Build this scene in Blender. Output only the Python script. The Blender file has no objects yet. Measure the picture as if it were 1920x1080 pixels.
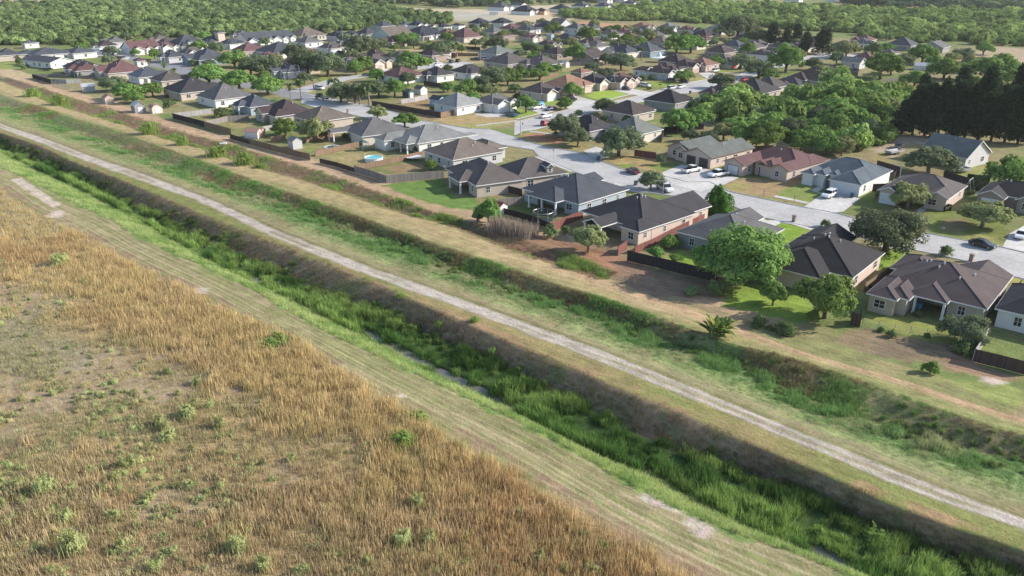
import bpy, bmesh, math, random
import numpy as np
from mathutils import Vector, Matrix, Euler

SC = bpy.context.scene
R = math.radians
# ------------------------------------------------------------------ camera
CAM_H = 50.0; FPX = 1500.0
TH = math.atan((540 + 85) / FPX)
cam_d = bpy.data.cameras.new('camera'); cam = bpy.data.objects.new('camera', cam_d)
SC.collection.objects.link(cam); SC.camera = cam
cam_d.sensor_width = 36.0; cam_d.lens = 36.0 * FPX / 1920.0
cam_d.clip_start = 0.5; cam_d.clip_end = 12000
cam.location = (0, 0, CAM_H); cam.rotation_euler = (R(90) - TH, 0, 0)
# ------------------------------------------------------------------ light
SUN_AZ, SUN_EL = 6.0, 28.0          # degrees from +X towards +Y, and above the horizon
world = bpy.data.worlds.new('World'); SC.world = world; world.use_nodes = True
wn = world.node_tree; wn.nodes.clear()
wo = wn.nodes.new('ShaderNodeOutputWorld'); wb = wn.nodes.new('ShaderNodeBackground')
sk = wn.nodes.new('ShaderNodeTexSky'); sk.sky_type = 'NISHITA'; sk.sun_disc = False
sk.sun_elevation = R(SUN_EL); sk.sun_rotation = R(90 - SUN_AZ)
sk.air_density = 1.0; sk.dust_density = 1.0; sk.ozone_density = 1.0
wb.inputs['Strength'].default_value = 0.12
wn.links.new(sk.outputs[0], wb.inputs[0]); wn.links.new(wb.outputs[0], wo.inputs[0])
sl = bpy.data.lights.new('sun', 'SUN'); sun = bpy.data.objects.new('sun', sl); SC.collection.objects.link(sun)
sl.energy = 4.0; sl.angle = R(0.6); sl.color = (1.0, 0.93, 0.83)
sd = Vector((math.cos(R(SUN_EL)) * math.cos(R(SUN_AZ)), math.cos(R(SUN_EL)) * math.sin(R(SUN_AZ)), math.sin(R(SUN_EL))))
sun.rotation_euler = sd.to_track_quat('Z', 'Y').to_euler()
SC.view_settings.view_transform = 'Standard'; SC.view_settings.look = 'None'
SC.view_settings.exposure = 0.85; SC.view_settings.gamma = 1.0
SC.cycles.max_bounces = 5; SC.cycles.transparent_max_bounces = 4; SC.cycles.diffuse_bounces = 3
SC.cycles.volume_bounces = 1

# ------------------------------------------------------------------ photo traces -> places on the ground
CR = dict(F=(0, 0, 1), P1=(0, 0, 4), P2=(480, 0, 4), P3=(960, 0, 4), P4=(1440, 0, 4), Q1=(240, 200, 4.8), Q2=(600, 180, 4.8),
          Q3=(960, 200, 4.8), Q4=(1240, 180, 4.8), Q5=(1520, 180, 4.8), Q6=(820, 300, 4.8), Q7=(1160, 330, 4.8),
          Q8=(1460, 380, 4.154), R1=(1240, 480, 2.8235), R2=(0, 100, 4), R3=(0, 300, 3), R4=(0, 720, 3), R5=(500, 400, 3),
          R6=(640, 720, 3), R7=(1280, 720, 3), R8=(300, 500, 3), S1=(0, 60, 8), S2=(220, 50, 8), S3=(440, 40, 8),
          S4=(660, 20, 8), S5=(860, 0, 8), S6=(1060, 20, 8), S7=(1260, 60, 8), S8=(860, 100, 8))
CT, ST = math.cos(TH), math.sin(TH)
def px(k, x, y): o = CR[k]; return (o[0] + x / o[2], o[1] + y / o[2])
def G(p, h=0.0):
    dx = (p[0] - 960) / FPX; dy = -(p[1] - 540) / FPX
    d = (dx, CT + dy * ST, -ST + dy * CT); t = (CAM_H - h) / -d[2]
    return Vector((d[0] * t, d[1] * t, h))
def PJ(w):
    z = w[1] * CT - (w[2] - CAM_H) * ST; u = w[1] * ST + (w[2] - CAM_H) * CT
    return (960 + FPX * w[0] / z, 540 - FPX * u / z)
def g(k, x, y, h=0.0): return G(px(k, x, y), h)
def pscale(ypx): return CT * (ypx + 85) / CAM_H      # pixels of the photo per metre at that row
def gpoly(k, pts): return [g(k, x, y) for x, y in pts]
E1 = np.array([-0.7528, 0.6583]); E1 /= np.linalg.norm(E1); E2 = np.array([-E1[1] * -1, E1[0] * -1]); E2 = np.array([0.6583, 0.7528]); E2 /= np.linalg.norm(E2)

# ------------------------------------------------------------------ helpers
def new_mesh(name, verts, faces, mats=(), fmat=None, smooth=False):
    m = bpy.data.meshes.new(name); m.from_pydata([tuple(v) for v in verts], [], faces)
    for x in mats: m.materials.append(x)
    if fmat is not None: m.polygons.foreach_set('material_index', fmat)
    if smooth: m.polygons.foreach_set('use_smooth', [True] * len(m.polygons))
    m.update(); return m
def np_mesh(name, v, quads, mats=(), fmat=None, smooth=False):
    m = bpy.data.meshes.new(name); n = len(v); q = len(quads)
    m.vertices.add(n); m.vertices.foreach_set('co', np.asarray(v, dtype=np.float32).ravel())
    m.loops.add(q * 4); m.polygons.add(q)
    m.loops.foreach_set('vertex_index', np.asarray(quads, dtype=np.int32).ravel())
    m.polygons.foreach_set('loop_start', np.arange(0, q * 4, 4, dtype=np.int32))
    for x in mats: m.materials.append(x)
    if fmat is not None: m.polygons.foreach_set('material_index', np.asarray(fmat, dtype=np.int32))
    if smooth: m.polygons.foreach_set('use_smooth', np.ones(q, dtype=bool))
    m.update(calc_edges=True); m.validate(); return m
def link(o): SC.collection.objects.link(o); return o
def obj(name, mesh, parent=None, loc=None, rz=None, label=None, cat=None, group=None, kind=None):
    o = bpy.data.objects.new(name, mesh); link(o)
    if parent: o.parent = parent
    if loc is not None: o.location = loc
    if rz is not None: o.rotation_euler = (0, 0, rz)
    if label: o['label'] = label
    if cat: o['category'] = cat
    if group: o['group'] = group
    if kind: o['kind'] = kind
    return o
def thing(name, label, cat, loc=(0, 0, 0), rz=0.0, group=None): return obj(name, None, None, loc, rz, label, cat, group)
def struct(name, mesh, loc=None): return obj(name, mesh, None, loc, kind='structure')
def copy_thing(t, loc, rz, label, group=None, scale=None):
    r = t.copy(); link(r); r.location = loc; r.rotation_euler = (0, 0, rz); r['label'] = label
    if group: r['group'] = group
    if scale is not None: r.scale = scale
    for c in t.children:
        d = c.copy(); link(d); d.parent = r
        for s in c.children: e = s.copy(); link(e); e.parent = d
    return r
class MB:
    def __init__(s): s.v = []; s.f = []; s.m = []
    def quad(s, pts, m=0):
        i = len(s.v); s.v += [tuple(p) for p in pts]; s.f.append(tuple(range(i, i + len(pts)))); s.m.append(m)
    def box(s, x0, x1, y0, y1, z0, z1, m=0, M=None):
        c = [(x0, y0, z0), (x1, y0, z0), (x1, y1, z0), (x0, y1, z0), (x0, y0, z1), (x1, y0, z1), (x1, y1, z1), (x0, y1, z1)]
        if M is not None: c = [tuple(M @ Vector(p)) for p in c]
        i = len(s.v); s.v += c
        for f in ((0, 3, 2, 1), (4, 5, 6, 7), (0, 1, 5, 4), (1, 2, 6, 5), (2, 3, 7, 6), (3, 0, 4, 7)):
            s.f.append(tuple(i + a for a in f)); s.m.append(m)
    def tube(s, p0, p1, r0, r1, n=8, m=0, cap=True):
        p0 = Vector(p0); p1 = Vector(p1); d = (p1 - p0).normalized(); a = d.orthogonal().normalized(); b = d.cross(a)
        i = len(s.v)
        for p, r in ((p0, r0), (p1, r1)):
            for k in range(n):
                t = 2 * math.pi * k / n; s.v.append(tuple(p + a * math.cos(t) * r + b * math.sin(t) * r))
        for k in range(n): s.f.append((i + k, i + (k + 1) % n, i + n + (k + 1) % n, i + n + k)); s.m.append(m)
        if cap: s.f.append(tuple(i + n + k for k in range(n))); s.m.append(m); s.f.append(tuple(i + n - 1 - k for k in range(n))); s.m.append(m)
    def lathe(s, prof, cx=0, cy=0, n=16, m=0):
        i = len(s.v)
        for r, z in prof:
            for k in range(n): t = 2 * math.pi * k / n; s.v.append((cx + r * math.cos(t), cy + r * math.sin(t), z))
        for j in range(len(prof) - 1):
            for k in range(n): a = i + j * n; s.f.append((a + k, a + (k + 1) % n, a + n + (k + 1) % n, a + n + k)); s.m.append(m)
    def mesh(s, name, mats, smooth=False): return new_mesh(name, s.v, s.f, mats, s.m, smooth)

# value noise for numpy
def _h(ix, iy, s):
    n = (ix * 374761393 + iy * 668265263 + s * 69069) & 0x7fffffff
    n = (n ^ (n >> 13)) * 1274126177 & 0x7fffffff
    return ((n ^ (n >> 16)) & 0xffff) / 65535.0
def vn(x, y, sc, seed=0):
    x = np.asarray(x, dtype=np.float64) / sc; y = np.asarray(y, dtype=np.float64) / sc
    ix = np.floor(x).astype(np.int64); iy = np.floor(y).astype(np.int64); fx = x - ix; fy = y - iy
    fx = fx * fx * (3 - 2 * fx); fy = fy * fy * (3 - 2 * fy)
    a = _h(ix, iy, seed); b = _h(ix + 1, iy, seed); c = _h(ix, iy + 1, seed); d = _h(ix + 1, iy + 1, seed)
    return (a * (1 - fx) + b * fx) * (1 - fy) + (c * (1 - fx) + d * fx) * fy
def fbm(x, y, sc, seed=0, o=4):
    t = 0; w = 0; am = 1.0
    for k in range(o): t = t + am * vn(x, y, sc / 2 ** k, seed + 17 * k); w += am; am *= 0.55
    return t / w
def inpoly(X, Y, P):
    ins = np.zeros(np.shape(X), dtype=bool); n = len(P)
    for i in range(n):
        x0, y0 = P[i][0], P[i][1]; x1, y1 = P[(i + 1) % n][0], P[(i + 1) % n][1]
        if y0 == y1: continue
        c = ((y0 > Y) != (y1 > Y)) & (X < (x1 - x0) * (Y - y0) / (y1 - y0) + x0); ins ^= c
    return ins
def sstep(a, b, x): t = np.clip((x - a) / (b - a), 0, 1); return t * t * (3 - 2 * t)

# ------------------------------------------------------------------ materials
MATS = {}
def nmat(name):
    m = bpy.data.materials.new(name); m.use_nodes = True; t = m.node_tree; t.nodes.clear()
    o = t.nodes.new('ShaderNodeOutputMaterial'); return m, t, o
def N(t, ty, **kw):
    n = t.nodes.new(ty)
    for k, v in kw.items():
        if k.startswith('_'): setattr(n, k[1:], v)
        else: n.inputs[k.replace('_', ' ')].default_value = v
    return n
def plain(name, col, rough=0.8, var=0.15, scale=0.6, metal=0.0, spec=0.3, detail_scale=6.0, coat=0.0, streak=None):
    """a base colour with two scales of irregular mottling"""
    key = ('p', name)
    if key in MATS: return MATS[key]
    m, t, o = nmat(name)
    b = N(t, 'ShaderNodeBsdfPrincipled', Roughness=rough, Metallic=metal); b.inputs['Specular IOR Level'].default_value = spec
    b.inputs['Coat Weight'].default_value = coat
    tc = N(t, 'ShaderNodeTexCoord'); mp = N(t, 'ShaderNodeMapping')
    t.links.new(tc.outputs['Object'], mp.inputs[0])
    if streak: mp.inputs['Scale'].default_value = streak
    n1 = N(t, 'ShaderNodeTexNoise', Scale=scale, Detail=3.0, Roughness=0.6); n2 = N(t, 'ShaderNodeTexNoise', Scale=detail_scale, Detail=2.0)
    t.links.new(mp.outputs[0], n1.inputs[0]); t.links.new(mp.outputs[0], n2.inputs[0])
    ad = N(t, 'ShaderNodeMath', _operation='ADD'); t.links.new(n1.outputs[0], ad.inputs[0]); t.links.new(n2.outputs[0], ad.inputs[1])
    mr = N(t, 'ShaderNodeMapRange'); mr.inputs['From Min'].default_value = 0.6; mr.inputs['From Max'].default_value = 1.4
    mr.inputs['To Min'].default_value = 1 - var; mr.inputs['To Max'].default_value = 1 + var
    t.links.new(ad.outputs[0], mr.inputs[0])
    vm = N(t, 'ShaderNodeVectorMath', _operation='SCALE'); vm.inputs[0].default_value = col[:3]
    t.links.new(mr.outputs[0], vm.inputs['Scale']); t.links.new(vm.outputs[0], b.inputs['Base Color']); t.links.new(b.outputs[0], o.inputs[0])
    MATS[key] = m; return m
def shingle(name, col, var=0.42):
    key = ('s', name)
    if key in MATS: return MATS[key]
    m, t, o = nmat('shingles_' + name)
    b = N(t, 'ShaderNodeBsdfPrincipled', Roughness=0.9); b.inputs['Specular IOR Level'].default_value = 0.25
    tc = N(t, 'ShaderNodeTexCoord')
    n1 = N(t, 'ShaderNodeTexNoise', Scale=0.35, Detail=3.0); n2 = N(t, 'ShaderNodeTexNoise', Scale=5.0, Detail=3.0)
    wv = N(t, 'ShaderNodeTexWave', Scale=2.2, Distortion=0.6, _bands_direction='Z', _wave_profile='SAW')
    for n in (n1, n2, wv): t.links.new(tc.outputs['Object'], n.inputs[0])
    a = N(t, 'ShaderNodeMath', _operation='ADD'); t.links.new(n1.outputs[0], a.inputs[0]); t.links.new(n2.outputs[0], a.inputs[1])
    w2 = N(t, 'ShaderNodeMath', _operation='MULTIPLY'); w2.inputs[1].default_value = 0.25; t.links.new(wv.outputs[1], w2.inputs[0])
    a2 = N(t, 'ShaderNodeMath', _operation='ADD'); t.links.new(a.outputs[0], a2.inputs[0]); t.links.new(w2.outputs[0], a2.inputs[1])
    oi = N(t, 'ShaderNodeObjectInfo'); w3 = N(t, 'ShaderNodeMath', _operation='MULTIPLY'); w3.inputs[1].default_value = 0.35
    t.links.new(oi.outputs['Random'], w3.inputs[0]); a3 = N(t, 'ShaderNodeMath', _operation='ADD'); t.links.new(a2.outputs[0], a3.inputs[0]); t.links.new(w3.outputs[0], a3.inputs[1])
    mr = N(t, 'ShaderNodeMapRange'); mr.inputs['From Min'].default_value = 0.75; mr.inputs['From Max'].default_value = 1.75
    mr.inputs['To Min'].default_value = 1 - var; mr.inputs['To Max'].default_value = 1 + var
    t.links.new(a3.outputs[0], mr.inputs[0]); vm = N(t, 'ShaderNodeVectorMath', _operation='SCALE'); vm.inputs[0].default_value = col[:3]
    t.links.new(mr.outputs[0], vm.inputs['Scale']); t.links.new(vm.outputs[0], b.inputs['Base Color']); t.links.new(b.outputs[0], o.inputs[0])
    MATS[key] = m; return m
def attr_ground():
    m, t, o = nmat('ground_cover')
    b = N(t, 'ShaderNodeBsdfPrincipled', Roughness=0.95); b.inputs['Specular IOR Level'].default_value = 0.1
    at = N(t, 'ShaderNodeAttribute', _attribute_name='Col'); tc = N(t, 'ShaderNodeTexCoord'); geo = N(t, 'ShaderNodeNewGeometry')
    mp = N(t, 'ShaderNodeMapping'); mp.inputs['Rotation'].default_value = (0, 0, R(-138.9)); t.links.new(geo.outputs['Position'], mp.inputs[0])
    mp2 = N(t, 'ShaderNodeMapping'); mp2.inputs['Scale'].default_value = (0.22, 1.0, 1.0); t.links.new(mp.outputs[0], mp2.inputs[0])
    n1 = N(t, 'ShaderNodeTexNoise', Scale=2.6, Detail=4.0, Roughness=0.75); n2 = N(t, 'ShaderNodeTexNoise', Scale=0.35, Detail=4.0, Roughness=0.6); n3 = N(t, 'ShaderNodeTexNoise', Scale=1.6, Detail=3.0, Roughness=0.6)
    t.links.new(mp.outputs[0], n1.inputs[0]); t.links.new(mp.outputs[0], n2.inputs[0]); t.links.new(mp2.outputs[0], n3.inputs[0])
    a = N(t, 'ShaderNodeMath', _operation='ADD'); t.links.new(n1.outputs[0], a.inputs[0]); t.links.new(n2.outputs[0], a.inputs[1])
    a2 = N(t, 'ShaderNodeMath', _operation='ADD'); t.links.new(a.outputs[0], a2.inputs[0]); t.links.new(n3.outputs[0], a2.inputs[1])
    mr = N(t, 'ShaderNodeMapRange'); mr.inputs['From Min'].default_value = 1.05; mr.inputs['From Max'].default_value = 1.95
    mr.inputs['To Min'].default_value = 0.55; mr.inputs['To Max'].default_value = 1.45; t.links.new(a2.outputs[0], mr.inputs[0])
    vm = N(t, 'ShaderNodeVectorMath', _operation='SCALE'); t.links.new(at.outputs['Color'], vm.inputs[0]); t.links.new(mr.outputs[0], vm.inputs['Scale'])
    # small shift of hue between greener and drier
    n4 = N(t, 'ShaderNodeTexNoise', Scale=0.9, Detail=3.0); t.links.new(mp.outputs[0], n4.inputs[0])
    mr2 = N(t, 'ShaderNodeMapRange'); mr2.inputs['From Min'].default_value = 0.35; mr2.inputs['From Max'].default_value = 0.65; t.links.new(n4.outputs[0], mr2.inputs[0])
    mx = N(t, 'ShaderNodeMix', _data_type='RGBA'); mx.inputs[6].default_value = (0.96, 1.03, 0.93, 1); mx.inputs[7].default_value = (1.05, 0.98, 1.03, 1); t.links.new(mr2.outputs[0], mx.inputs[0])
    ml = N(t, 'ShaderNodeVectorMath', _operation='MULTIPLY'); t.links.new(vm.outputs[0], ml.inputs[0]); t.links.new(mx.outputs[2], ml.inputs[1])
    t.links.new(ml.outputs[0], b.inputs['Base Color'])
    bp = N(t, 'ShaderNodeBump', Strength=0.6, Distance=0.25); t.links.new(n1.outputs[0], bp.inputs['Height']); t.links.new(bp.outputs[0], b.inputs['Normal'])
    t.links.new(b.outputs[0], o.inputs[0]); return m
def leaf(name, col, trans=0.3, var=0.35, inst=False):
    key = ('l', name)
    if key in MATS: return MATS[key]
    m, t, o = nmat('leaves_' + name)
    d = N(t, 'ShaderNodeBsdfDiffuse'); tr = N(t, 'ShaderNodeBsdfTranslucent'); mx = N(t, 'ShaderNodeMixShader'); mx.inputs[0].default_value = trans
    oi = N(t, 'ShaderNodeObjectInfo'); gn = N(t, 'ShaderNodeNewGeometry')
    a = N(t, 'ShaderNodeMath', _operation='ADD'); t.links.new(gn.outputs['Random Per Island'], a.inputs[0]); t.links.new(oi.outputs['Random'], a.inputs[1])
    mr = N(t, 'ShaderNodeMapRange'); mr.inputs['From Max'].default_value = 2.0; mr.inputs['To Min'].default_value = 1 - var; mr.inputs['To Max'].default_value = 1 + var
    t.links.new(a.outputs[0], mr.inputs[0]); vm = N(t, 'ShaderNodeVectorMath', _operation='SCALE'); t.links.new(mr.outputs[0], vm.inputs['Scale'])
    if inst:
        at = N(t, 'ShaderNodeAttribute', _attribute_name='tint', _attribute_type='INSTANCER'); t.links.new(at.outputs['Color'], vm.inputs[0])
    else:
        hs = N(t, 'ShaderNodeHueSaturation', Color=(*col[:3], 1)); m2 = N(t, 'ShaderNodeMapRange'); m2.inputs['To Min'].default_value = 0.485; m2.inputs['To Max'].default_value = 0.515
        t.links.new(oi.outputs['Random'], m2.inputs[0]); t.links.new(m2.outputs[0], hs.inputs['Hue']); t.links.new(hs.outputs[0], vm.inputs[0])
    t.links.new(vm.outputs[0], d.inputs[0]); t.links.new(vm.outputs[0], tr.inputs[0])
    t.links.new(d.outputs[0], mx.inputs[1]); t.links.new(tr.outputs[0], mx.inputs[2]); t.links.new(mx.outputs[0], o.inputs[0])
    MATS[key] = m; return m
def glass(name='window_glass', col=(0.02, 0.025, 0.03)):
    key = ('g', name)
    if key in MATS: return MATS[key]
    m, t, o = nmat(name); b = N(t, 'ShaderNodeBsdfPrincipled', Roughness=0.08); b.inputs['Base Color'].default_value = (*col, 1); b.inputs['Specular IOR Level'].default_value = 0.6
    t.links.new(b.outputs[0], o.inputs[0]); MATS[key] = m; return m
# ------------------------------------------------------------------ the ground: one sheet lofted through the lines of the canal and its banks
def trace(pts, h):
    P = [G(p, h) for p in pts]; return sorted([(float(np.dot(E1, (p.x, p.y))), float(np.dot(E2, (p.x, p.y)))) for p in P])
def fx(k, pts): return [px(k, x, y) for x, y in pts]
PATH_NEAR = fx('R2', [(0, 572), (300, 685), (560, 790), (850, 895), (1200, 1020), (1450, 1105)]) + fx('R5', [(0, 130), (500, 335), (1000, 515), (1400, 665), (1900, 860)]) + fx('R7', [(400, 245), (800, 410), (1200, 590), (1500, 700), (1900, 830)])
PATH_FAR = fx('R2', [(0, 520), (300, 620), (560, 718), (850, 820), (1200, 940), (1450, 1040)]) + fx('R5', [(0, 60), (500, 262), (1000, 440), (1400, 585), (1900, 770)]) + fx('R7', [(400, 150), (800, 325), (1200, 470), (1500, 590), (1900, 745)])
B_DEF = [
 ('F0', 0, 0, [(0, 352), (43, 390), (133, 430), (213, 477), (353, 547), (433, 590), (533, 625), (593, 668), (690, 730), (783, 785), (857, 830), (923, 868), (1023, 927), (1123, 987), (1273, 1070)]),
 ('M1', 0, 0, [(0, 313), (37, 330), (110, 367), (200, 410), (277, 453), (377, 497), (487, 550), (533, 580), (617, 627), (733, 680), (833, 727), (940, 777), (1023, 817), (1107, 867), (1207, 927), (1280, 963), (1347, 993), (1430, 1020), (1513, 1043), (1590, 1076)]),
 ('W1', -3.0, -3.0, [(0, 283), (150, 350), (300, 432), (400, 487), (480, 533), (550, 563), (700, 637), (800, 695), (950, 765), (1090, 838), (1210, 885), (1300, 928), (1400, 985), (1550, 1055)]),
 ('W2', -2.7, None, 1.9),
 ('FT', -2.4, -1.2, [(0, 262), (60, 288), (125, 320), (212, 362), (283, 393), (367, 430), (467, 477), (567, 517), (633, 545), (700, 570), (800, 610), (900, 657), (1000, 705), (1100, 748), (1280, 835), (1413, 872), (1547, 930), (1647, 970), (1780, 1015), (1863, 1043)]),
 ('BT', 0, 0, [(0, 249), (75, 272), (140, 304), (217, 332), (275, 357), (367, 397), (433, 420), (500, 448), (600, 488), (700, 528), (800, 573), (900, 615), (967, 647), (1067, 683), (1140, 720), (1280, 772), (1380, 818), (1480, 863), (1580, 903), (1680, 950), (1780, 987), (1913, 1040)]),
 ('PN', 0.1, 0, PATH_NEAR), ('PF', 0.1, 0, PATH_FAR),
 ('S7', -1.3, -1.3, [(240, 283), (344, 322), (448, 362), (552, 393), (636, 421), (700, 442), (800, 480), (900, 520), (1067, 573), (1110, 585), (1240, 640), (1382, 675), (1488, 732), (1630, 785), (1736, 822), (1913, 860), (0, 200), (100, 232), (200, 268)]),
 ('S8', 0.15, 0.15, [(0, 177), (100, 210), (200, 240), (300, 275), (400, 312), (490, 345), (636, 395), (713, 422), (863, 475), (960, 507), (1067, 543), (1240, 598), (1346, 641), (1488, 676), (1630, 722), (1771, 772), (1913, 818)]),
 ('S9', 0.2, 0.2, [(0, 152), (50, 172), (100, 195), (140, 207), (225, 232), (275, 250), (375, 277), (427, 296), (500, 320), (552, 333), (640, 360), (746, 397), (853, 425), (960, 470), (1300, 585), (1523, 668), (1736, 728), (1913, 785)]),
 ('SA', -1.0, None, 2.2),
 ('SB', 0.05, 0, [(0, 139), (75, 163), (140, 185), (200, 200), (250, 217), (325, 242), (425, 268), (511, 294), (594, 319), (652, 338), (704, 357), (767, 380), (808, 396), (900, 420), (1000, 455), (1300, 565), (1523, 640), (1736, 695), (1913, 750)]),
]
OFF_A = np.arange(-320, 2600, 2.0)
def band_curve(T):
    a = np.array([t[0] for t in T]); b = np.array([t[1] for t in T]); return a, b
pa, pb = band_curve(trace(PATH_NEAR, 0))
fit = np.polyfit(pa, pb, 1)
def base_b(a):
    return np.where(a < pa[0], pb[0] + (a - pa[0]) * 0.02, np.where(a > pa[-1], pb[-1] + (a - pa[-1]) * 0.05, np.interp(a, pa, pb)))
CURV = []; prev = None
for nm, z, h, T in B_DEF:
    if h is None: off = CURV[-1] + T
    else:
        a, b = band_curve(trace(T, h)); off = np.interp(OFF_A, a, b - base_b(a))
        k = np.array([1, 2, 3, 2, 1]) / 9.0; off = np.convolve(np.pad(off, 2, 'edge'), k, 'valid')
    if prev is not None: off = np.maximum(off, prev + 0.6)
    CURV.append(off); prev = off
BN = [d[0] for d in B_DEF]
def bnd(name, a): return base_b(np.asarray(a, dtype=float)) + np.interp(a, OFF_A, CURV[BN.index(name)])
def AB(a, b): return (a * E1[0] + b * E2[0], a * E1[1] + b * E2[1])
def toAB(x, y): return (x * E1[0] + y * E1[1], x * E2[0] + y * E2[1])
# rows across the canal: t < 0 field side, 0..K-1 between bands, then the neighbourhood
KB = len(B_DEF)
subd = dict(F0=30, M1=8, W1=5, W2=8, FT=8, BT=6, PN=12, PF=22, S7=9, S8=9, S9=4, SA=4)
rows = [('f', -d) for d in [420, 300, 220, 170, 140] + list(np.arange(120, 0, -1.0))]
for i in range(KB - 1):
    n = subd[B_DEF[i][0]]; rows += [('b', i, k / n) for k in range(n)]
rows += [('n', d) for d in list(np.arange(0, 150, 0.9)) + list(np.arange(150, 330, 2.5)) + list(np.arange(330, 700, 10)) + list(np.arange(700, 2300, 90))]
av = np.concatenate([[-1400, -900, -600, -400, -300, -220, -160, -120], np.arange(-90, 330, 0.9), np.arange(330, 620, 3.0), np.arange(620, 1300, 12), np.arange(1300, 2300, 100)])
avc = np.clip(av, -310, 2500)
cb = [bnd(n, avc) for n in BN]
zb = []
for i, d in enumerate(B_DEF):
    z = np.full(len(av), float(d[1]))
    if d[0] == 'SA': z = -1.0 * sstep(20, 120, av) + 0.15
    if d[0] == 'S7': z = z + 0.35 * (vn(av, av * 0, 25, 5) - 0.5)
    zb.append(z)
BV = []; ZV = []; TV = []
for r in rows:
    if r[0] == 'f': BV.append(cb[0] + r[1]); ZV.append(np.zeros(len(av))); TV.append(np.full(len(av), r[1] * 0.01 - 0.001))
    elif r[0] == 'b':
        i, f = r[1], r[2]; fs = f * f * (3 - 2 * f) * 0.55 + f * 0.45
        BV.append(cb[i] * (1 - f) + cb[i + 1] * f)
        z = zb[i] * (1 - fs) + zb[i + 1] * fs
        if B_DEF[i][0] == 'W1': z = z - 0.75 * math.sin(math.pi * f)
        ZV.append(z); TV.append(np.full(len(av), i + f))
    else: BV.append(cb[-1] + r[1]); ZV.append(np.full(len(av), 0.02)); TV.append(np.full(len(av), 20 + r[1] * 0.01))
BV = np.array(BV); ZV = np.array(ZV); TV = np.array(TV); AV = np.broadcast_to(av, BV.shape)
X = AV * E1[0] + BV * E2[0]; Y = AV * E1[1] + BV * E2[1]
rough = (fbm(X, Y, 3.0, 3) - 0.5)
near = (np.abs(AV) < 400)
amp = np.where(TV < 0, 0.35, np.where((TV > 3) & (TV < 5), 0.5, np.where((TV > 7) & (TV < 9), 0.55, np.where((TV > 10) & (TV < 12), 0.35, np.where((TV > 1) & (TV < 2), 0.3, 0.0)))))
amp = amp * np.where(TV < 20, sstep(0, 0.25, np.abs(TV - np.round(TV))), 0) ; amp = np.where(TV < 0, 0.3, amp)
Z = ZV + rough * amp * near
Z = np.where(TV >= 20, 0.0, Z)
# colours of the ground cover
C = np.zeros(X.shape + (3,))
def setc(mask, col): C[mask] = col
def mixc(w, col):
    w = np.clip(w, 0, 1)[..., None]; C[:] = C * (1 - w) + np.array(col) * w
n8 = fbm(X, Y, 9.0, 11); n20 = fbm(X, Y, 24.0, 23); n3 = fbm(X, Y, 3.0, 31, 3); n50 = fbm(X, Y, 60.0, 41)
sa = AV * 0.12; stz = fbm(sa, BV, 1.2, 51, 3); st2 = fbm(AV * 0.05, BV, 0.8, 61, 2)
Tj = TV + (n3 - 0.5) * 0.35 * ((TV > 0) & (TV < 12))
fld = TV < 0
C[:] = (0.20, 0.185, 0.09)
mixc(fld * 1.0, (0.36, 0.26, 0.14)); mixc(fld * sstep(0.5, 0.62, n20), (0.27, 0.235, 0.145)); mixc(fld * sstep(0.58, 0.68, fbm(X, Y, 8.0, 111)) * 0.5, (0.3, 0.245, 0.19))
mow = (TV >= 0) & (TV < 1.0)
mixc(mow * 1.0, (0.25, 0.225, 0.115)); mixc(mow * sstep(0.45, 0.6, stz) * 0.75, (0.33, 0.28, 0.165)); mixc(mow * sstep(0.5, 0.62, st2) * 0.6, (0.2, 0.215, 0.08))
mixc(((TV >= 0) & (TV < 0.32)) * sstep(0.35, 0.6, n3 * 0.6 + n8 * 0.4), (0.25, 0.18, 0.115))
for c_, w_, k_ in ((0.2, .02, .5), (0.34, 0.022, .95), (0.43, .015, .5), (0.53, 0.024, .95), (0.66, .018, .6), (0.8, .02, .5), (0.97, 0.03, .9)):
    mixc(mow * np.exp(-((TV + 0.03 * (n20 - .5) - c_) / w_) ** 2) * k_ * .7 * (0.3 + 0.9 * n8), (0.5, 0.42, 0.27))
    mixc(mow * np.exp(-((TV + 0.03 * (n20 - .5) - c_ - w_ * 2.2) / w_) ** 2) * k_ * .3, (0.17, 0.18, 0.075))
mixc(((Tj >= 0.985) & (TV < 2)) * 1.0, (0.25, 0.3, 0.1)); mixc(((Tj >= 1.0) & (TV < 2)) * sstep(0.5, 0.62, n3), (0.17, 0.23, 0.075))
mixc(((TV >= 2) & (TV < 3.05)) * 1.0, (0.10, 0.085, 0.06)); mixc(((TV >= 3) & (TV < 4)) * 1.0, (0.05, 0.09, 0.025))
bank = (Tj >= 4) & (Tj < 5.0); mixc(bank * 1.0, (0.23, 0.18, 0.12)); mixc(bank * sstep(0.5, 0.6, n8) * 0.8, (0.26, 0.19, 0.125)); mixc(bank * sstep(0.55, 0.65, n3) * 0.6, (0.1, 0.14, 0.05))
mixc(((Tj >= 4.9) & (TV < 6.1)) * 1.0, (0.27, 0.22, 0.105)); mixc(((Tj >= 4.95) & (TV < 6.1)) * sstep(0.42, 0.6, n20) * 0.75, (0.19, 0.22, 0.07)); mixc(((TV >= 4.9) & (TV < 5.6)) * sstep(0.54, 0.62, n8) * 0.8, (0.32, 0.21, 0.125))
pathm = (TV >= 6) & (TV < 7); pt = TV - 6
mixc(((TV >= 5.9) & (TV < 7.1)) * sstep(0.26, 0.42, 0.5 - np.abs(pt - 0.5) + (n3 - 0.5) * 0.14 + 0.17), (0.43, 0.38, 0.335))
mixc(pathm * np.exp(-((pt - 0.5) / 0.14) ** 2) * sstep(0.38, 0.5, fbm(AV * 0.25, BV, 7, 77, 2)) * 0.85, (0.25, 0.22, 0.12))
mixc(pathm * sstep(0.55, 0.7, n3) * 0.15, (0.33, 0.29, 0.26))
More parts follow.
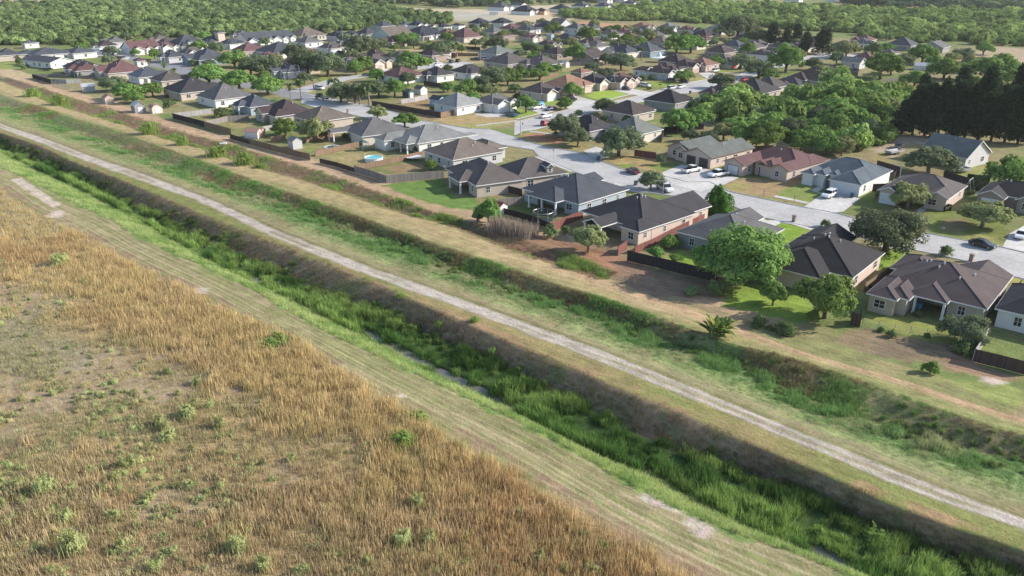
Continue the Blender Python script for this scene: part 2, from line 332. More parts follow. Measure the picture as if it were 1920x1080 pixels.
st = (TV >= 7.02) & (TV < 8); f7 = TV - 7
mixc(st * 1.0, (0.22, 0.25, 0.11)); mixc(st * sstep(0.5, 0.6, stz) * 0.45, (0.27, 0.23, 0.13)); mixc(st * np.exp(-((f7 - 0.08) / 0.1) ** 2) * 0.7, (0.25, 0.21, 0.13))
mixc(st * sstep(0.3, 0.75, f7 + (n8 - 0.5) * 0.8 + .15 * (1 - sstep(90, 170, AV))) * 0.85, (0.14, 0.205, 0.08)); mixc(st * sstep(0.57, 0.63, n8) * 0.5, (0.22, 0.165, 0.105))
db = (Tj >= 8.0) & (Tj < 9.0); mixc(db * 1.0, (0.21, 0.215, 0.105)); mixc(db * sstep(0.48, 0.6, n8) * 0.7, (0.13, 0.19, 0.065)); mixc(db * sstep(0.52, 0.6, n20) * 0.5, (0.25, 0.18, 0.12))
br = (Tj >= 9.0) & (TV < 10.0); f9 = TV - 9
mixc(br * 1.0, (0.36, 0.29, 0.15)); mixc(br * (1 - sstep(0.1, 0.45, f9 + (n8 - 0.5) * 0.3)) * 0.75, (0.17, 0.2, 0.075)); mixc(br * sstep(0.5, 0.6, stz) * 0.5, (0.42, 0.31, 0.19))
mixc(br * (1 - sstep(0, 70, AV)) * sstep(0.35, 0.6, n20 + 0.15) * 0.8, (0.2, 0.23, 0.085))
mixc(((TV >= 9.6) & (TV < 10.6)) * (1 - sstep(60, 110, AV)) * np.exp(-((TV - 10.0) / 0.35) ** 2), (0.42, 0.29, 0.18))
sw = (Tj >= 10.1) & (TV < 12) & (AV > 60)
mixc(sw * sstep(60, 110, AV), (0.2, 0.135, 0.095)); mixc(sw * sstep(0.5, 0.6, n8) * 0.6, (0.12, 0.14, 0.06))
swr = (TV >= 10.1) & (TV < 12); mixc(swr * (1 - sstep(60, 110, AV)) * 0.9, (0.3, 0.235, 0.135)); mixc(swr * (1 - sstep(60, 110, AV)) * sstep(0.5, 0.6, n20) * 0.7, (0.19, 0.21, 0.08))
nb = TV >= 20; dn = (TV - 20) * 100
mixc(nb * 1.0, (0.24, 0.215, 0.11)); mixc(nb * sstep(0.44, 0.6, n20) * 0.85, (0.14, 0.19, 0.06)); mixc(nb * sstep(0.56, 0.66, n8) * 0.4, (0.28, 0.2, 0.13))
lane = nb & (dn < 9); mixc(lane * (1 - sstep(5, 9, dn + n8 * 3)) * sstep(20, 60, AV), (0.4, 0.275, 0.18)); mixc(lane * (1 - sstep(4, 9, dn)) * sstep(0.5, 0.62, stz) * 0.5 * sstep(60, 100, AV), (0.5, 0.38, 0.26))
# painted patches: lawns, bare soil, clay, far fields (traced on the photo, laid on the ground)
PAT = [
 ('Q2', [(560, 800), (1115, 740), (1160, 860), (1230, 910), (1400, 910), (1390, 1040), (1000, 975), (740, 880)], (0.145, 0.23, 0.06), 1.0),
 ('Q2', [(500, 850), (800, 900), (1050, 990), (1390, 1030), (1340, 1090), (900, 1010), (640, 920)], (0.38, 0.28, 0.17), .8),
 ('Q2', [(330, 650), (950, 540), (960, 640), (1110, 670), (600, 700)], (0.17, 0.19, 0.075), .9), ('Q2', [(560, 640), (930, 590), (930, 660), (700, 700)], (0.3, 0.2, 0.12), .8),
 ('Q2', [(0, 530), (460, 430), (700, 520), (300, 650)], (0.27, 0.24, 0.11), .9), ('Q2', [(150, 540), (350, 520), (380, 600), (200, 610)], (0.36, 0.28, 0.15), .7),
 ('Q2', [(1090, 200), (1420, 160), (1720, 180), (1780, 230), (1400, 300), (1200, 270), (1000, 215)], (0.33, 0.25, 0.125), 1.0), ('Q2', [(1200, 260), (1740, 240), (1500, 300), (1380, 300)], (0.26, 0.27, 0.1), .8),
 ('Q2', [(600, 110), (1080, 200), (1000, 225), (760, 170)], (0.27, 0.2, 0.12), .9), ('Q2', [(700, 70), (960, 20), (1060, 120), (900, 110)], (0.3, 0.2, 0.11), .9),
 ('Q3', [(40, 260), (460, 165), (480, 260), (760, 380), (620, 405), (330, 350), (100, 300)], (0.26, 0.22, 0.1), .9), ('Q3', [(100, 250), (280, 240), (480, 280), (450, 330), (300, 330), (150, 290)], (0.34, 0.17, 0.1), .95),
 ('Q3', [(210, 440), (560, 570), (400, 640), (200, 640)], (0.25, 0.25, 0.09), 1), ('Q3', [(210, 560), (420, 560), (540, 590), (380, 650), (200, 650)], (0.17, 0.26, 0.06), .9),
 ('Q3', [(800, 470), (1100, 430), (1440, 480), (1480, 540), (1320, 590), (1000, 550)], (0.33, 0.25, 0.12), 1), ('Q3', [(950, 520), (1100, 510), (1110, 560), (1000, 550)], (0.17, 0.24, 0.06), .9), ('Q3', [(1240, 540), (1330, 510), (1460, 530), (1350, 585)], (0.17, 0.24, 0.06), .9),
 ('Q3', [(1130, 340), (1400, 300), (1400, 380), (1280, 410), (1120, 390)], (0.25, 0.22, 0.09), .9), ('Q3', [(900, 730), (1040, 740), (1090, 780), (930, 800)], (0.22, 0.27, 0.08), .9),
 ('Q4', [(560, 800), (720, 730), (1100, 750), (1280, 760), (1440, 870), (1360, 960), (1250, 985), (620, 860)], (0.33, 0.24, 0.13), 1), ('Q4', [(560, 810), (640, 770), (820, 800), (700, 860), (620, 850)], (0.32, 0.29, 0.11), .8),
 ('Q4', [(1080, 850), (1280, 780), (1450, 880), (1350, 955), (1000, 910)], (0.2, 0.25, 0.07), .95), ('Q4', [(620, 860), (1000, 910), (1320, 970), (1270, 995), (900, 920)], (0.24, 0.22, 0.09), .9),
 ('Q4', [(280, 740), (430, 670), (440, 750), (350, 780), (250, 780)], (0.28, 0.18, 0.11), .95), ('Q4', [(0, 600), (120, 600), (180, 630), (0, 680)], (0.15, 0.2, 0.06), .9),
 ('Q5', [(420, 920), (620, 870), (640, 1010), (300, 1010)], (0.16, 0.2, 0.06), .9), ('Q5', [(1230, 700), (1300, 640), (1500, 590), (1760, 600), (1640, 740), (1450, 740)], (0.25, 0.25, 0.09), 1), ('Q5', [(1560, 590), (1780, 580), (1640, 720), (1600, 660)], (0.33, 0.24, 0.14), .8),
 ('Q5', [(560, 480), (800, 370), (1000, 360), (1500, 410), (1500, 470), (1180, 420), (860, 440), (760, 560), (620, 560)], (0.36, 0.29, 0.22), .95), ('Q5', [(540, 540), (700, 480), (700, 600), (560, 600)], (0.27, 0.22, 0.1), .9),
 ('Q5', [(0, 860), (60, 850), (100, 880), (80, 930), (0, 960)], (0.19, 0.25, 0.07), .9), ('Q8', [(1130, 30), (1400, 60), (1780, 150), (1780, 290), (1730, 345), (1450, 290), (1180, 240)], (0.17, 0.2, 0.06), 1), ('Q8', [(1280, 120), (1450, 120), (1500, 220), (1250, 220)], (0.24, 0.18, 0.11), .8), ('Q8', [(1380, 230), (1700, 260), (1740, 345), (1460, 290)], (0.28, 0.26, 0.1), .8),
 ('Q7', [(1290, 430), (1400, 400), (1730, 480), (1500, 640), (1380, 520)], (0.2, 0.3, 0.045), 1), ('Q7', [(380, 720), (560, 660), (740, 800), (860, 880), (700, 830)], (0.19, 0.28, 0.045), 1), ('Q7', [(0, 600), (80, 580), (150, 620), (20, 640)], (0.2, 0.17, 0.09), .9),
 ('Q8', [(760, 360), (1000, 370), (940, 460), (780, 540)], (0.2, 0.29, 0.05), 1), ('Q8', [(0, 700), (230, 740), (300, 900), (100, 960), (0, 860)], (0.17, 0.26, 0.05), 1), ('Q8', [(1680, 560), (1911, 540), (1911, 660), (1780, 650)], (0.31, 0.28, 0.09), .9), ('Q8', [(1640, 810), (1760, 640), (1870, 680), (1700, 920)], (0.11, 0.14, 0.045), .9),
 ('R1', [(340, 170), (560, 150), (780, 230), (820, 330), (620, 330), (330, 260)], (0.2, 0.28, 0.055), 1), ('R1', [(1080, 310), (1300, 330), (1580, 400), (1580, 470), (1350, 440), (1060, 340)], (0.23, 0.25, 0.075), 1), ('R1', [(1060, 380), (1600, 490), (1660, 620), (1400, 560), (1100, 520), (900, 440)], (0.24, 0.175, 0.115), .85), ('R1', [(1120, 440), (1400, 470), (1300, 560), (1150, 530)], (0.17, 0.13, 0.09), .8), ('R1', [(1680, 640), (1800, 640), (1840, 670), (1760, 685), (1700, 665)], (0.52, 0.43, 0.37), .9), ('R1', [(1560, 650), (1700, 670), (1920, 700), (1920, 820), (1700, 760), (1600, 710)], (0.24, 0.27, 0.09), .8),
 ('R1', [(1500, 480), (1660, 560), (1900, 650), (1860, 670), (1500, 600)], (0.3, 0.19, 0.13), .8),
 ('Q6', [(680, 760), (920, 680), (1340, 760), (1640, 850), (1900, 960), (1900, 1060), (1300, 1000), (900, 850)], (0.31, 0.175, 0.11), 1), ('Q6', [(720, 740), (900, 700), (1200, 790), (1000, 840), (800, 820)], (0.24, 0.16, 0.1), .6), ('Q6', [(1100, 660), (1300, 640), (1640, 760), (1600, 840), (1300, 770)], (0.24, 0.175, 0.105), .9), ('Q6', [(610, 440), (800, 400), (1100, 540), (900, 560), (700, 500)], (0.13, 0.17, 0.055), .9),
 ('Q7', [(0, 780), (500, 880), (900, 980), (900, 1080), (300, 1080), (0, 950)], (0.22, 0.15, 0.11), .8),
 ('Q1', [(1160, 310), (1300, 260), (1420, 300), (1250, 310)], (0.2, 0.2, 0.08), .9), ('Q1', [(820, 155), (1120, 130), (1060, 190), (990, 210)], (0.29, 0.24, 0.11), .9), ('Q1', [(600, 90), (780, 60), (940, 90), (700, 120)], (0.28, 0.23, 0.1), .9), ('Q1', [(1560, 380), (1700, 360), (1660, 410)], (0.2, 0.25, 0.07), .9), ('Q1', [(260, 70), (400, 60), (400, 105), (300, 110)], (0.13, 0.19, 0.06), .9),
 ('P2', [(930, 500), (1040, 490), (1010, 530)], (0.19, 0.26, 0.07), .9), ('P2', [(700, 560), (830, 530), (920, 560), (730, 590)], (0.23, 0.25, 0.08), .9), ('P2', [(480, 580), (560, 575), (560, 610), (440, 610)], (0.2, 0.25, 0.07), .9), ('P2', [(350, 690), (440, 675), (430, 720), (380, 720)], (0.3, 0.26, 0.1), .9),
 ('P2', [(1460, 330), (1700, 330), (1700, 480), (1480, 470), (1300, 440), (1000, 370)], (0.37, 0.29, 0.16), .8), ('P2', [(1580, 200), (1720, 200), (1700, 235), (1620, 230)], (0.26, 0.26, 0.1), .9),
 ('P3', [(550, 720), (650, 675), (900, 690), (750, 755), (640, 745)], (0.25, 0.34, 0.06), 1), ('P3', [(240, 760), (370, 755), (300, 790), (230, 785)], (0.22, 0.3, 0.06), 1), ('P3', [(0, 820), (60, 815), (200, 850), (80, 880), (0, 890)], (0.22, 0.3, 0.06), 1), ('P3', [(1000, 610), (1250, 615), (1190, 660), (1090, 660)], (0.22, 0.28, 0.06), 1), ('P3', [(1250, 590), (1440, 570), (1470, 595), (1350, 620)], (0.29, 0.27, 0.1), 1), ('P3', [(1500, 520), (1700, 530), (1560, 560)], (0.22, 0.25, 0.07), 1),
 ('P3', [(340, 510), (540, 490), (600, 530), (340, 540)], (0.27, 0.24, 0.11), .9), ('P3', [(0, 115), (280, 110), (480, 140), (340, 165), (160, 165), (0, 160)], (0.48, 0.39, 0.27), 1), ('P3', [(490, 160), (880, 190), (900, 205), (700, 220), (550, 205)], (0.44, 0.24, 0.15), 1), ('P3', [(930, 235), (1080, 240), (1060, 270), (940, 270)], (0.25, 0.28, 0.09), .9),
 ('P1', [(0, 470), (130, 470), (200, 500), (60, 520), (0, 520)], (0.22, 0.26, 0.08), 1), ('P1', [(1000, 420), (1180, 405), (1240, 430), (1080, 445)], (0.19, 0.26, 0.06), 1), ('P1', [(1240, 400), (1380, 390), (1380, 410), (1270, 420)], (0.22, 0.29, 0.06), 1), ('P1', [(0, 520), (100, 520), (250, 560), (250, 590), (0, 580)], (0.42, 0.33, 0.21), .9),
 ('F', [(-300, -30), (345, -30), (345, 1), (200, 5), (95, 6), (60, 11), (-300, 16)], (0.4, 0.29, 0.22), 1), ('F', [(695, 9), (800, 16), (905, 18), (960, 12), (1060, 9), (1095, 18), (1000, 30), (960, 42), (900, 36), (860, 38), (790, 28), (740, 22)], (0.46, 0.385, 0.29), 1), ('F', [(860, 20), (960, 34), (960, 40), (860, 40), (800, 30)], (0.36, 0.34, 0.27), .9),
 ('P4', [(700, 62), (1200, 50), (1920, 100), (1920, 112), (1200, 80), (800, 85)], (0.42, 0.33, 0.24), 1), ('P4', [(1700, 190), (1920, 165), (1960, 240), (1720, 232)], (0.38, 0.28, 0.22), 1), ('P4', [(1630, 350), (1960, 370), (1960, 620), (1500, 540), (1380, 480)], (0.37, 0.29, 0.2), 1), ('P4', [(1400, 490), (1500, 500), (1530, 560), (1420, 540)], (0.35, 0.33, 0.12), 1), ('P4', [(590, 650), (1120, 640), (1140, 700), (940, 790), (800, 690)], (0.29, 0.29, 0.115), 1), ('P4', [(860, 120), (1900, 110), (1900, 170), (1400, 160)], (0.28, 0.28, 0.14), .8),
 ('P4', [(150, 700), (350, 715), (300, 735), (150, 715)], (0.22, 0.26, 0.08), 1), ('P4', [(270, 390), (700, 390), (700, 430), (300, 430)], (0.32, 0.27, 0.17), .9), ('P4', [(1100, 1000), (1350, 1040), (1500, 1060), (1400, 1080), (1000, 1060)], (0.36, 0.28, 0.21), .9),
]
jx = (fbm(X, Y, 2.5, 91, 2) - 0.5); jy = (fbm(X, Y, 2.5, 97, 2) - 0.5)
for k, pts, col, w in PAT:
    P = gpoly(k, pts); cx = np.mean([p.x for p in P]); cy = np.mean([p.y for p in P]); rad = max(math.hypot(p.x - cx, p.y - cy) for p in P)
    m = (np.abs(X - cx) < rad + 2) & (np.abs(Y - cy) < rad + 2) & (TV > 9)
    if not m.any(): continue
    ji = 1.2 if rad < 60 else 5.0
    ins = np.zeros(X.shape, dtype=bool); ins[m] = inpoly((X + jx * ji)[m], (Y + jy * ji)[m], P); mixc(ins * w, col)
# bare spots on the mown strip
for k, pts in (('R3', [(250, 318), (300, 288), (370, 280), (350, 320), (290, 326)]), ('R3', [(1095, 735), (1120, 718), (1175, 718), (1170, 750), (1110, 752)]), ('R8', [(1325, 722), (1350, 712), (1390, 725), (1370, 742)]), ('R7', [(20, 790), (70, 750), (165, 800), (150, 880), (60, 850)]), ('R3', [(60, 110), (120, 100), (340, 250), (300, 270), (180, 190)]), ('R6', [(1650, 620), (1750, 610), (1920, 700), (1920, 740), (1700, 660)])):
    P = gpoly(k, pts); ins = inpoly(X + jx * .5, Y + jy * .5, P) & (TV > -0.05) & (TV < 1.2); mixc(ins * 0.85, (0.5, 0.42, 0.36))
C = C * (0.88 + 0.24 * n50)[..., None]
nr, nc = X.shape
V = np.stack([X, Y, Z], -1).reshape(-1, 3); idx = np.arange(nr * nc).reshape(nr, nc)
Qd = np.stack([idx[:-1, 1:], idx[:-1, :-1], idx[1:, :-1], idx[1:, 1:]], -1).reshape(-1, 4)
p0, p1, p2 = V[Qd[0]][0], V[Qd[0]][1], V[Qd[0]][2]
if np.cross(p1 - p0, p2 - p0)[2] < 0: Qd = Qd[:, ::-1]
V_EXT = [(X.min(), Y.min()), (X.max(), Y.max())]
gm = np_mesh('ground', V, Qd, [attr_ground()], smooth=True)
ca = gm.color_attributes.new('Col', 'FLOAT_COLOR', 'POINT')
ca.data.foreach_set('color', np.concatenate([C.reshape(-1, 3), np.ones((nr * nc, 1))], 1).astype(np.float32).ravel())
struct('ground', gm)
def ground_z(x, y):
    a, b = toAB(x, y)
    if b > bnd('SB', a): return 0.0
    c = [float(bnd(n, a)) for n in BN]
    if b <= c[0]: return 0.0
    for i in range(KB - 1):
        if b <= c[i + 1]:
            f = (b - c[i]) / (c[i + 1] - c[i]); return B_DEF[i][1] * (1 - f) + B_DEF[i + 1][1] * f
    return 0.0
# water of the canal
wa = np.arange(-60, 420, 2.0); wv = []; wf = []
for i, a in enumerate(wa):
    b1 = float(bnd('W1', a)) - 0.6; b2 = float(bnd('W2', a)) + 1.2
    wv += [(*AB(a, b1), -2.93), (*AB(a, b2), -2.93)]
    if i: j = 2 * i; wf.append((j - 2, j, j + 1, j - 1))
m, t, o = nmat('canal_water'); b = N(t, 'ShaderNodeBsdfPrincipled', Roughness=0.12); b.inputs['Base Color'].default_value = (0.13, 0.125, 0.11, 1)
nz = N(t, 'ShaderNodeTexNoise', Scale=1.5, Detail=3.0); bp = N(t, 'ShaderNodeBump', Strength=0.15, Distance=0.1); t.links.new(nz.outputs[0], bp.inputs['Height']); t.links.new(bp.outputs[0], b.inputs['Normal']); t.links.new(b.outputs[0], o.inputs[0])
struct('water', new_mesh('water', wv, wf, [m]))

# ------------------------------------------------------------------ streets, driveways, pavements
def jointed(name, c, sx=4.6):
    m, t, o = nmat(name); b = N(t, 'ShaderNodeBsdfPrincipled', Roughness=.85); gn = N(t, 'ShaderNodeNewGeometry'); mp = N(t, 'ShaderNodeMapping'); mp.inputs['Rotation'].default_value = (0, 0, R(-128)); t.links.new(gn.outputs['Position'], mp.inputs[0])
    br = N(t, 'ShaderNodeTexBrick', Scale=1.0); br.offset = 0.0; br.inputs['Mortar Size'].default_value = .035; br.inputs['Brick Width'].default_value = sx; br.inputs['Row Height'].default_value = sx; br.inputs['Mortar Smooth'].default_value = .2
    br.inputs['Color1'].default_value = (*[q * 1.05 for q in c], 1); br.inputs['Color2'].default_value = (*[q * .93 for q in c], 1); br.inputs['Mortar'].default_value = (*[q * .6 for q in c], 1); t.links.new(mp.outputs[0], br.inputs[0])
    n1 = N(t, 'ShaderNodeTexNoise', Scale=.14, Detail=5.0, Roughness=.65); n2 = N(t, 'ShaderNodeTexNoise', Scale=1.4, Detail=4.0); t.links.new(gn.outputs['Position'], n1.inputs[0]); t.links.new(gn.outputs['Position'], n2.inputs[0]); ad = N(t, 'ShaderNodeMath', _operation='ADD'); t.links.new(n1.outputs[0], ad.inputs[0]); t.links.new(n2.outputs[0], ad.inputs[1])
    mr = N(t, 'ShaderNodeMapRange'); mr.inputs['From Min'].default_value = .7; mr.inputs['From Max'].default_value = 1.3; mr.inputs['To Min'].default_value = .74; mr.inputs['To Max'].default_value = 1.12; t.links.new(ad.outputs[0], mr.inputs[0]); vm = N(t, 'ShaderNodeVectorMath', _operation='SCALE'); t.links.new(br.outputs[0], vm.inputs[0]); t.links.new(mr.outputs[0], vm.inputs['Scale']); t.links.new(vm.outputs[0], b.inputs['Base Color']); t.links.new(b.outputs[0], o.inputs[0]); return m
conc = jointed('street_concrete', (0.43, 0.42, 0.41))
conc2 = jointed('pale_concrete', (0.53, 0.51, 0.485), 3.1)
asph = plain('worn_asphalt', (0.22, 0.22, 0.235), 0.9, 0.15, 0.15, detail_scale=1.5)
def sheet(name, pts, z, mat, thick=0.0):
    bm = bmesh.new(); vs = [bm.verts.new((p[0], p[1], z)) for p in pts]
    f = bm.faces.new(vs); f.normal_update()
    if f.normal.z < 0: f.normal_flip()
    bmesh.ops.triangulate(bm, faces=bm.faces[:], ngon_method='EAR_CLIP')
    me = bpy.data.meshes.new(name); bm.to_mesh(me); bm.free(); me.materials.append(mat); return struct(name, me)
def strip_pts(pts, w):
    P = [Vector((p[0], p[1])) for p in pts]; L = []; Rr = []
    for i, p in enumerate(P):
        d = (P[min(i + 1, len(P) - 1)] - P[max(i - 1, 0)]).normalized(); n = Vector((-d.y, d.x)) * w / 2
        L.append(p + n); Rr.append(p - n)
    return L, Rr
def strip(name, pts, w, z, mat):
    L, Rr = strip_pts(pts, w); v = []; f = []
    for i in range(len(L)):
        v += [(L[i].x, L[i].y, z), (Rr[i].x, Rr[i].y, z)]
        if i: j = 2 * i; f.append((j - 2, j - 1, j + 1, j))
    return struct(name, new_mesh(name, v, f, [mat]))
def kerb(pts, z0=0.0):
    mb = MB(); L, Rr = strip_pts(pts, 0.16)
    for i in range(len(L) - 1):
        a, b, c, d = L[i], L[i + 1], Rr[i + 1], Rr[i]
        mb.quad([(a.x, a.y, .12), (d.x, d.y, .12), (c.x, c.y, .12), (b.x, b.y, .12)])
        mb.quad([(a.x, a.y, 0), (a.x, a.y, .12), (b.x, b.y, .12), (b.x, b.y, 0)]); mb.quad([(d.x, d.y, 0), (c.x, c.y, 0), (c.x, c.y, .12), (d.x, d.y, .12)])
    struct('kerb', mb.mesh('kerb', [conc2]))
nearA = fx('P2', [(340, 775), (450, 808), (680, 850), (1000, 925), (1400, 1012)]) + fx('Q3', [(190, 390), (250, 455), (560, 582), (900, 715), (1100, 770)]) + fx('Q7', [(270, 150), (640, 200), (1000, 262), (1280, 370), (1500, 415), (1800, 472)]) + fx('Q8', [(600, 262), (1050, 368), (1400, 442), (1820, 572)]) + [(2060, 560), (2300, 640)]
farA = fx('P2', [(340, 690), (600, 742), (870, 796), (1000, 830), (1250, 905), (1600, 965), (1750, 968)])
nearB = fx('Q3', [(20, 255), (90, 222), (200, 208), (380, 158)]) + fx('P3', [(560, 858), (800, 800), (1000, 757), (1200, 722), (1480, 668), (1620, 640), (1760, 590), (1900, 545), (1960, 520)])
farB = fx('P3', [(20, 918), (110, 895), (250, 865), (420, 822), (560, 790), (760, 762), (970, 715), (1200, 650), (1330, 620), (1480, 590), (1700, 560), (1800, 525), (1900, 490)])
farA2 = fx('Q3', [(20, 270), (100, 305), (360, 372), (600, 412), (700, 440), (800, 488), (990, 562), (1170, 600), (1320, 610)]) + fx('Q4', [(240, 775), (430, 770), (620, 862), (920, 925), (1280, 1000), (1600, 1060)]) + fx('Q8', [(620, 130), (1000, 215), (1180, 242), (1460, 296), (1740, 347)]) + [(1940, 478), (2300, 570)]
gp = lambda L: [G(p) for p in L]
sheet('street', gp(nearA) + gp(farA2)[::-1] + gp(farA)[::-1], 0.012, conc)
sheet('side_street', gp(nearB) + gp(farB)[::-1], 0.016, conc)
for L_ in (nearA, farA, farA2, nearB, farB): strip('gutter', gp(L_), .75, .024, plain('gutter_concrete', (.27, .265, .26), .9, .2, 1.0))
kerb(gp(nearA)); kerb(gp(farA)); kerb(gp(farA2)); kerb(gp(nearB)); kerb(gp(farB))
ctr = lambda L: [G(p) for p in L]
strip('street', ctr([(572, 184), (530, 172), (450, 157), (370, 141), (345, 132), (310, 124), (270, 114), (225, 105), (190, 100)]), 10, 0.02, asph)
strip('street', ctr([(560, 172), (600, 160), (640, 148), (720, 137), (800, 125), (880, 117)]), 9, 0.024, conc)
strip('street', ctr([(310, 121), (360, 121), (420, 112), (480, 100), (560, 91), (640, 90)]), 11, 0.028, asph)
strip('street', ctr([(1800 / 4 + 960, 129), (1480, 117), (1540, 106), (1620, 104)]), 12, 0.02, conc)
strip('street', ctr([(1105, 92), (1140, 88), (1180, 78), (1240, 67)]), 12, 0.02, conc)
strip('street', ctr([(780, 34), (860, 30), (960, 22), (1060, 22)]), 10, 0.02, conc)
strip('street', ctr([(1115, 95), (1135, 97), (1130, 103)]), 12, 0.026, conc)
sheet('cul_de_sac', [G((600 + 45 * math.cos(t), 90.5 + 5.5 * math.sin(t))) for t in np.linspace(0, 6.1, 20)], 0.033, asph)
DRV = [('Q4', [(190, 615), (445, 665), (560, 715), (700, 735), (560, 800), (350, 860), (100, 800), (0, 690)], 0), ('Q4', [(1510, 850), (1790, 925), (1640, 1040), (1480, 1060), (1280, 1000), (1440, 890)], 0), ('Q4', [(1340, 850), (1440, 800), (1500, 800), (1410, 865), (1480, 880), (1430, 880)], 0),
       ('Q8', [(1800, 240), (1911, 180), (2000, 260), (2000, 400), (1740, 347)], 0), ('Q7', [(1250, 370), (1330, 400), (1420, 400), (1480, 410), (1330, 480), (1240, 440)], 0),
       ('Q3', [(700, 440), (640, 400), (760, 360), (860, 400), (900, 440), (800, 480)], 0), ('P3', [(350, 760), (440, 710), (640, 760), (560, 800), (430, 820)], 0), ('P3', [(120, 815), (250, 800), (330, 830), (240, 860), (200, 850)], 0), ('P3', [(760, 680), (900, 665), (1080, 700), (960, 720)], 0), ('P3', [(1400, 550), (1500, 540), (1560, 580), (1470, 595)], 0),
       ('P2', [(880, 520), (990, 515), (1040, 545), (960, 580), (850, 560)], 0), ('P2', [(1300, 440), (1400, 470), (1560, 480), (1540, 510), (1300, 520)], 0), ('S3', [(900, 290), (1150, 285), (1250, 345), (900, 360)], 0), ('S3', [(1450, 305), (1660, 310), (1660, 380), (1350, 345)], 0),
       ('Q2', [(1380, 160), (1600, 150), (1720, 190), (1500, 190)], 0), ('P1', [(1250, 480), (1400, 460), (1440, 500), (1330, 520)], 1), ('Q3', [(100, 610), (180, 600), (420, 650), (250, 720), (100, 690)], 0), ('Q3', [(900, 680), (1000, 700), (1120, 740), (960, 760)], 0),
       ('Q5', [(950, 1030), (1060, 960), (1060, 1000), (1000, 1060)], 0), ('P1', [(800, 330), (1000, 400), (960, 450), (700, 420), (640, 380)], 0)]
for i, (k, pts, a) in enumerate(DRV): sheet('driveway', gpoly(k, pts), 0.03 + 0.003 * (i % 6) + (0.02 if k in ('Q3', 'P1') else 0), asph if a else conc2)
for k, pts, w in (('Q4', [(1020, 902), (1320, 965)], 1.4), ('Q7', [(1330, 470), (1440, 415), (1560, 425), (1740, 482)], 1.3), ('Q8', [(800, 340), (1040, 372)], 1.3), ('P3', [(700, 752), (900, 705)], 1.2), ('P3', [(1320, 625), (1470, 597)], 1.2), ('Q3', [(220, 452), (540, 585)], 1.2), ('Q3', [(160, 222), (470, 262)], 1.2), ('Q2', [(1400, 270), (1780, 222)], 1.2), ('Q2', [(1400, 170), (1480, 182), (1560, 160)], 1.0), ('P3', [(30, 895), (220, 850)], 1.2), ('P1', [(1200, 405), (1290, 432)], 1.2), ('P3', [(1560, 545), (1700, 545)], 1.2)):
    strip('pavement', gpoly(k, pts), w, 0.05, conc2)
# ------------------------------------------------------------------ houses
RC = dict(brn=(.085, .066, .068), dbrn=(.062, .047, .05), blk=(.036, .034, .037), slate=(.072, .08, .096), navy=(.035, .038, .055), blue=(.1, .122, .145), lgrey=(.225, .23, .23), grey=(.12, .117, .12),
          tan=(.15, .125, .11), gbrn=(.10, .088, .086), red=(.21, .115, .09), mar=(.13, .072, .072), green=(.145, .158, .15), char=(.052, .05, .056), terra=(.25, .145, .105))
WC = dict(white=(.66, .65, .64), cream=(.56, .52, .45), pink=(.5, .40, .35), peach=(.55, .44, .38), beige=(.42, .37, .32), brick=(.3, .24, .215), grey=(.27, .265, .27), lgrey=(.46, .46, .47), blue=(.32, .38, .43), dblue=(.2, .25, .3), sky=(.25, .42, .55), dgreen=(.08, .13, .12))
def roofm(k): return shingle(k, [q * .85 for q in RC[k]])
def wallm(k): return plain('wall_' + k, WC[k], 0.85, 0.1, 0.5, detail_scale=9)
trimw = plain('white_trim', (.68, .68, .68), 0.6, 0.05, 0.5); trimd = plain('grey_trim', (.3, .3, .31), 0.6, 0.05, 0.5); trimb = plain('brown_trim', (.2, .15, .13), 0.6, 0.05, 0.5)
gdw = plain('white_door_panels', (.6, .63, .66), 0.5, 0.06, 1.0); gdd = plain('dark_door_panels', (.06, .05, .05), 0.5, 0.1, 1.0); gdp = plain('pink_door_panels', (.42, .3, .26), 0.5, 0.08, 1.0); gdr = plain('red_door_panels', (.45, .08, .08), 0.5, 0.08, 1.0)
darkdoor = plain('dark_door', (.035, .03, .03), 0.4, 0.1); WG = glass(); metal = plain('vent_metal', (.5, .5, .5), 0.4, 0.1, metal=0.6); pipem = plain('pipe_white', (.6, .6, .6), 0.5, 0.05)
OV = 0.42
def tprism(mb, pts, z0, z1):
    i = len(mb.v); n = len(pts)
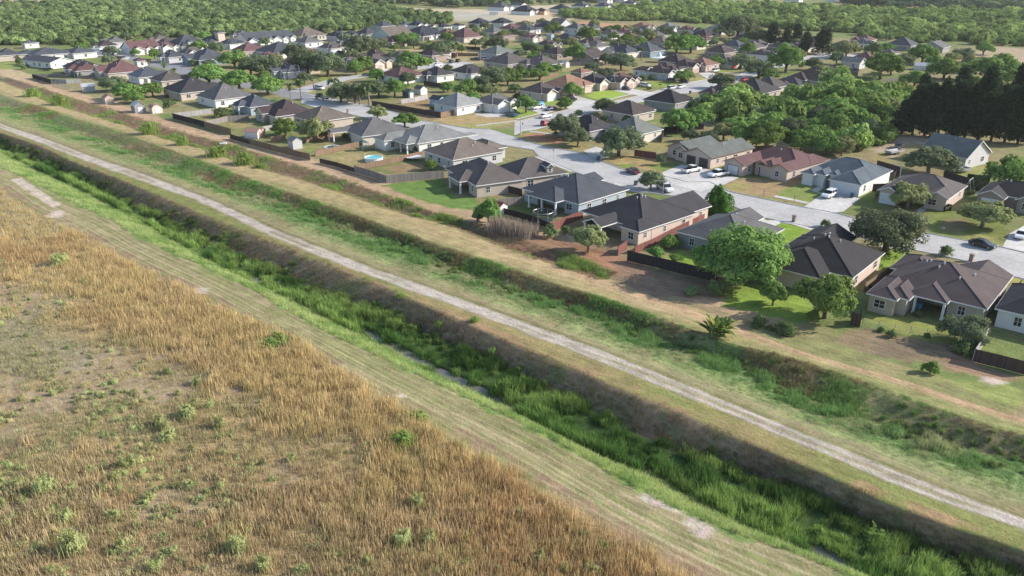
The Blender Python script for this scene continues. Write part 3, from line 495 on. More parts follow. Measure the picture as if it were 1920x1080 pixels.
def add_roof(mr, mf, x0, x1, y0, y1, kind, ze, sl, j):
    """one roof body over the rectangle; mr roof builder, mf fascia builder; j a small offset that keeps bodies from sharing planes"""
    e = 0.004 * j; x0 -= e; x1 += e; y0 -= e; y1 += e; ze += e; th = .17
    if kind == 'h':
        wx, wy = x1 - x0, y1 - y0; hf = min(wx, wy) / 2; zr = ze + th + sl * hf
        if wx >= wy: r0 = (x0 + hf, (y0 + y1) / 2, zr); r1 = (x1 - hf, (y0 + y1) / 2, zr)
        else: r0 = ((x0 + x1) / 2, y0 + hf, zr); r1 = ((x0 + x1) / 2, y1 - hf, zr)
        zt = ze + th; A = (x0, y0, zt); B = (x1, y0, zt); Cc = (x1, y1, zt); D = (x0, y1, zt)
        if wx >= wy: mr.quad([A, B, r1, r0]); mr.quad([Cc, D, r0, r1]); mr.quad([D, A, r0]); mr.quad([B, Cc, r1])
        else: mr.quad([A, B, r0]); mr.quad([Cc, D, r1]); mr.quad([D, A, r0, r1]); mr.quad([B, Cc, r1, r0])
        for p_, q_ in ((A, r0), (D, r0), (B, r1), (Cc, r1), (r0, r1)) if wx >= wy else ((A, r0), (B, r0), (D, r1), (Cc, r1), (r0, r1)):
            if (Vector(p_) - Vector(q_)).length > .3: mr.tube(Vector(p_) + Vector((0, 0, .0)), Vector(q_) + Vector((0, 0, .0)), .07, .07, 4, 1, False)
        lo = [(p[0], p[1], ze) for p in (A, B, Cc, D)]; up = [A, B, Cc, D]
        for k in range(4): mr.quad([lo[k], lo[(k + 1) % 4], up[(k + 1) % 4], up[k]])
        mr.quad(lo[::-1])
        o = .035
        for (a, b, c, d) in ((x0 - o, x1 + o, y0 - o, y0 - .003), (x0 - o, x1 + o, y1 + .003, y1 + o), (x0 - o, x0 - .003, y0, y1), (x1 + .003, x1 + o, y0, y1)): mf.box(a, b, c, d, ze - .03, zt - .012)
        return zr
    # gables: two slabs
    sw = kind == 'gx'
    if sw: a0, a1, b0, b1 = y0, y1, x0, x1
    else: a0, a1, b0, b1 = x0, x1, y0, y1
    am = (a0 + a1) / 2; hf = (a1 - a0) / 2; zr = ze + sl * hf
    def P(a, b, z): return (b, a, z) if sw else (a, b, z)
    for s, ae in ((0, a0), (1, a1)):
        c = [P(ae, b0, ze), P(am, b0, zr), P(am, b1, zr), P(ae, b1, ze)]; u = [(p[0], p[1], p[2] + th) for p in c]
        mr.quad(u); mr.quad(c[::-1]); mr.quad([c[0], c[3], u[3], u[0]]); mr.quad([c[0], u[0], u[1], c[1]]); mr.quad([c[3], c[2], u[2], u[3]])
        sg = -1 if s == 0 else 1
        q = [P(ae + sg * .003, b0 - .03, ze - .03), P(ae + sg * .04, b0 - .03, ze - .03), P(ae + sg * .04, b1 + .03, ze - .03), P(ae + sg * .003, b1 + .03, ze - .03)]
        q2 = [(p[0], p[1], p[2] + th + .02) for p in q]; i = len(mf.v); mf.v += q + q2
        for f in ((0, 3, 2, 1), (4, 5, 6, 7), (0, 1, 5, 4), (1, 2, 6, 5), (2, 3, 7, 6), (3, 0, 4, 7)): mf.f.append(tuple(i + k for k in f)); mf.m.append(0)
        for be, o in ((b0, -1), (b1, 1)):     # rake boards
            q = [P(ae, be + o * .003, ze - .05), P(am, be + o * .003, zr - .05), P(am, be + o * .045, zr - .05), P(ae, be + o * .045, ze - .05)]
            q2 = [(p[0], p[1], p[2] + th + .03) for p in q]; i = len(mf.v); mf.v += q + q2
            for f in ((0, 3, 2, 1), (4, 5, 6, 7), (0, 1, 5, 4), (1, 2, 6, 5), (2, 3, 7, 6), (3, 0, 4, 7)): mf.f.append(tuple(i + k for k in f)); mf.m.append(0)
    return zr + th
def add_wall(mb, x0, x1, y0, y1, kind, ze, sl, j):
    e = 0.005 * j; x0 += e; x1 -= e; y0 += e; y1 -= e; zt = ze + .04 + e
    mb.box(x0, x1, y0, y1, -.1, zt)
    if kind in ('gx', 'gy'):
        sw = kind == 'gx'
        def P(a, b, z): return (b, a, z) if sw else (a, b, z)
        a0, a1, b0, b1 = (y0, y1, x0, x1) if sw else (x0, x1, y0, y1)
        am = (a0 + a1) / 2; zp = ze + sl * ((a1 - a0) / 2 + OV) + .02; zs = zt - .01 + sl * OV
        for b, fl in ((b0 + .001, 0), (b1 - .001, 1)):
            pts = [P(a0, b, zt - .05), P(a1, b, zt - .05), P(a1, b, zs), P(am, b, zp), P(a0, b, zs)]
            mb.quad(pts if not fl else pts[::-1])
_wm = {}
def window_mesh(w, h, key='w'):
    k = (round(w, 1), round(h, 1), key)
    if k not in _wm:
        mb = MB(); f = .09
        mb.box(-w / 2 - f, w / 2 + f, -.05, 0, -f, 0, 0); mb.box(-w / 2 - f, w / 2 + f, -.05, 0, h, h + f, 0); mb.box(-w / 2 - f, -w / 2, -.05, 0, 0, h, 0); mb.box(w / 2, w / 2 + f, -.05, 0, 0, h, 0)
        mb.box(-.03, .03, -.045, 0, 0, h, 0); mb.box(-w / 2, -.03, -.045, -.02, h / 2 - .025, h / 2 + .025, 0); mb.box(.03, w / 2, -.045, -.02, h / 2 - .025, h / 2 + .025, 0)
        mb.box(-w / 2, w / 2, -.02, 0, 0, h, 1)
        _wm[k] = mb.mesh('window', [{'w': trimw, 'd': trimb, 'g': trimd}[key], WG])
    return _wm[k]
_gm = {}
def garage_mesh(w, h, mat, tr):
    k = (round(w, 1), round(h, 1), mat.name, tr.name)
    if k not in _gm:
        mb = MB(); n = 4; hh = h / n
        for i in range(n): mb.box(-w / 2, w / 2, -.05, 0, i * hh + .015, (i + 1) * hh - .015, 0)
        mb.box(-w / 2, w / 2, -.02, 0, 0, h, 0)
        for a, b, c, d in ((-w / 2 - .15, -w / 2, 0, h + .15), (w / 2, w / 2 + .15, 0, h + .15), (-w / 2, w / 2, h, h + .15)): mb.box(a, b, -.07, 0, c, d, 1)
        _gm[k] = mb.mesh('garage_door', [mat, tr])
    return _gm[k]
def door_mesh():
    if 'd' not in _gm:
        mb = MB(); mb.box(-.5, .5, -.05, 0, 0, 2.1, 0); mb.box(-.6, -.5, -.07, 0, 0, 2.2, 1); mb.box(.5, .6, -.07, 0, 0, 2.2, 1); mb.box(-.5, .5, -.07, 0, 2.1, 2.2, 1); mb.box(.38, .43, -.11, -.05, .95, 1.05, 1)
        _gm['d'] = mb.mesh('door', [darkdoor, trimw])
    return _gm['d']
def vent_mesh():
    if 'v' not in _gm:
        mb = MB(); mb.tube((0, 0, -.3), (0, 0, .35), .09, .09, 8, 0); mb.tube((0, 0, .3), (0, 0, .42), .16, .1, 8, 0); _gm['v'] = mb.mesh('roof_vent', [pipem])
    return _gm['v']
HOUSES = []
FACE = {'S': (0, -1, 0.0), 'R': (-1, 0, -90.0), 'N': (0, 1, 180.0), 'L': (1, 0, 90.0)}
def house(label, org, yaw, roofs, roofc, wallc, walls=None, trim=None, garages=(), doors=(), slope=.46, ze=2.72, detail=2, opens=(), posts=(), rnd=0, vents=0, wtrim='w', name='house', dormers=(), group=None, hs=1.0, cat='house', chimney=None):
    """roofs: local rectangles (x0,x1,y0,y1,kind); x runs left, y runs back"""
    rr = random.Random(rnd or hash(label) % 1000 if False else (rnd or sum(map(ord, label))))
    a = R(yaw - 180)      # local +x (left) is -X of a frame turned so that -y faces the canal
    t = thing(name, label, cat, org, 0, group)
    # local frame: ex = (cos yaw, sin yaw), ey = (sin yaw, -cos yaw)  -> left-handed, so mirror the local x
    M = Matrix(((-1, 0, 0), (0, 1, 0), (0, 0, 1)))
    t.rotation_euler = (0, 0, R(yaw + 180))
    # in this frame local X = -x_left, local Y: rotate (0,1) by yaw+180 = (sin yaw, -cos yaw) = ey
    T = lambda r: (-r[1], -r[0], r[2], r[3], r[4])
    rf = [T(r) for r in roofs]
    mr, mf, mw = MB(), MB(), MB(); zmax = 0
    for j, (x0, x1, y0, y1, kd) in enumerate(rf): zmax = max(zmax, add_roof(mr, mf, x0, x1, y0, y1, kd, ze * hs, slope, j))
    ws = [T(w) if len(w) == 5 else T((*w, 'h')) for w in walls] if walls else [(r[0] + OV, r[1] - OV, r[2] + OV, r[3] - OV, r[4]) for i, r in enumerate(rf) if i not in opens]
    for j, (x0, x1, y0, y1, kd) in enumerate(ws): add_wall(mw, x0, x1, y0, y1, kd, ze * hs, slope, j + 1)
    for dx, dy, face in dormers:
        X0 = -dx; mr2 = MB(); dd = -1 if face == 'L' else 1
        add_roof(mr, mf, X0 - 1.6, X0 + 1.6, dy - 1.0, dy + 1.0, 'gx', 4.6, .7, 3); mw.box(X0 - 1.2, X0 + 1.2, dy - .75, dy + .75, 3.0, 4.75)
        wdo = obj('window', window_mesh(.7, 1.0, wtrim), t, (X0 + 1.2, dy, 3.5)); wdo.rotation_euler = (0, 0, R(90))
    obj('roof', mr.mesh('roof', [roofm(roofc), shingle(roofc + '_ridge', [q * 1.5 for q in RC[roofc]])] if isinstance(roofc, str) else [roofc, roofc]), t)
    obj('fascia', mf.mesh('fascia', [trim or trimw]), t)
    obj('wall', mw.mesh('wall', [wallm(wallc) if isinstance(wallc, str) else wallc]), t)
    used = []
    def put(nm, me, face, u, x0, x1, y0, y1, z):
        fxn, fyn, rz = FACE[face]
        if face == 'S': p = (u, y0, z); r = 0
        elif face == 'N': p = (u, y1, z); r = 180
        elif face == 'R': p = (x1, u, z); r = 90
        else: p = (x0, u, z); r = -90
        o = obj(nm, me, t, p); o.rotation_euler = (0, 0, R(r)); return o
    def free(px_, py_, me_i):
        for i, (x0, x1, y0, y1, kd) in enumerate(ws):
            if i != me_i and x0 - .9 < px_ < x1 + .9 and y0 - .9 < py_ < y1 + .9: return False
        for q in used:
            if abs(q[0] - px_) < q[2] and abs(q[1] - py_) < q[2]: return False
        return True
    # right-hand side of the house is local +X here
    for (bi, face, u, w, h, mat) in garages:
        x0, x1, y0, y1, kd = ws[bi]
        c = {'S': (-u, y0), 'N': (-u, y1), 'R': (x1, u), 'L': (x0, u)}[face]
        put('garage_door', garage_mesh(w, h, mat, trim or trimw), face, -u if face in 'SN' else u, x0, x1, y0, y1, 0.02); used.append((c[0], c[1], w / 2 + 1.0))
    for (bi, face, u) in doors:
        x0, x1, y0, y1, kd = ws[bi]; c = {'S': (-u, y0), 'N': (-u, y1), 'R': (x1, u), 'L': (x0, u)}[face]
        put('door', door_mesh(), face, -u if face in 'SN' else u, x0, x1, y0, y1, 0.02); used.append((c[0], c[1], 1.3))
    if detail:
        for i, (x0, x1, y0, y1, kd) in enumerate(ws):
            for face in ('S', 'R', 'L', 'N') if detail > 1 else ('S', 'R'):
                lo, hi = (x0, x1) if face in 'SN' else (y0, y1); ln = hi - lo
                if ln < 2.6: continue
                n = max(1, int(ln / (4.4 if detail > 1 else 5.5)))
                for k in range(n):
                    u = lo + ln * (k + .5 + rr.uniform(-.18, .18)) / n
                    c = {'S': (u, y0), 'N': (u, y1), 'R': (x1, u), 'L': (x0, u)}[face]
                    out = (c[0] + {'S': 0, 'N': 0, 'R': .5, 'L': -.5}[face], c[1] + {'S': -.5, 'N': .5, 'R': 0, 'L': 0}[face])
                    if not free(out[0], out[1], i): continue
                    if rr.random() < .12: continue
                    w, h = rr.choice([(.9, 1.3), (1.2, 1.3), (1.5, 1.2), (.7, 1.0)])
                    put('window', window_mesh(w, h, wtrim), face, u, x0, x1, y0, y1, 2.15 * hs - h + (.1 if hs > 1 else 0))
    for (x, y) in posts:
        mb = MB(); mb.box(-.17, .17, -.17, .17, 0, ze * hs + .02); mb.box(-.22, .22, -.22, .22, 0, .25); mb.box(-.22, .22, -.22, .22, ze * hs - .22, ze * hs - .04); obj('porch_post', mb.mesh('porch_post', [trim or trimw]), t, (-x, y, 0))
    for k in range(vents):
        x0, x1, y0, y1, kd = rf[0]; u = rr.uniform(.25, .75); v = rr.uniform(.3, .7); X = x0 + (x1 - x0) * u; Yv = y0 + (y1 - y0) * v
        hgt = ze * hs + .17 + slope * min(X - x0, x1 - X, Yv - y0, y1 - Yv); obj('roof_vent', vent_mesh(), t, (X, Yv, hgt))
    if chimney:
        mb = MB(); mb.box(-.4, .4, -.4, .4, 0, 1.6); mb.box(-.5, .5, -.5, .5, 1.6, 1.75); obj('chimney', mb.mesh('chimney', [wallm('brick')]), t, (-chimney[0], chimney[1], zmax - 1.2))
    c = sum((Vector(((r[0] + r[1]) / 2, (r[2] + r[3]) / 2, 0)) for r in rf[:1]), Vector())
    ca, sa = math.cos(t.rotation_euler[2]), math.sin(t.rotation_euler[2]); wx, wy = org[0] + c.x * ca - c.y * sa, org[1] + c.x * sa + c.y * ca
    HOUSES.append((wx, wy, label)); return t
def near_house(label, k, x, y, at, yaw, roofs, *a, **kw):
    p = g(k, x, y, 2.72); ex = (math.cos(R(yaw)), math.sin(R(yaw))); ey = (ex[1], -ex[0])
    o = (p.x - at[0] * ex[0] - at[1] * ey[0], p.y - at[0] * ex[1] - at[1] * ey[1], 0)
    return house(label, o, yaw, roofs, *a, **kw)
near_house('purple-brown roofed brick house with two small hip bays and shaded patio facing the ditch', 'Q8', 1625, 835, (0, 0), 139,
    [(0, 15, -.2, 14.5, 'h'), (0, 7.8, 9, 17.2, 'gy'), (9.3, 16, 8, 16.6, 'h'), (10.8, 15.2, -5.5, 4, 'h'), (9.5, 13.6, -4.0, 5, 'h'), (4.9, 10.8, -1.7, 6, 'h')], 'brn', 'beige',
    walls=[(.45, 5.2, .4, 16.8), (5.2, 14.6, 4, 14), (11.2, 14.8, -5.1, 6), (9.9, 13.2, -3.6, 6), (9.8, 15.6, 9, 16.1)], posts=[(9.3, -1.3), (5.3, -1.3)], trim=trimw, wtrim='w', vents=6, slope=.45)
near_house('near-black roofed house behind the big backyard tree, pale streaks on its hip', 'Q8', 575, 595, (0, 0), 139,
    [(0, 14.5, .2, 15.5, 'h'), (3.6, 14, -3.6, 8, 'h'), (6.5, 14.3, 12, 20.5, 'gy'), (8, 14.5, 3, 13, 'h')], 'blk', 'peach', opens=(), vents=5, slope=.48)
near_house('charcoal roofed house with peach side wall and white screened porch', 'Q7', 220, 500, (0, 0), 132,
    [(0, 16.3, .4, 16.4, 'h'), (.9, 10.5, 12, 22.8, 'gy'), (0, 5, -1.1, 6, 'h'), (6.6, 11.4, -4.2, 2, 'gy')], 'char', 'peach', opens=(3,), posts=[(7, -3.9), (11, -3.9), (9, -3.9)],
    walls=[(.45, 15.8, 3.2, 16), (.5, 4.6, -.7, 5), (1.3, 10.1, 12, 22.3, 'gy')], vents=6, slope=.47)
near_house('blue-grey walled house with slate hip roof and white-columned back porch', 'Q3', 600, 885, (0, 0), 134,
    [(0, 16.8, .1, 16.5, 'h'), (4.1, 12.6, -2.5, 6, 'h'), (9, 15, 12, 19, 'gy')], 'slate', 'blue', walls=[(.42, 4.4, .5, 16), (4.4, 12.2, 2.6, 16), (12.2, 16.3, .6, 16), (9.4, 14.6, 12, 18.6, 'gy')], posts=[(4.5, -2.1), (12.2, -2.1), (8.4, -2.1)], vents=4, slope=.42)
near_house('charcoal-brown roofed brick house with corner back porch on the green lawn', 'Q2', 1405, 815, (0, 0), 117,
    [(0, 17.6, 0, 12.5, 'h'), (4.7, 11.5, -2.0, 5, 'h'), (.6, 13, 10.5, 24, 'h')], 'gbrn', 'beige', walls=[(.42, 4.9, .4, 12), (4.9, 11, 2.8, 12), (11, 17.1, .4, 12), (1, 12.6, 11, 23.6)], posts=[(5.1, -1.6), (11, -1.6)], dormers=[(2.6, 19.5, 'R')], vents=5, slope=.52)
near_house('tan hip-roofed house with grey walls beside the trampoline yard fence', 'Q2', 1190, 585, (0, 0), 128,
    [(0, 14.1, .2, 16.5, 'h'), (3.5, 13.5, 13, 20, 'h')], 'tan', 'lgrey', vents=3, slope=.46)
near_house('white walled house with pale grey hip roof next to the round turquoise pool', 'Q2', 880, 435, (0, 0), 128,
    [(0, 15.2, 0, 17.5, 'h'), (8.5, 14.7, -5.6, 6, 'h'), (1.3, 8.8, -2.8, 4, 'h'), (0, 3, 12, 20, 'h')], 'lgrey', 'white', walls=[(.42, 14.8, .6, 17), (8.9, 14.3, -5.2, 5)], posts=[(1.8, -2.3), (5.2, -2.3)], vents=4, slope=.42)
near_house('dark grey hip-roofed house with sloping patio cover and small whirlpool', 'Q2', 400, 370, (0, 0), 125,
    [(0, 14.9, -.8, 15, 'h'), (9.6, 13.8, -5.4, 1, 'gy')], 'grey', 'cream', walls=[(.42, 14.4, 1.2, 14.5), (.42, 8.5, -.4, 3)], posts=[(10, -5), (13.4, -5)], vents=3, slope=.46)
near_house('greenish-grey gabled house with two dark garage doors side by side', 'Q4', 450, 565, (0, 0), 130,
    [(0, 9.3, 0, 18.7, 'gy'), (7.6, 16.4, 2, 15, 'gy'), (8.5, 12.8, 1, 8, 'gy')], 'green', 'peach', garages=[(0, 'S', 2.6, 2.6, 2.2, gdd), (0, 'S', 6.5, 2.6, 2.2, gdd)], trim=trimb, vents=3, slope=.42)
near_house('red-brown roofed brick house with arched entry gable and single white garage door', 'Q4', 1140, 680, (0, 0), 130,
    [(0, 16, 4.5, 16.5, 'h'), (0, 5.2, 0, 10, 'gy'), (9.9, 16, -3.7, 8, 'gy'), (6, 10.1, .6, 9, 'gy'), (4.2, 8.6, .5, 9, 'h'), (0, 5.5, 10, 18, 'h')], 'mar', 'pink', garages=[(2, 'S', 13, 2.9, 2.2, gdw)], doors=[(3, 'S', 8)], trim=trimb, vents=3, slope=.47)
near_house('pale slate-roofed stucco house with square front tower and wide white garage door', 'Q4', 1800, 810, (0, 0), 136,
    [(0, 7.6, 0, 17.5, 'h'), (0, 15, 6.5, 18.5, 'h'), (9.4, 12.6, 2.8, 9.5, 'h'), (11.6, 15, 1.6, 9, 'h'), (7.4, 9.8, 4.5, 9, 'h')], 'blue', 'white', garages=[(0, 'S', 3.9, 5.0, 2.2, gdw)], doors=[(4, 'S', 8.6)], vents=2, slope=.46)
near_house('grey roofed brick house with half-round gable window behind clipped hedge', 'Q5', 1240, 935, (0, 0), 138,
    [(0, 5, 0, 10, 'gy'), (0, 13.6, 3.2, 14.5, 'h'), (9, 13.6, -2.6, 8, 'gy')], 'gbrn', 'pink', garages=[(2, 'S', 11.3, 2.9, 2.2, gdw)], vents=2, slope=.45)
near_house('grey roof mostly hidden under the largest mesquite tree', 'Q7', 515, 505, (14, 0), 137,
    [(0, 14, 0, 15, 'h'), (6, 12.5, 13, 19, 'gy')], 'grey', 'grey', vents=2, slope=.44)

def fit_house(label, k, x0, y0, x1, y1, style, roofc, wallc, yaw=134, ratio=1.0, rnd=0, **kw):
    """a house whose footprint is sized and placed so that it fills the traced extents"""
    X0, Yt = px(k, x0, y0); X1, Y1 = px(k, x1, y1)
    rr = random.Random(rnd or int(X0 * 7 + Y1 * 13)); w = 13.0
    ex = np.array([math.cos(R(yaw)), math.sin(R(yaw))]); ey = np.array([ex[1], -ex[0]])
    c = np.array(G(((X0 + X1) / 2, Y1 - 3)).xy)
    wmin = 4.5 if any(q in label for q in ('small', 'tiny', 'narrow', 'pyramid', 'tip')) else 12.5
    for it in range(12):
        d = w * ratio; cs = [c + ex * sx * w / 2 + ey * sy * d / 2 for sx in (-1, 1) for sy in (-1, 1)]
        eav = [PJ((q[0], q[1], 2.7)) for q in cs]; bas = [PJ((c[0] + (q[0] - c[0]) * .93, c[1] + (q[1] - c[1]) * .93, 0)) for q in cs]
        ax0, ax1 = min(q[0] for q in eav), max(q[0] for q in eav); ay = max(q[1] for q in bas)
        w = min(24, max(wmin, w * (X1 - X0) * (1.2 if Y1 < 140 else 1.06 if Y1 < 230 else 1.0) / (ax1 - ax0))); s = pscale(Y1); c = c + np.array([((X0 + X1) / 2 - (ax0 + ax1) / 2) / s, 0])
        dy = (Y1 - ay); c = c + np.array([0, -dy * (CAM_H * 1500 / CT) / (Y1 + 85) ** 2 * .9 / 1.0])
    d = w * ratio; org = c - ex * w / 2 - ey * d / 2
    gar = []; dr = []; opens = (); posts = []
    W, D = w, d
    if style == 'H': roofs = [(0, W, 0, D, 'h')] + ([(W * .12, W * .55, D * .5, D + 2.2, 'h')] if rr.random() < .6 else [])
    elif style == 'S': roofs = [(0, W, 2.2, D, 'h'), (W * .5, W * .93, 0, D * .6, 'gy' if rr.random() < .5 else 'h'), (0, W * .38, .8, D * .6, 'h')]
    elif style == 'P': roofs = [(0, W, 2.4, D, 'h'), (W * .3, W * .72, 0, D * .5, 'h')]; opens = (1,); posts = [(W * .33, .4), (W * .69, .4)]
    elif style == 'R':
        roofs = [(2.4, W, 0, D, 'h'), (0, W * .6, D * .04, D * .04 + 6.2, 'gx'), (1.3, W * .55, D * .62, D * .62 + 4.2, 'gx')]; gar = [(1, 'R', D * .04 + 3.1, 4.6 if rr.random() < .5 else 2.8, 2.2, kw.pop('gd', gdw))]
    elif style == 'R3':
        roofs = [(2.4, W, 0, D, 'gy'), (0, W * .6, D * .02, D * .02 + 6.2, 'gx'), (1.0, W * .55, D * .45, D * .45 + 4, 'gx'), (.6, W * .55, D * .72, D * .72 + 4.4, 'gx')]; gar = [(1, 'R', D * .02 + 3.1, 2.9, 2.2, kw.pop('gd', gdw))]
    elif style == 'RH':
        roofs = [(2.2, W, 0, D, 'h'), (0, W * .6, D * .05, D * .05 + 6.2, 'h'), (1.2, W * .5, D * .55, D * .55 + 4.6, 'h')]; gar = [(1, 'R', D * .05 + 3.1, 4.6, 2.2, kw.pop('gd', gdw))]
    elif style == 'F':     # garage facing the viewer's side of the street
        roofs = [(0, W, 3, D, 'h'), (W * .55, W, 0, D * .6, 'gy'), (W * .08, W * .42, 1.4, D * .5, 'gy')]; gar = [(1, 'S', W * .77, 2.9, 2.2, kw.pop('gd', gdw))]
    elif style == 'GX': roofs = [(0, W, 0, D, 'gx')]
    elif style == 'GY': roofs = [(0, W, 0, D, 'gy')]
    elif style == 'T': roofs = [(2, W, 0, D, 'h'), (0, W * .45, D * .3, D * .3 + 4.2, 'h')]
    kw.pop('gd', None); tower = kw.pop('tower', None)
    t = house(label, (org[0], org[1], 0), yaw, roofs, roofc, wallc, garages=gar, opens=opens, posts=posts, detail=kw.pop('detail', 1), vents=kw.pop('vents', 2 if Y1 > 90 else 0), rnd=rr.randint(1, 9999), slope=kw.pop('slope', rr.uniform(.47, .6)), **kw)
    if tower:
        mb = MB(); s = tower[0] / 2; x, y = -tower[2] * W, tower[3] * D; mb.box(x - s, x + s, y - s, y + s, 0, tower[1]); obj('tower', mb.mesh('tower', [wallm(wallc)]), t)
        m2, m3 = MB(), MB(); add_roof(m2, m3, x - s - .5, x + s + .5, y - s - .5, y + s + .5, 'h', tower[1], .45, 5); obj('tower_roof', m2.mesh('tower_roof', [roofm(roofc), roofm(roofc)]), t); obj('fascia', m3.mesh('fascia', [trimw]), t)
    return t
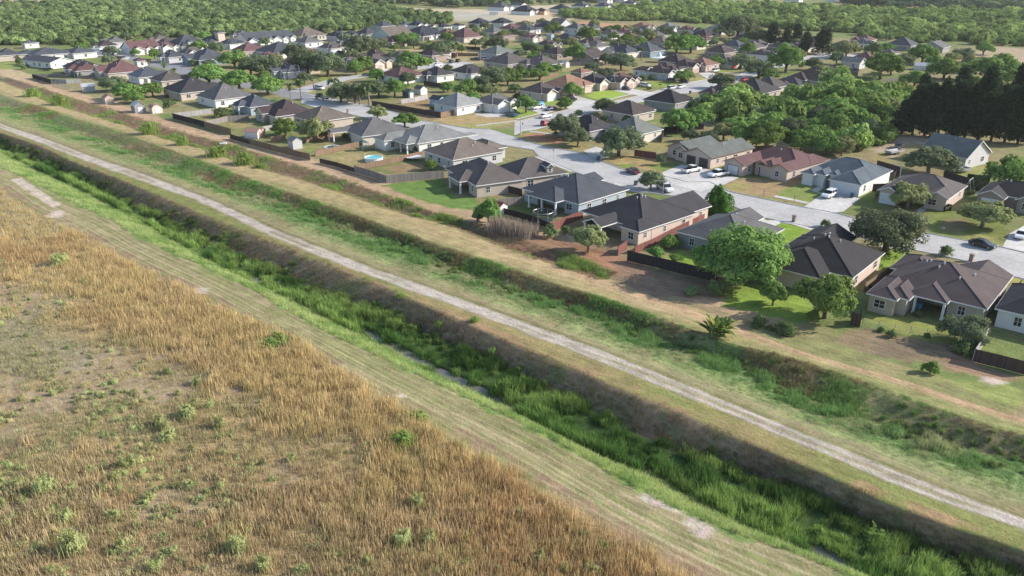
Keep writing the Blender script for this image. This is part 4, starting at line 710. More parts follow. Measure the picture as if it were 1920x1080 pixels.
HL = [
 ('light brown hip roof between two leafy backyard trees near the barn-shaped shed', 'P2', 270, 790, 740, 985, 'H', 'tan', 'beige', 131, 1.0),
 ('dark weathered brown roof with beige walls, second back from the light brown hip', 'P2', -30, 740, 440, 945, 'S', 'dbrn', 'beige', 132, 1.0),
 ('blue-grey roofed house with glassed back porch beside the dark fence yard', 'R2', 1720, 290, 2060, 475, 'P', 'slate', 'blue', 133, 1.0),
 ('flat grey hip roof over a white wall with two small windows', 'R2', 1480, 245, 1900, 412, 'H', 'grey', 'white', 134, 1.0),
 ('charcoal hip roof over a pink wall with red eave trim', 'R2', 1225, 195, 1665, 358, 'H', 'char', 'pink', 134, 1.0),
 ('plain grey hip roof squeezed behind the pink-walled house', 'R2', 1150, 168, 1400, 265, 'H', 'gbrn', 'beige', 134, 1.0),
 ('dark standing-seam metal roof with pale ribs', 'R2', 960, 120, 1260, 235, 'H', 'navy', 'white', 134, 1.0),
 ('wide red-brown roof with two hip peaks above the greenhouse', 'R2', 700, 60, 1090, 205, 'S', 'mar', 'beige', 134, 1.0),
 ('red-brown roofed house with low wings behind the open rail fence', 'R2', 480, 55, 760, 185, 'S', 'mar', 'grey', 134, .8),
 ('navy roof with one bright white triangular gable', 'S1', 940, 325, 1520, 650, 'R', 'navy', 'white', 134, .9),
 ('long white workshop with grey gable roof and open corner bay', 'S1', 385, 330, 1060, 555, 'GX', 'slate', 'white', 150, .55),
 ('slate hip roof directly behind the long white workshop', 'S1', 400, 200, 1040, 440, 'H', 'slate', 'white', 134, 1.0),
 ('slate roofed house with pale dormer top, left of the workshop', 'S1', 180, 190, 600, 430, 'S', 'slate', 'beige', 134, 1.0),
 ('slate roofed house cut by the left edge of the picture', 'S1', -120, 170, 280, 450, 'S', 'slate', 'beige', 134, 1.0),
 ('small grey pyramid roof peeking over the slate roofs at far left', 'S1', 330, 145, 520, 250, 'H', 'slate', 'white', 134, 1.0),
 ('small dark slate roof behind the white gable', 'S1', 1000, 285, 1380, 410, 'H', 'slate', 'white', 134, .8),
 ('tiny red-brown pyramid roof over white wall beside the palms', 'S2', 240, 490, 440, 612, 'H', 'mar', 'white', 134, 1.0),
 ('brown roofed white house with arched twin-window gables on the green lawn', 'S2', 90, 190, 640, 432, 'R3', 'mar', 'white', 136, .95),
 ('brown roofed white house whose single gable window faces the lamp post', 'S2', 600, 190, 890, 405, 'R', 'mar', 'white', 136, .9),
 ('slate and cream house with raised octagonal front bay', 'S2', 760, 120, 1380, 382, 'RH', 'slate', 'white', 136, 1.0),
 ('pink house with tall square tower', 'S2', 1270, 150, 1600, 312, 'RH', 'slate', 'peach', 136, 1.0),
 ('slate roofed house with blank white garage wall right of the tower', 'S2', 1570, 140, 1900, 345, 'RH', 'slate', 'white', 136, 1.0),
 ('long slate roof with two white-edged front gables', 'S3', 30, 150, 560, 378, 'R3', 'slate', 'white', 136, 1.0),
 ('slate roofed house with arched window gable beside the court', 'S3', 400, 100, 900, 345, 'R3', 'slate', 'white', 136, 1.0),
 ('tan brick house with sandy roof at the head of the court', 'S3', 820, 95, 1380, 305, 'RH', 'tan', 'cream', 136, 1.0),
 ('dark blue house with open white garage holding a parked car', 'S3', 1450, 120, 1690, 305, 'R', 'navy', 'lgrey', 136, 1.0),
 ('pale blue house with navy roof left of the round trees', 'S3', 1660, 120, 1880, 305, 'R', 'navy', 'blue', 136, 1.0),
 ('low slate roof with white back wall next to the court trees', 'S4', 60, 280, 420, 425, 'H', 'slate', 'white', 136, 1.0),
 ('mauve-grey roofed house with big blank pale side wall', 'S4', 340, 200, 900, 480, 'GY', 'tan', 'lgrey', 136, .9),
 ('slate hip roof rising behind the big blank side wall', 'S4', 340, 150, 610, 300, 'H', 'slate', 'lgrey', 136, 1.0),
 ('black and white modern house with wide black garage door', 'S4', 760, 260, 1400, 455, 'RH', 'navy', 'white', 136, 1.0),
 ('small slate roof with white skylight behind the modern house', 'S4', 700, 185, 900, 275, 'H', 'slate', 'white', 136, 1.0),
 ('navy roofed house with broad white gable facing right', 'S4', 850, 150, 1150, 290, 'R', 'navy', 'white', 136, 1.0),
 ('narrow white gable house behind the short light pole', 'S4', 1120, 170, 1280, 312, 'R', 'navy', 'white', 136, 1.0),
 ('navy roofed white house with tall narrow entry', 'S4', 1250, 140, 1500, 312, 'RH', 'navy', 'white', 136, 1.0),
 ('small navy roofed white house at the end of the new row', 'S4', 1490, 150, 1690, 292, 'RH', 'navy', 'white', 136, .9),
 ('maroon hip roof over a pink brick wall with patio slab', 'S4', 1440, 250, 1940, 482, 'H', 'mar', 'peach', 136, 1.0),
 ('blue-grey stone house with grey garage door at the side of the court road', 'S2', 1000, 300, 1660, 600, 'S', 'slate', 'dblue', 136, 1.0),
 ('red-brown roof with twin dark ridges below the long slate roof', 'S3', -10, 370, 440, 540, 'H', 'mar', 'peach', 134, 1.0),
 ('wide slate hip roof between the court and the oak clump', 'S3', 350, 340, 1000, 565, 'H', 'slate', 'white', 136, 1.0),
 ('small red-brown roof over bright white walls', 'S3', 390, 440, 640, 602, 'RH', 'mar', 'white', 136, 1.0),
 ('dark slate roof with white-trimmed gable behind the fan palms', 'S3', 560, 570, 1010, 878, 'F', 'slate', 'lgrey', 134, 1.0),
 ('grey-brown roof with peach wall right of the oak clump', 'S3', 1610, 480, 1900, 745, 'R', 'gbrn', 'peach', 136, 1.0),
 ('dark roof with peach garage gable and white gable side by side', 'S4', 130, 600, 620, 893, 'R', 'gbrn', 'peach', 136, 1.0),
 ('grey roof mostly hidden by the light green tree clump', 'S4', 540, 550, 1010, 805, 'R', 'gbrn', 'white', 136, 1.0),
 ('brown roof and brick wall behind the dark round oak near the red trailer', 'S4', 1100, 560, 1340, 765, 'H', 'dbrn', 'brick', 136, 1.0),
 ('maroon hip roof over white wall behind the palm hedge', 'S4', 400, 890, 1090, 1110, 'H', 'mar', 'white', 134, 1.0),
 ('black and grey striped hip roof with white patio wall', 'S4', 950, 850, 1530, 1090, 'P', 'char', 'white', 134, 1.0),
 ('charcoal hip roof with white gable end and three roof vents', 'P2', 1455, 470, 1770, 605, 'RH', 'char', 'white', 134, 1.0),
 ('brown-grey hip roof wrapped by the round trees', 'S8', 430, 90, 1060, 262, 'H', 'gbrn', 'beige', 134, 1.0),
 ('sprawling grey-brown roof with several ridges by the white garden shed', 'S5', 900, 700, 1510, 1085, 'S', 'gbrn', 'beige', 134, 1.0),
 ('greenish grey hip roof above the lilac van', 'S5', 330, 640, 820, 905, 'H', 'green', 'lgrey', 134, 1.0),
 ('navy roofed house with pale garage wall behind the dark fence', 'S5', 160, 250, 500, 422, 'RH', 'navy', 'white', 136, .9),
 ('tall navy hip roof with white double garage', 'S5', 480, 225, 840, 415, 'RH', 'navy', 'white', 136, 1.0),
 ('slate-green roof below the tall navy hip roof', 'S5', 370, 400, 680, 560, 'H', 'green', 'white', 136, 1.0),
 ('low maroon roof with small white garage', 'S5', 620, 370, 1010, 515, 'RH', 'mar', 'white', 136, 1.0),
 ('grey and white house with navy side roof and bay window', 'S5', 860, 320, 1240, 525, 'RH', 'slate', 'white', 136, 1.0),
 ('navy roof half hidden by the round green tree', 'S5', 1140, 310, 1430, 480, 'H', 'navy', 'lgrey', 136, 1.0),
 ('tall grey two-storey house beside the boxy one', 'S5', 1400, 300, 1640, 490, 'GX', 'grey', 'lgrey', 136, 1.0),
 ('boxy pale grey two-storey house with white side', 'S5', 1600, 340, 1900, 560, 'H', 'grey', 'lgrey', 136, .8),
 ('long navy blue roof with dark carport under the white lamp post', 'S5', 1430, 500, 1800, 672, 'H', 'navy', 'dblue', 136, .8),
 ('dark brown house end with long pale ridge by the travel trailer', 'S6', 200, 480, 520, 800, 'GY', 'dbrn', 'brick', 150, 1.3),
 ('dark brown low roof behind the sprawling grey-brown roof', 'S5', 1350, 740, 1590, 905, 'H', 'dbrn', 'brick', 134, 1.0),
 ('navy ribbed roof over cream walls beside the travel trailer', 'S6', 560, 520, 1090, 725, 'S', 'slate', 'cream', 136, .8),
 ('large slate-blue hip roof with dark boarded side', 'S6', 950, 455, 1490, 705, 'H', 'slate', 'dblue', 136, 1.0),
 ('tan roof slope at the corner of the large slate-blue hip', 'S6', 1370, 445, 1510, 565, 'H', 'tan', 'beige', 136, 1.0),
 ('grey hip roof among three yard trees near the clay lot', 'S6', 540, 275, 810, 435, 'H', 'gbrn', 'white', 136, 1.0),
 ('low maroon roofed white house with brick-red driveway', 'S6', 740, 260, 1070, 405, 'R', 'mar', 'white', 136, .9),
 ('terracotta tile house on the corner below the wood', 'S6', 990, 160, 1370, 322, 'R', 'red', 'beige', 136, 1.0),
 ('grey-green roofed house with white gable edge by the dark oak', 'S6', 1380, 190, 1760, 345, 'R', 'green', 'lgrey', 136, 1.0),
 ('maroon and pink roofed house right of the grey-green one', 'S6', 1720, 200, 1990, 365, 'R', 'mar', 'pink', 136, 1.0),
 ('dark brown hip roof with white ridge line at the tree edge', 'P3', 1380, 235, 1490, 310, 'H', 'dbrn', 'beige', 136, 1.0),
 ('greenish hip roof poking above the hedge row', 'P3', 1450, 190, 1640, 262, 'H', 'green', 'lgrey', 136, 1.0),
 ('small greenish roof tip between tall oaks', 'P3', 1690, 210, 1790, 268, 'H', 'green', 'lgrey', 136, 1.0),
 ('dark house roof left of the airy street tree', 'S7', 540, 240, 910, 405, 'H', 'dbrn', 'brick', 136, 1.0),
 ('slate roof with carport cars behind it', 'S7', 800, 170, 1070, 305, 'H', 'slate', 'lgrey', 136, .9),
 ('brown roof with white fascia next to the slate carport house', 'S7', 1080, 180, 1320, 325, 'H', 'gbrn', 'pink', 136, 1.0),
 ('dark slate roof with white garage gables at the street bend', 'S7', 1200, 220, 1570, 445, 'R', 'char', 'white', 136, 1.0),
 ('long charcoal roof in front of the tall dark conifers', 'S7', 1450, 130, 1900, 330, 'H', 'char', 'grey', 136, .6),
 ('purple-brown roof with white-trimmed brown garage door', 'S7', 40, 340, 450, 628, 'R', 'dbrn', 'pink', 136, 1.0),
 ('copper tile hip roof behind the purple-brown garage house', 'S7', 300, 300, 590, 605, 'H', 'red', 'pink', 136, 1.0),
 ('sand-coloured house with bright red garage door', 'S7', 700, 375, 930, 555, 'RH', 'tan', 'cream', 136, 1.0),
 ('dark brown roof with white pillars and a row of garden stones', 'S6', 1290, 700, 1820, 1005, 'RH', 'dbrn', 'cream', 136, 1.0),
 ('dark brown roof with narrow white gable behind two cypress bushes', 'S6', 1010, 800, 1340, 1005, 'R', 'dbrn', 'white', 136, 1.0),
 ('grey garage house with white gable facing the dark blue cars', 'S6', 1320, 870, 1600, 1052, 'R', 'dbrn', 'lgrey', 136, .8),
 ('red-brown roof with pink brick garage gable', 'P3', 700, 500, 970, 672, 'R', 'mar', 'pink', 136, 1.0),
 ('grey garage gable with peach front beside the black car', 'P3', 680, 560, 865, 677, 'R', 'gbrn', 'peach', 136, .8),
 ('small terracotta pyramid roof over brick', 'P3', 435, 510, 590, 600, 'H', 'red', 'brick', 136, 1.0),
 ('dark roof with white gable left of the peach garage', 'P3', 540, 540, 735, 685, 'R', 'char', 'cream', 136, 1.0),
 ('orange tile house with arched window and dark garage', 'P3', 220, 552, 645, 722, 'RH', 'terra', 'pink', 136, 1.0),
 ('brown roofed house with two small peach gables above the front hedge', 'P3', 60, 610, 415, 765, 'R', 'brn', 'peach', 136, .9),
 ('grey shingle house with white garage gable by the blue pickup', 'S8', 280, 490, 870, 905, 'R', 'grey', 'white', 136, 1.0),
 ('pale grey roofed white house at the fence corner of the street', 'P2', 1360, 700, 1670, 868, 'H', 'lgrey', 'white', 136, 1.0),
 ('black and grey gabled roof behind the two street oaks', 'Q3', 470, 80, 860, 315, 'S', 'char', 'grey', 134, 1.0),
 ('maroon-brown roof by the yellow-green saplings', 'P3', 665, 800, 1080, 930, 'H', 'brn', 'beige', 134, .9),
 ('greenish roof corner over a cream wall at the yucca yard', 'Q3', 960, 160, 1225, 345, 'H', 'green', 'cream', 134, 1.0),
 ('black roof low against the street edge', 'P3', 990, 690, 1360, 840, 'H', 'blk', 'grey', 136, .9),
 ('mauve-brown tiled roof with grey patio cover at the tree belt', 'S7', 370, 860, 1180, 1110, 'S', 'brn', 'lgrey', 136, .8),
 ('charcoal roofed brick house below the red car', 'S7', 800, 750, 1630, 1045, 'H', 'char', 'beige', 136, 1.0),
 ('charcoal roof with sunlit grey slope right of the red car', 'S7', 1150, 690, 1730, 955, 'H', 'gbrn', 'beige', 136, 1.0),
 ('charcoal roofed white house with flat solar panel', 'P4', 10, 530, 300, 705, 'P', 'char', 'white', 136, 1.0),
 ('long dark brown roof along the meadow side', 'P4', 130, 500, 565, 672, 'S', 'dbrn', 'beige', 136, .9),
 ('dark brown roof with several ridges near the concrete court', 'P4', 390, 450, 680, 595, 'S', 'dbrn', 'brick', 136, .9),
 ('small green-grey gable roof beside the concrete court', 'P4', 560, 432, 725, 520, 'GX', 'green', 'lgrey', 136, .8),
 ('maroon roof behind the small green-grey gable', 'P4', 640, 400, 820, 490, 'H', 'mar', 'beige', 136, 1.0),
 ('slate roof between the twin conifers and the round shrub trees', 'P4', 650, 272, 815, 372, 'RH', 'slate', 'white', 136, 1.0),
 ('slate hip roof with sunlit grey end at the meadow edge', 'P4', 900, 285, 1120, 385, 'H', 'slate', 'grey', 136, 1.0),
 ('grey gable roof almost swallowed by scrub', 'P4', 1190, 322, 1320, 400, 'GY', 'grey', 'grey', 136, 1.0),
 ('small grey roof tip below the slate hip roof', 'P4', 840, 385, 970, 450, 'H', 'grey', 'lgrey', 136, 1.0),
 ('grey roofed country house with open white porch among the dark conifers', 'Q5', 1140, 405, 1470, 660, 'GX', 'green', 'lgrey', 125, 1.0),
 ('black roofed brick house with arched entry at the right edge', 'Q5', 1560, 815, 2120, 1100, 'F', 'blk', 'brick', 138, 1.0),
 ('white walled house corner at the lower right edge', 'R1', 1835, 235, 2300, 495, 'H', 'char', 'white', 140, 1.0),
 ('navy and white house standing alone on the bare field', 'S5', 805, 110, 1220, 232, 'R', 'navy', 'white', 136, .7),
 ('white house with grey gable roof at the far clearing', 'S5', 460, 65, 830, 165, 'R', 'slate', 'white', 136, .8),
 ('white boxy house behind the far clearing', 'S5', 800, 45, 1020, 130, 'GX', 'slate', 'white', 136, .7),
 ('unfinished house with bare orange board walls', 'S5', 1160, 110, 1350, 225, 'R', 'navy', plain('raw_board', (.6, .33, .16), .9), 136, .8),
 ('navy roofed white house near the unfinished one', 'S5', 1380, 95, 1730, 195, 'R', 'navy', 'white', 136, .8),
 ('navy roofed white house at the edge of the far wood', 'P3', 455, 25, 610, 72, 'R', 'slate', 'white', 136, .9),
 ('slate roofed house with two white gables at the far wood', 'P3', 620, 30, 775, 74, 'R', 'slate', 'white', 136, .9),
 ('slate house at the left end of the farthest row', 'P3', 825, 12, 960, 50, 'R', 'slate', 'white', 136, .9),
 ('second slate house of the farthest row', 'P3', 950, 10, 1060, 47, 'R', 'slate', 'white', 136, .9),
 ('third slate house of the farthest row', 'P3', 1050, 6, 1130, 42, 'R', 'slate', 'white', 136, .9),
 ('slate house at the right end of the farthest row', 'P3', 1125, 3, 1200, 34, 'R', 'slate', 'white', 136, .9),
 ('brown roofed house at the top edge of the picture', 'P3', 640, -8, 760, 26, 'R', 'mar', 'white', 136, .9),
 ('white house at the top edge above the wood', 'P3', 780, -8, 880, 20, 'R', 'slate', 'white', 136, .9),
 ('pale two-storey house in the far right wood', 'P4', 125, -6, 265, 40, 'R', 'slate', 'white', 136, .9),
 ('small white house at the far top right', 'P4', 440, -10, 530, 18, 'R', 'slate', 'white', 136, .9),
]
for r in HL:
    lab, k, x0, y0, x1, y1, stl, rc, wc, yw, rt = r; kw = {}
    if 'tower' in lab and 'pink' in lab: kw['tower'] = (4.2, 7.5, .25, .75)
    if 'octagonal' in lab: kw['tower'] = (5.0, 4.6, .25, .45)
    if 'two-storey' in lab: kw['hs'] = 1.9
    if 'red garage' in lab: kw['gd'] = gdr
    if 'dark garage' in lab or 'black garage' in lab: kw['gd'] = gdd
    if 'brown garage' in lab or 'peach garage' in lab or 'pink brick' in lab: kw['gd'] = gdp
    if px(k, 0, y1)[1] < 32: kw['detail'] = 0
    if 'standing-seam' in lab:
        m = plain('ribbed_metal', (.085, .09, .11), 0.45, 0.1, metal=.2); rc = m
    if 'workshop' in lab: kw['slope'] = .3
    fit_house(lab, k, x0, y0, x1, y1, stl, rc, wc, yw, rt, **kw)
# ------------------------------------------------------------------ trees
def ob_tri(): pass
def clump_cloud(rs, centres, radii, n, squash=1.0):
    k = rs.randint(0, len(centres), n); u = rs.normal(size=(n, 3)); u /= np.linalg.norm(u, axis=1)[:, None]
    r = rs.uniform(0.35, 1.0, n) ** 0.5; off = u * r[:, None] * radii[k][:, None]; off[:, 2] *= squash
    return centres[k] + off, u
def leaf_quads(P, Nrm, rs, ls, aspect=1.0, up=0.25):
    n = len(P); nr = Nrm + rs.normal(size=(n, 3)) * 0.55 + np.array([0, 0, up]); nr /= np.linalg.norm(nr, axis=1)[:, None]
    t = np.cross(nr, rs.normal(size=(n, 3))); t /= np.linalg.norm(t, axis=1)[:, None]; b = np.cross(nr, t)
    s = ls * rs.uniform(.6, 1.35, n)[:, None]; a = t * s * aspect; c = b * s
    V = np.stack([P - a * .5 - c * .35, P + a * .15 - c * .5, P + a * .55 + c * .3, P - a * .2 + c * .5], 1).reshape(-1, 3)
    return V, np.arange(n * 4).reshape(-1, 4)
BARK = plain('bark', (.12, .095, .075), .95, .25, 3.0, detail_scale=12); BARKP = plain('pale_bark', (.24, .2, .165), .95, .2, 3.0, detail_scale=12)
LC = dict(M=(.2, .31, .09), O=(.15, .19, .105), B=(.17, .27, .075), L=(.28, .31, .14), D=(.045, .075, .042), C=(.09, .24, .045), A=(.19, .235, .13), S=(.16, .22, .09), W=(.24, .3, .13))
def crown_mesh(kind, seed, dense=1.0):
    """crown of unit half-width, base of the trunk at 0"""
    rs = np.random.RandomState(seed)
    if kind == 'M' and dense > 2: nc, cr, rz, zc, hollow = 150, (.15, .26), .9, .78, .2
    elif kind in ('M', 'L', 'A', 'W'): nc, cr, rz, zc, hollow = 95, (.17, .31), .82, .82, .3
    elif kind in ('O',): nc, cr, rz, zc, hollow = 85, (.19, .32), .86, .84, .3
    elif kind in ('B', 'S'): nc, cr, rz, zc, hollow = 85, (.18, .3), .92, .84 if kind == 'B' else .62, .35
    if kind == 'D':
        H = 4.6; nc = 90; z = rs.uniform(.08, 1, nc); ang = rs.uniform(0, 6.28, nc); rad = (1 - z) ** .55 * rs.uniform(.35, .95, nc) * (1 + .25 * np.sin(ang * 3))
        cen = np.stack([np.cos(ang) * rad * .9, np.sin(ang) * rad * .9, z * H + .3], 1); R_ = rs.uniform(.22, .4, nc); P, U = clump_cloud(rs, cen, R_, int(4200 * dense), 1.7)
        V, F = leaf_quads(P, U * .5 + np.array([0, 0, .1]), rs, .2, .55, .1); return V, F
    if kind == 'C':
        n = int(6500 * dense); ang = rs.uniform(0, 6.283, n); z = rs.uniform(0, 1, n) ** .9; nk = 15; ka = np.linspace(0, 6.283 * 2.4, nk); kr = np.linspace(.05, .68, nk); kx = np.cos(ka) * kr; ky = np.sin(ka) * kr; kh = (2.75 - 1.5 * kr ** 1.3) * rs.uniform(.9, 1.08, nk); k = rs.randint(0, nk, n)
        rad = .31 * np.sqrt(np.clip(1 - z ** 2.2, 0, 1)) * (.9 + .2 * rs.uniform(0, 1, n)); lean = 1 + .12 * np.sin(z * 3)
        P = np.stack([kx[k] * lean + np.cos(ang) * rad, ky[k] * lean + np.sin(ang) * rad, z * kh[k]], 1) + rs.normal(size=(n, 3)) * .02; U = np.stack([np.cos(ang), np.sin(ang), .35 + z], 1)
        return leaf_quads(P, U, rs, .085, 1.0, .2)
    u = rs.normal(size=(nc, 3)); u /= np.linalg.norm(u, axis=1)[:, None]; u[:, 2] = np.abs(u[:, 2]) * 1.2 - .42
    r = rs.uniform(hollow, .86, nc); wob = 1 + (.07 if dense > 2 else .2) * np.sin(np.arctan2(u[:, 1], u[:, 0]) * 3 + seed) + rs.normal(size=nc) * .06; cen = u * (r * wob)[:, None]; cen[:, 2] = cen[:, 2] * rz + zc
    rad = rs.uniform(cr[0], cr[1], nc); n = int((9000 if kind != 'S' else 3500) * dense)
    P, U = clump_cloud(rs, cen, rad, n, .8); o = P - np.array([0, 0, zc * .8]); o /= np.linalg.norm(o, axis=1)[:, None]
    ls = {'M': .068, 'A': .066, 'L': .072, 'O': .078, 'B': .084, 'S': .1, 'W': .08}[kind] / math.sqrt(dense) * (1.15 if dense < 1 else 1.0)
    return leaf_quads(P, U * .8 + o * .6, rs, ls, 1.7 if kind in 'MAL' else 1.1)
def trunk_mesh(kind, seed, name='trunk'):
    rs = random.Random(seed); mb = MB(); mat = BARKP if kind in 'LAW' else BARK
    if kind == 'D': mb.tube((0, 0, -.1), (0, 0, 4.0), .09, .03, 7)
    elif kind == 'C': mb.tube((0, 0, -.1), (0, 0, 1.6), .08, .03, 7)
    elif kind == 'S':
        for k in range(5): a = k * 1.3; mb.tube((0, 0, -.05), (math.cos(a) * .35, math.sin(a) * .35, .7), .03, .015, 5)
    else:
        multi = kind in ('M', 'W'); h = .32 if multi else .46
        mb.tube((0, 0, -.12), (rs.uniform(-.05, .05), rs.uniform(-.05, .05), h), .085, .065, 8)
        for k in range(7):
            a = k * 0.9 + rs.uniform(-.3, .3); r1 = rs.uniform(.2, .35); z1 = h + rs.uniform(.2, .35); p1 = (math.cos(a) * r1, math.sin(a) * r1, z1)
            mb.tube((0, 0, h - .06), p1, .045, .03, 6); r2 = rs.uniform(.5, .8); p2 = (math.cos(a + .2) * r2, math.sin(a + .2) * r2, z1 + rs.uniform(.15, .5)); mb.tube(p1, p2, .03, .012, 5)
    return mb.mesh(name, [mat], True)
_tm = {}
def tree_protos(kind, dense=1.0):
    key = (kind, dense)
    if key not in _tm:
        L = []
        for s in range(3 if dense <= 1 else 1):
            V, F = crown_mesh(kind, 11 + s * 7 + ord(kind), dense); L.append((np_mesh('crown', V, F, [leaf(kind, LC[kind])]), trunk_mesh(kind, s + 3)))
        _tm[key] = L
    return _tm[key]
def frond(mb, o, d, L, w, droop, n=6, m=0, feather=False):
    """an arching palm leaf: a rib with blades"""
    o = Vector(o); d = Vector(d).normalized(); side = d.cross(Vector((0, 0, 1))).normalized(); prev = o; pts = [o]
    for i in range(1, n + 1): t = i / n; pts.append(o + d * L * t + Vector((0, 0, -droop * L * t * t)))
    for i in range(n):
        a, b = pts[i], pts[i + 1]; t0, t1 = i / n, (i + 1) / n; w0 = w * math.sin(math.pi * min(.98, t0 * .85 + .12)); w1 = w * math.sin(math.pi * min(.98, t1 * .85 + .12))
        for s in (-1, 1):
            if feather:
                dn = Vector((0, 0, -.35 * w)); mb.quad([a, b, b + side * s * w1 + dn, a + side * s * w0 + dn], m)
            else: mb.quad([a, b, b + side * s * w1 * .8 + Vector((0, 0, -.1 * w)), a + side * s * w0 * .8 + Vector((0, 0, -.1 * w))], m)
def palm_protos(kind):
    if kind in _tm: return _tm[kind]
    L = []
    for s in range(2):
        rs = random.Random(50 + s); mb = MB(); H = 2.6 if kind == 'P' else 1.9
        col = leaf('palm_' + kind, (.13, .17, .06) if kind == 'P' else (.075, .12, .045), .25)
        if kind == 'N':
            for k in range(64):
                a = rs.uniform(0, 6.28); r = rs.uniform(.1, .6); e = rs.uniform(.6, 3.0); o = (math.cos(a) * r * .6, math.sin(a) * r * .6, rs.uniform(.05, .5)); frond(mb, o, (math.cos(a), math.sin(a), e), rs.uniform(.7, 1.15), .16, rs.uniform(.3, .7), 6, 0 if rs.random() < .96 else 1)
            me = mb.mesh('crown', [leaf('banana', (.16, .25, .07), .3), leaf('banana_dry', (.33, .24, .08), .3)]); tb = MB()
            for k in range(7): a = k * .9; tb.tube((math.cos(a) * .3, math.sin(a) * .3, -.05), (math.cos(a) * .34, math.sin(a) * .34, .6), .05, .035, 6)
            L.append((me, tb.mesh('trunk', [plain('banana_stem', (.24, .22, .1), .9)])))
            continue
        for k in range(34 if kind == 'P' else 18):
            a = rs.uniform(0, 6.28); e = rs.uniform(-.7, 1.4) if kind == 'P' else rs.uniform(.0, 1.2)
            frond(mb, (0, 0, H), (math.cos(a), math.sin(a), e), rs.uniform(.7, .95) if kind == 'P' else rs.uniform(.95, 1.25), .28 if kind == 'P' else .16, .35 if kind == 'P' else .75, 5, 0, kind != 'P')
        if kind == 'P':
            for k in range(16): a = rs.uniform(0, 6.28); frond(mb, (0, 0, H - .1), (math.cos(a) * .5, math.sin(a) * .5, -1), rs.uniform(.5, .9), .16, .1, 3, 1)
        tb = MB(); tb.tube((0, 0, -.1), (0.03, 0, H), .1, .07, 8)
        L.append((mb.mesh('crown', [col, leaf('palm_skirt', (.3, .22, .12), .2)]), tb.mesh('trunk', [BARKP])))
    _tm[kind] = L; return L
KIND = dict(M=('feathery light green', 'mesquite tree', 'mesquite trees'), O=('dark grey-green', 'oak tree', 'oaks in yards and along streets'), B=('bright green', 'leafy tree', 'bright green yard trees'), L=('olive-green', 'tree', 'olive-green yard trees'), D=('near-black', 'conifer tree', 'tall dark conifers'), C=('ridged emerald', 'cypress tree', None), A=('airy grey-green', 'tree', 'airy street trees'), S=('low', 'bush', 'bushes'), W=('white-flowered', 'shrub', None), P=('shaggy fan', 'palm tree', 'fan palms'), Q=('arching feather', 'palm tree', 'feather palms'), N=('banana', 'plant', None))
TREES = []
def near_label(x, y, pool=None, n=1):
    c = sorted(((hx - x) ** 2 + (hy - y) ** 2, i) for i, (hx, hy, l) in enumerate(HOUSES)); i = c[n - 1][1]; return HOUSES[i]
USED = {}
def auto_label(prefix, x, y):
    """prefix + which house it stands by; widened until it is said of nothing else"""
    u, v = PJ((x, y, 0)); cut = lambda l: ' '.join(l.split()[:8])
    for n in (1, 2, 3, 4):
        hx, hy, l = near_label(x, y, n=n); hu, hv = PJ((hx, hy, 0)); w = 'left of' if u < hu - 10 else 'right of' if u > hu + 10 else ('in front of' if v > hv else 'behind')
        w2 = ('in front and ' if v > hv + 8 else '') if w in ('left of', 'right of') else ''
        for ww in (w, w2 + w):
            s = ' '.join((prefix + ' ' + ww + ' the ' + cut(l)).split()[:16])
            while s.split()[-1] in ('with', 'and', 'the', 'of', 'a', 'in', 'by', 'over', 'to', 'at', 'its', 'two', 'white', 'small', 'behind', 'beside', 'under', 'between', 'next', 'on', 'dark'): s = s.rsplit(' ', 1)[0]
            if s not in USED: USED[s] = 1; return s
    for adj in ('compact', 'ragged', 'rounded', 'lopsided', 'broad', 'slender', 'full', 'thin'):
        s2 = ' '.join((adj + ' ' + s).split()[:16])
        if s2 not in USED: USED[s2] = 1; return s2
    return s
def tree(k, x, y, wpx, kind, hr=1.0, label=None, dense=1.0, name=None):
    p = px(k, x, y); q = G(p); s = pscale(p[1]); w = wpx / CR[k][2] / s; rr = random.Random(int(p[0] * 3 + p[1] * 7))
    if TREE_CLEAR: pass
    pr = palm_protos(kind) if kind in 'PQN' else tree_protos(kind, dense)
    me = pr[rr.randrange(len(pr))]; ad, nm, grp = KIND[kind]
    size = 'huge' if w > 13 else 'large' if w > 9.5 else 'mid-sized' if w > 6 else 'small'
    if kind in 'SWN': size = ''
    lab = label or auto_label((size + ' ' + ad + ' ' + nm).strip(), q.x, q.y)
    if label: USED[label] = 1
    t = thing(name or nm.replace(' ', '_').replace('-', '_'), lab, 'bush' if kind in 'SW' else 'plant' if kind == 'N' else 'tree', (q.x, q.y, ground_z(q.x, q.y) - .03), rr.uniform(0, 6.28), grp)
    sc = w / 2; t.scale = (sc, sc * rr.uniform(.92, 1.08), sc * hr * rr.uniform(.93, 1.07))
    obj('crown' if kind not in 'SWN' else 'foliage', me[0], t); obj('trunk' if kind not in 'SWN' else 'stems', me[1], t); TREES.append((q.x, q.y, w)); return t
TREE_CLEAR = False
tree('Q7', 1085, 960, 940, 'M', .78, 'huge feathery mesquite tree over the fenced backyard with the pink canopy', 4.0)
tree('R1', 865, 330, 330, 'M', 1.0, 'feathery green tree with forked pale trunk at the lawn of the black-roofed house', 1.5)
tree('R1', 588, 262, 150, 'M', 1.2, 'small leaning sapling on the bright lawn between the two larger trees')
tree('R1', 800, 350, 72, 'B', 1.3, 'dark round topiary tree on a single stem by the dirt mound')
tree('R1', 1600, 462, 270, 'O', .8, 'dark leaning tree dotted with white flowers at the corner of the wire fence', 1.5)
tree('R1', 290, 425, 225, 'N', 1.0, 'banana clump with yellowing leaves at the edge of the second ditch', name='banana_plant')
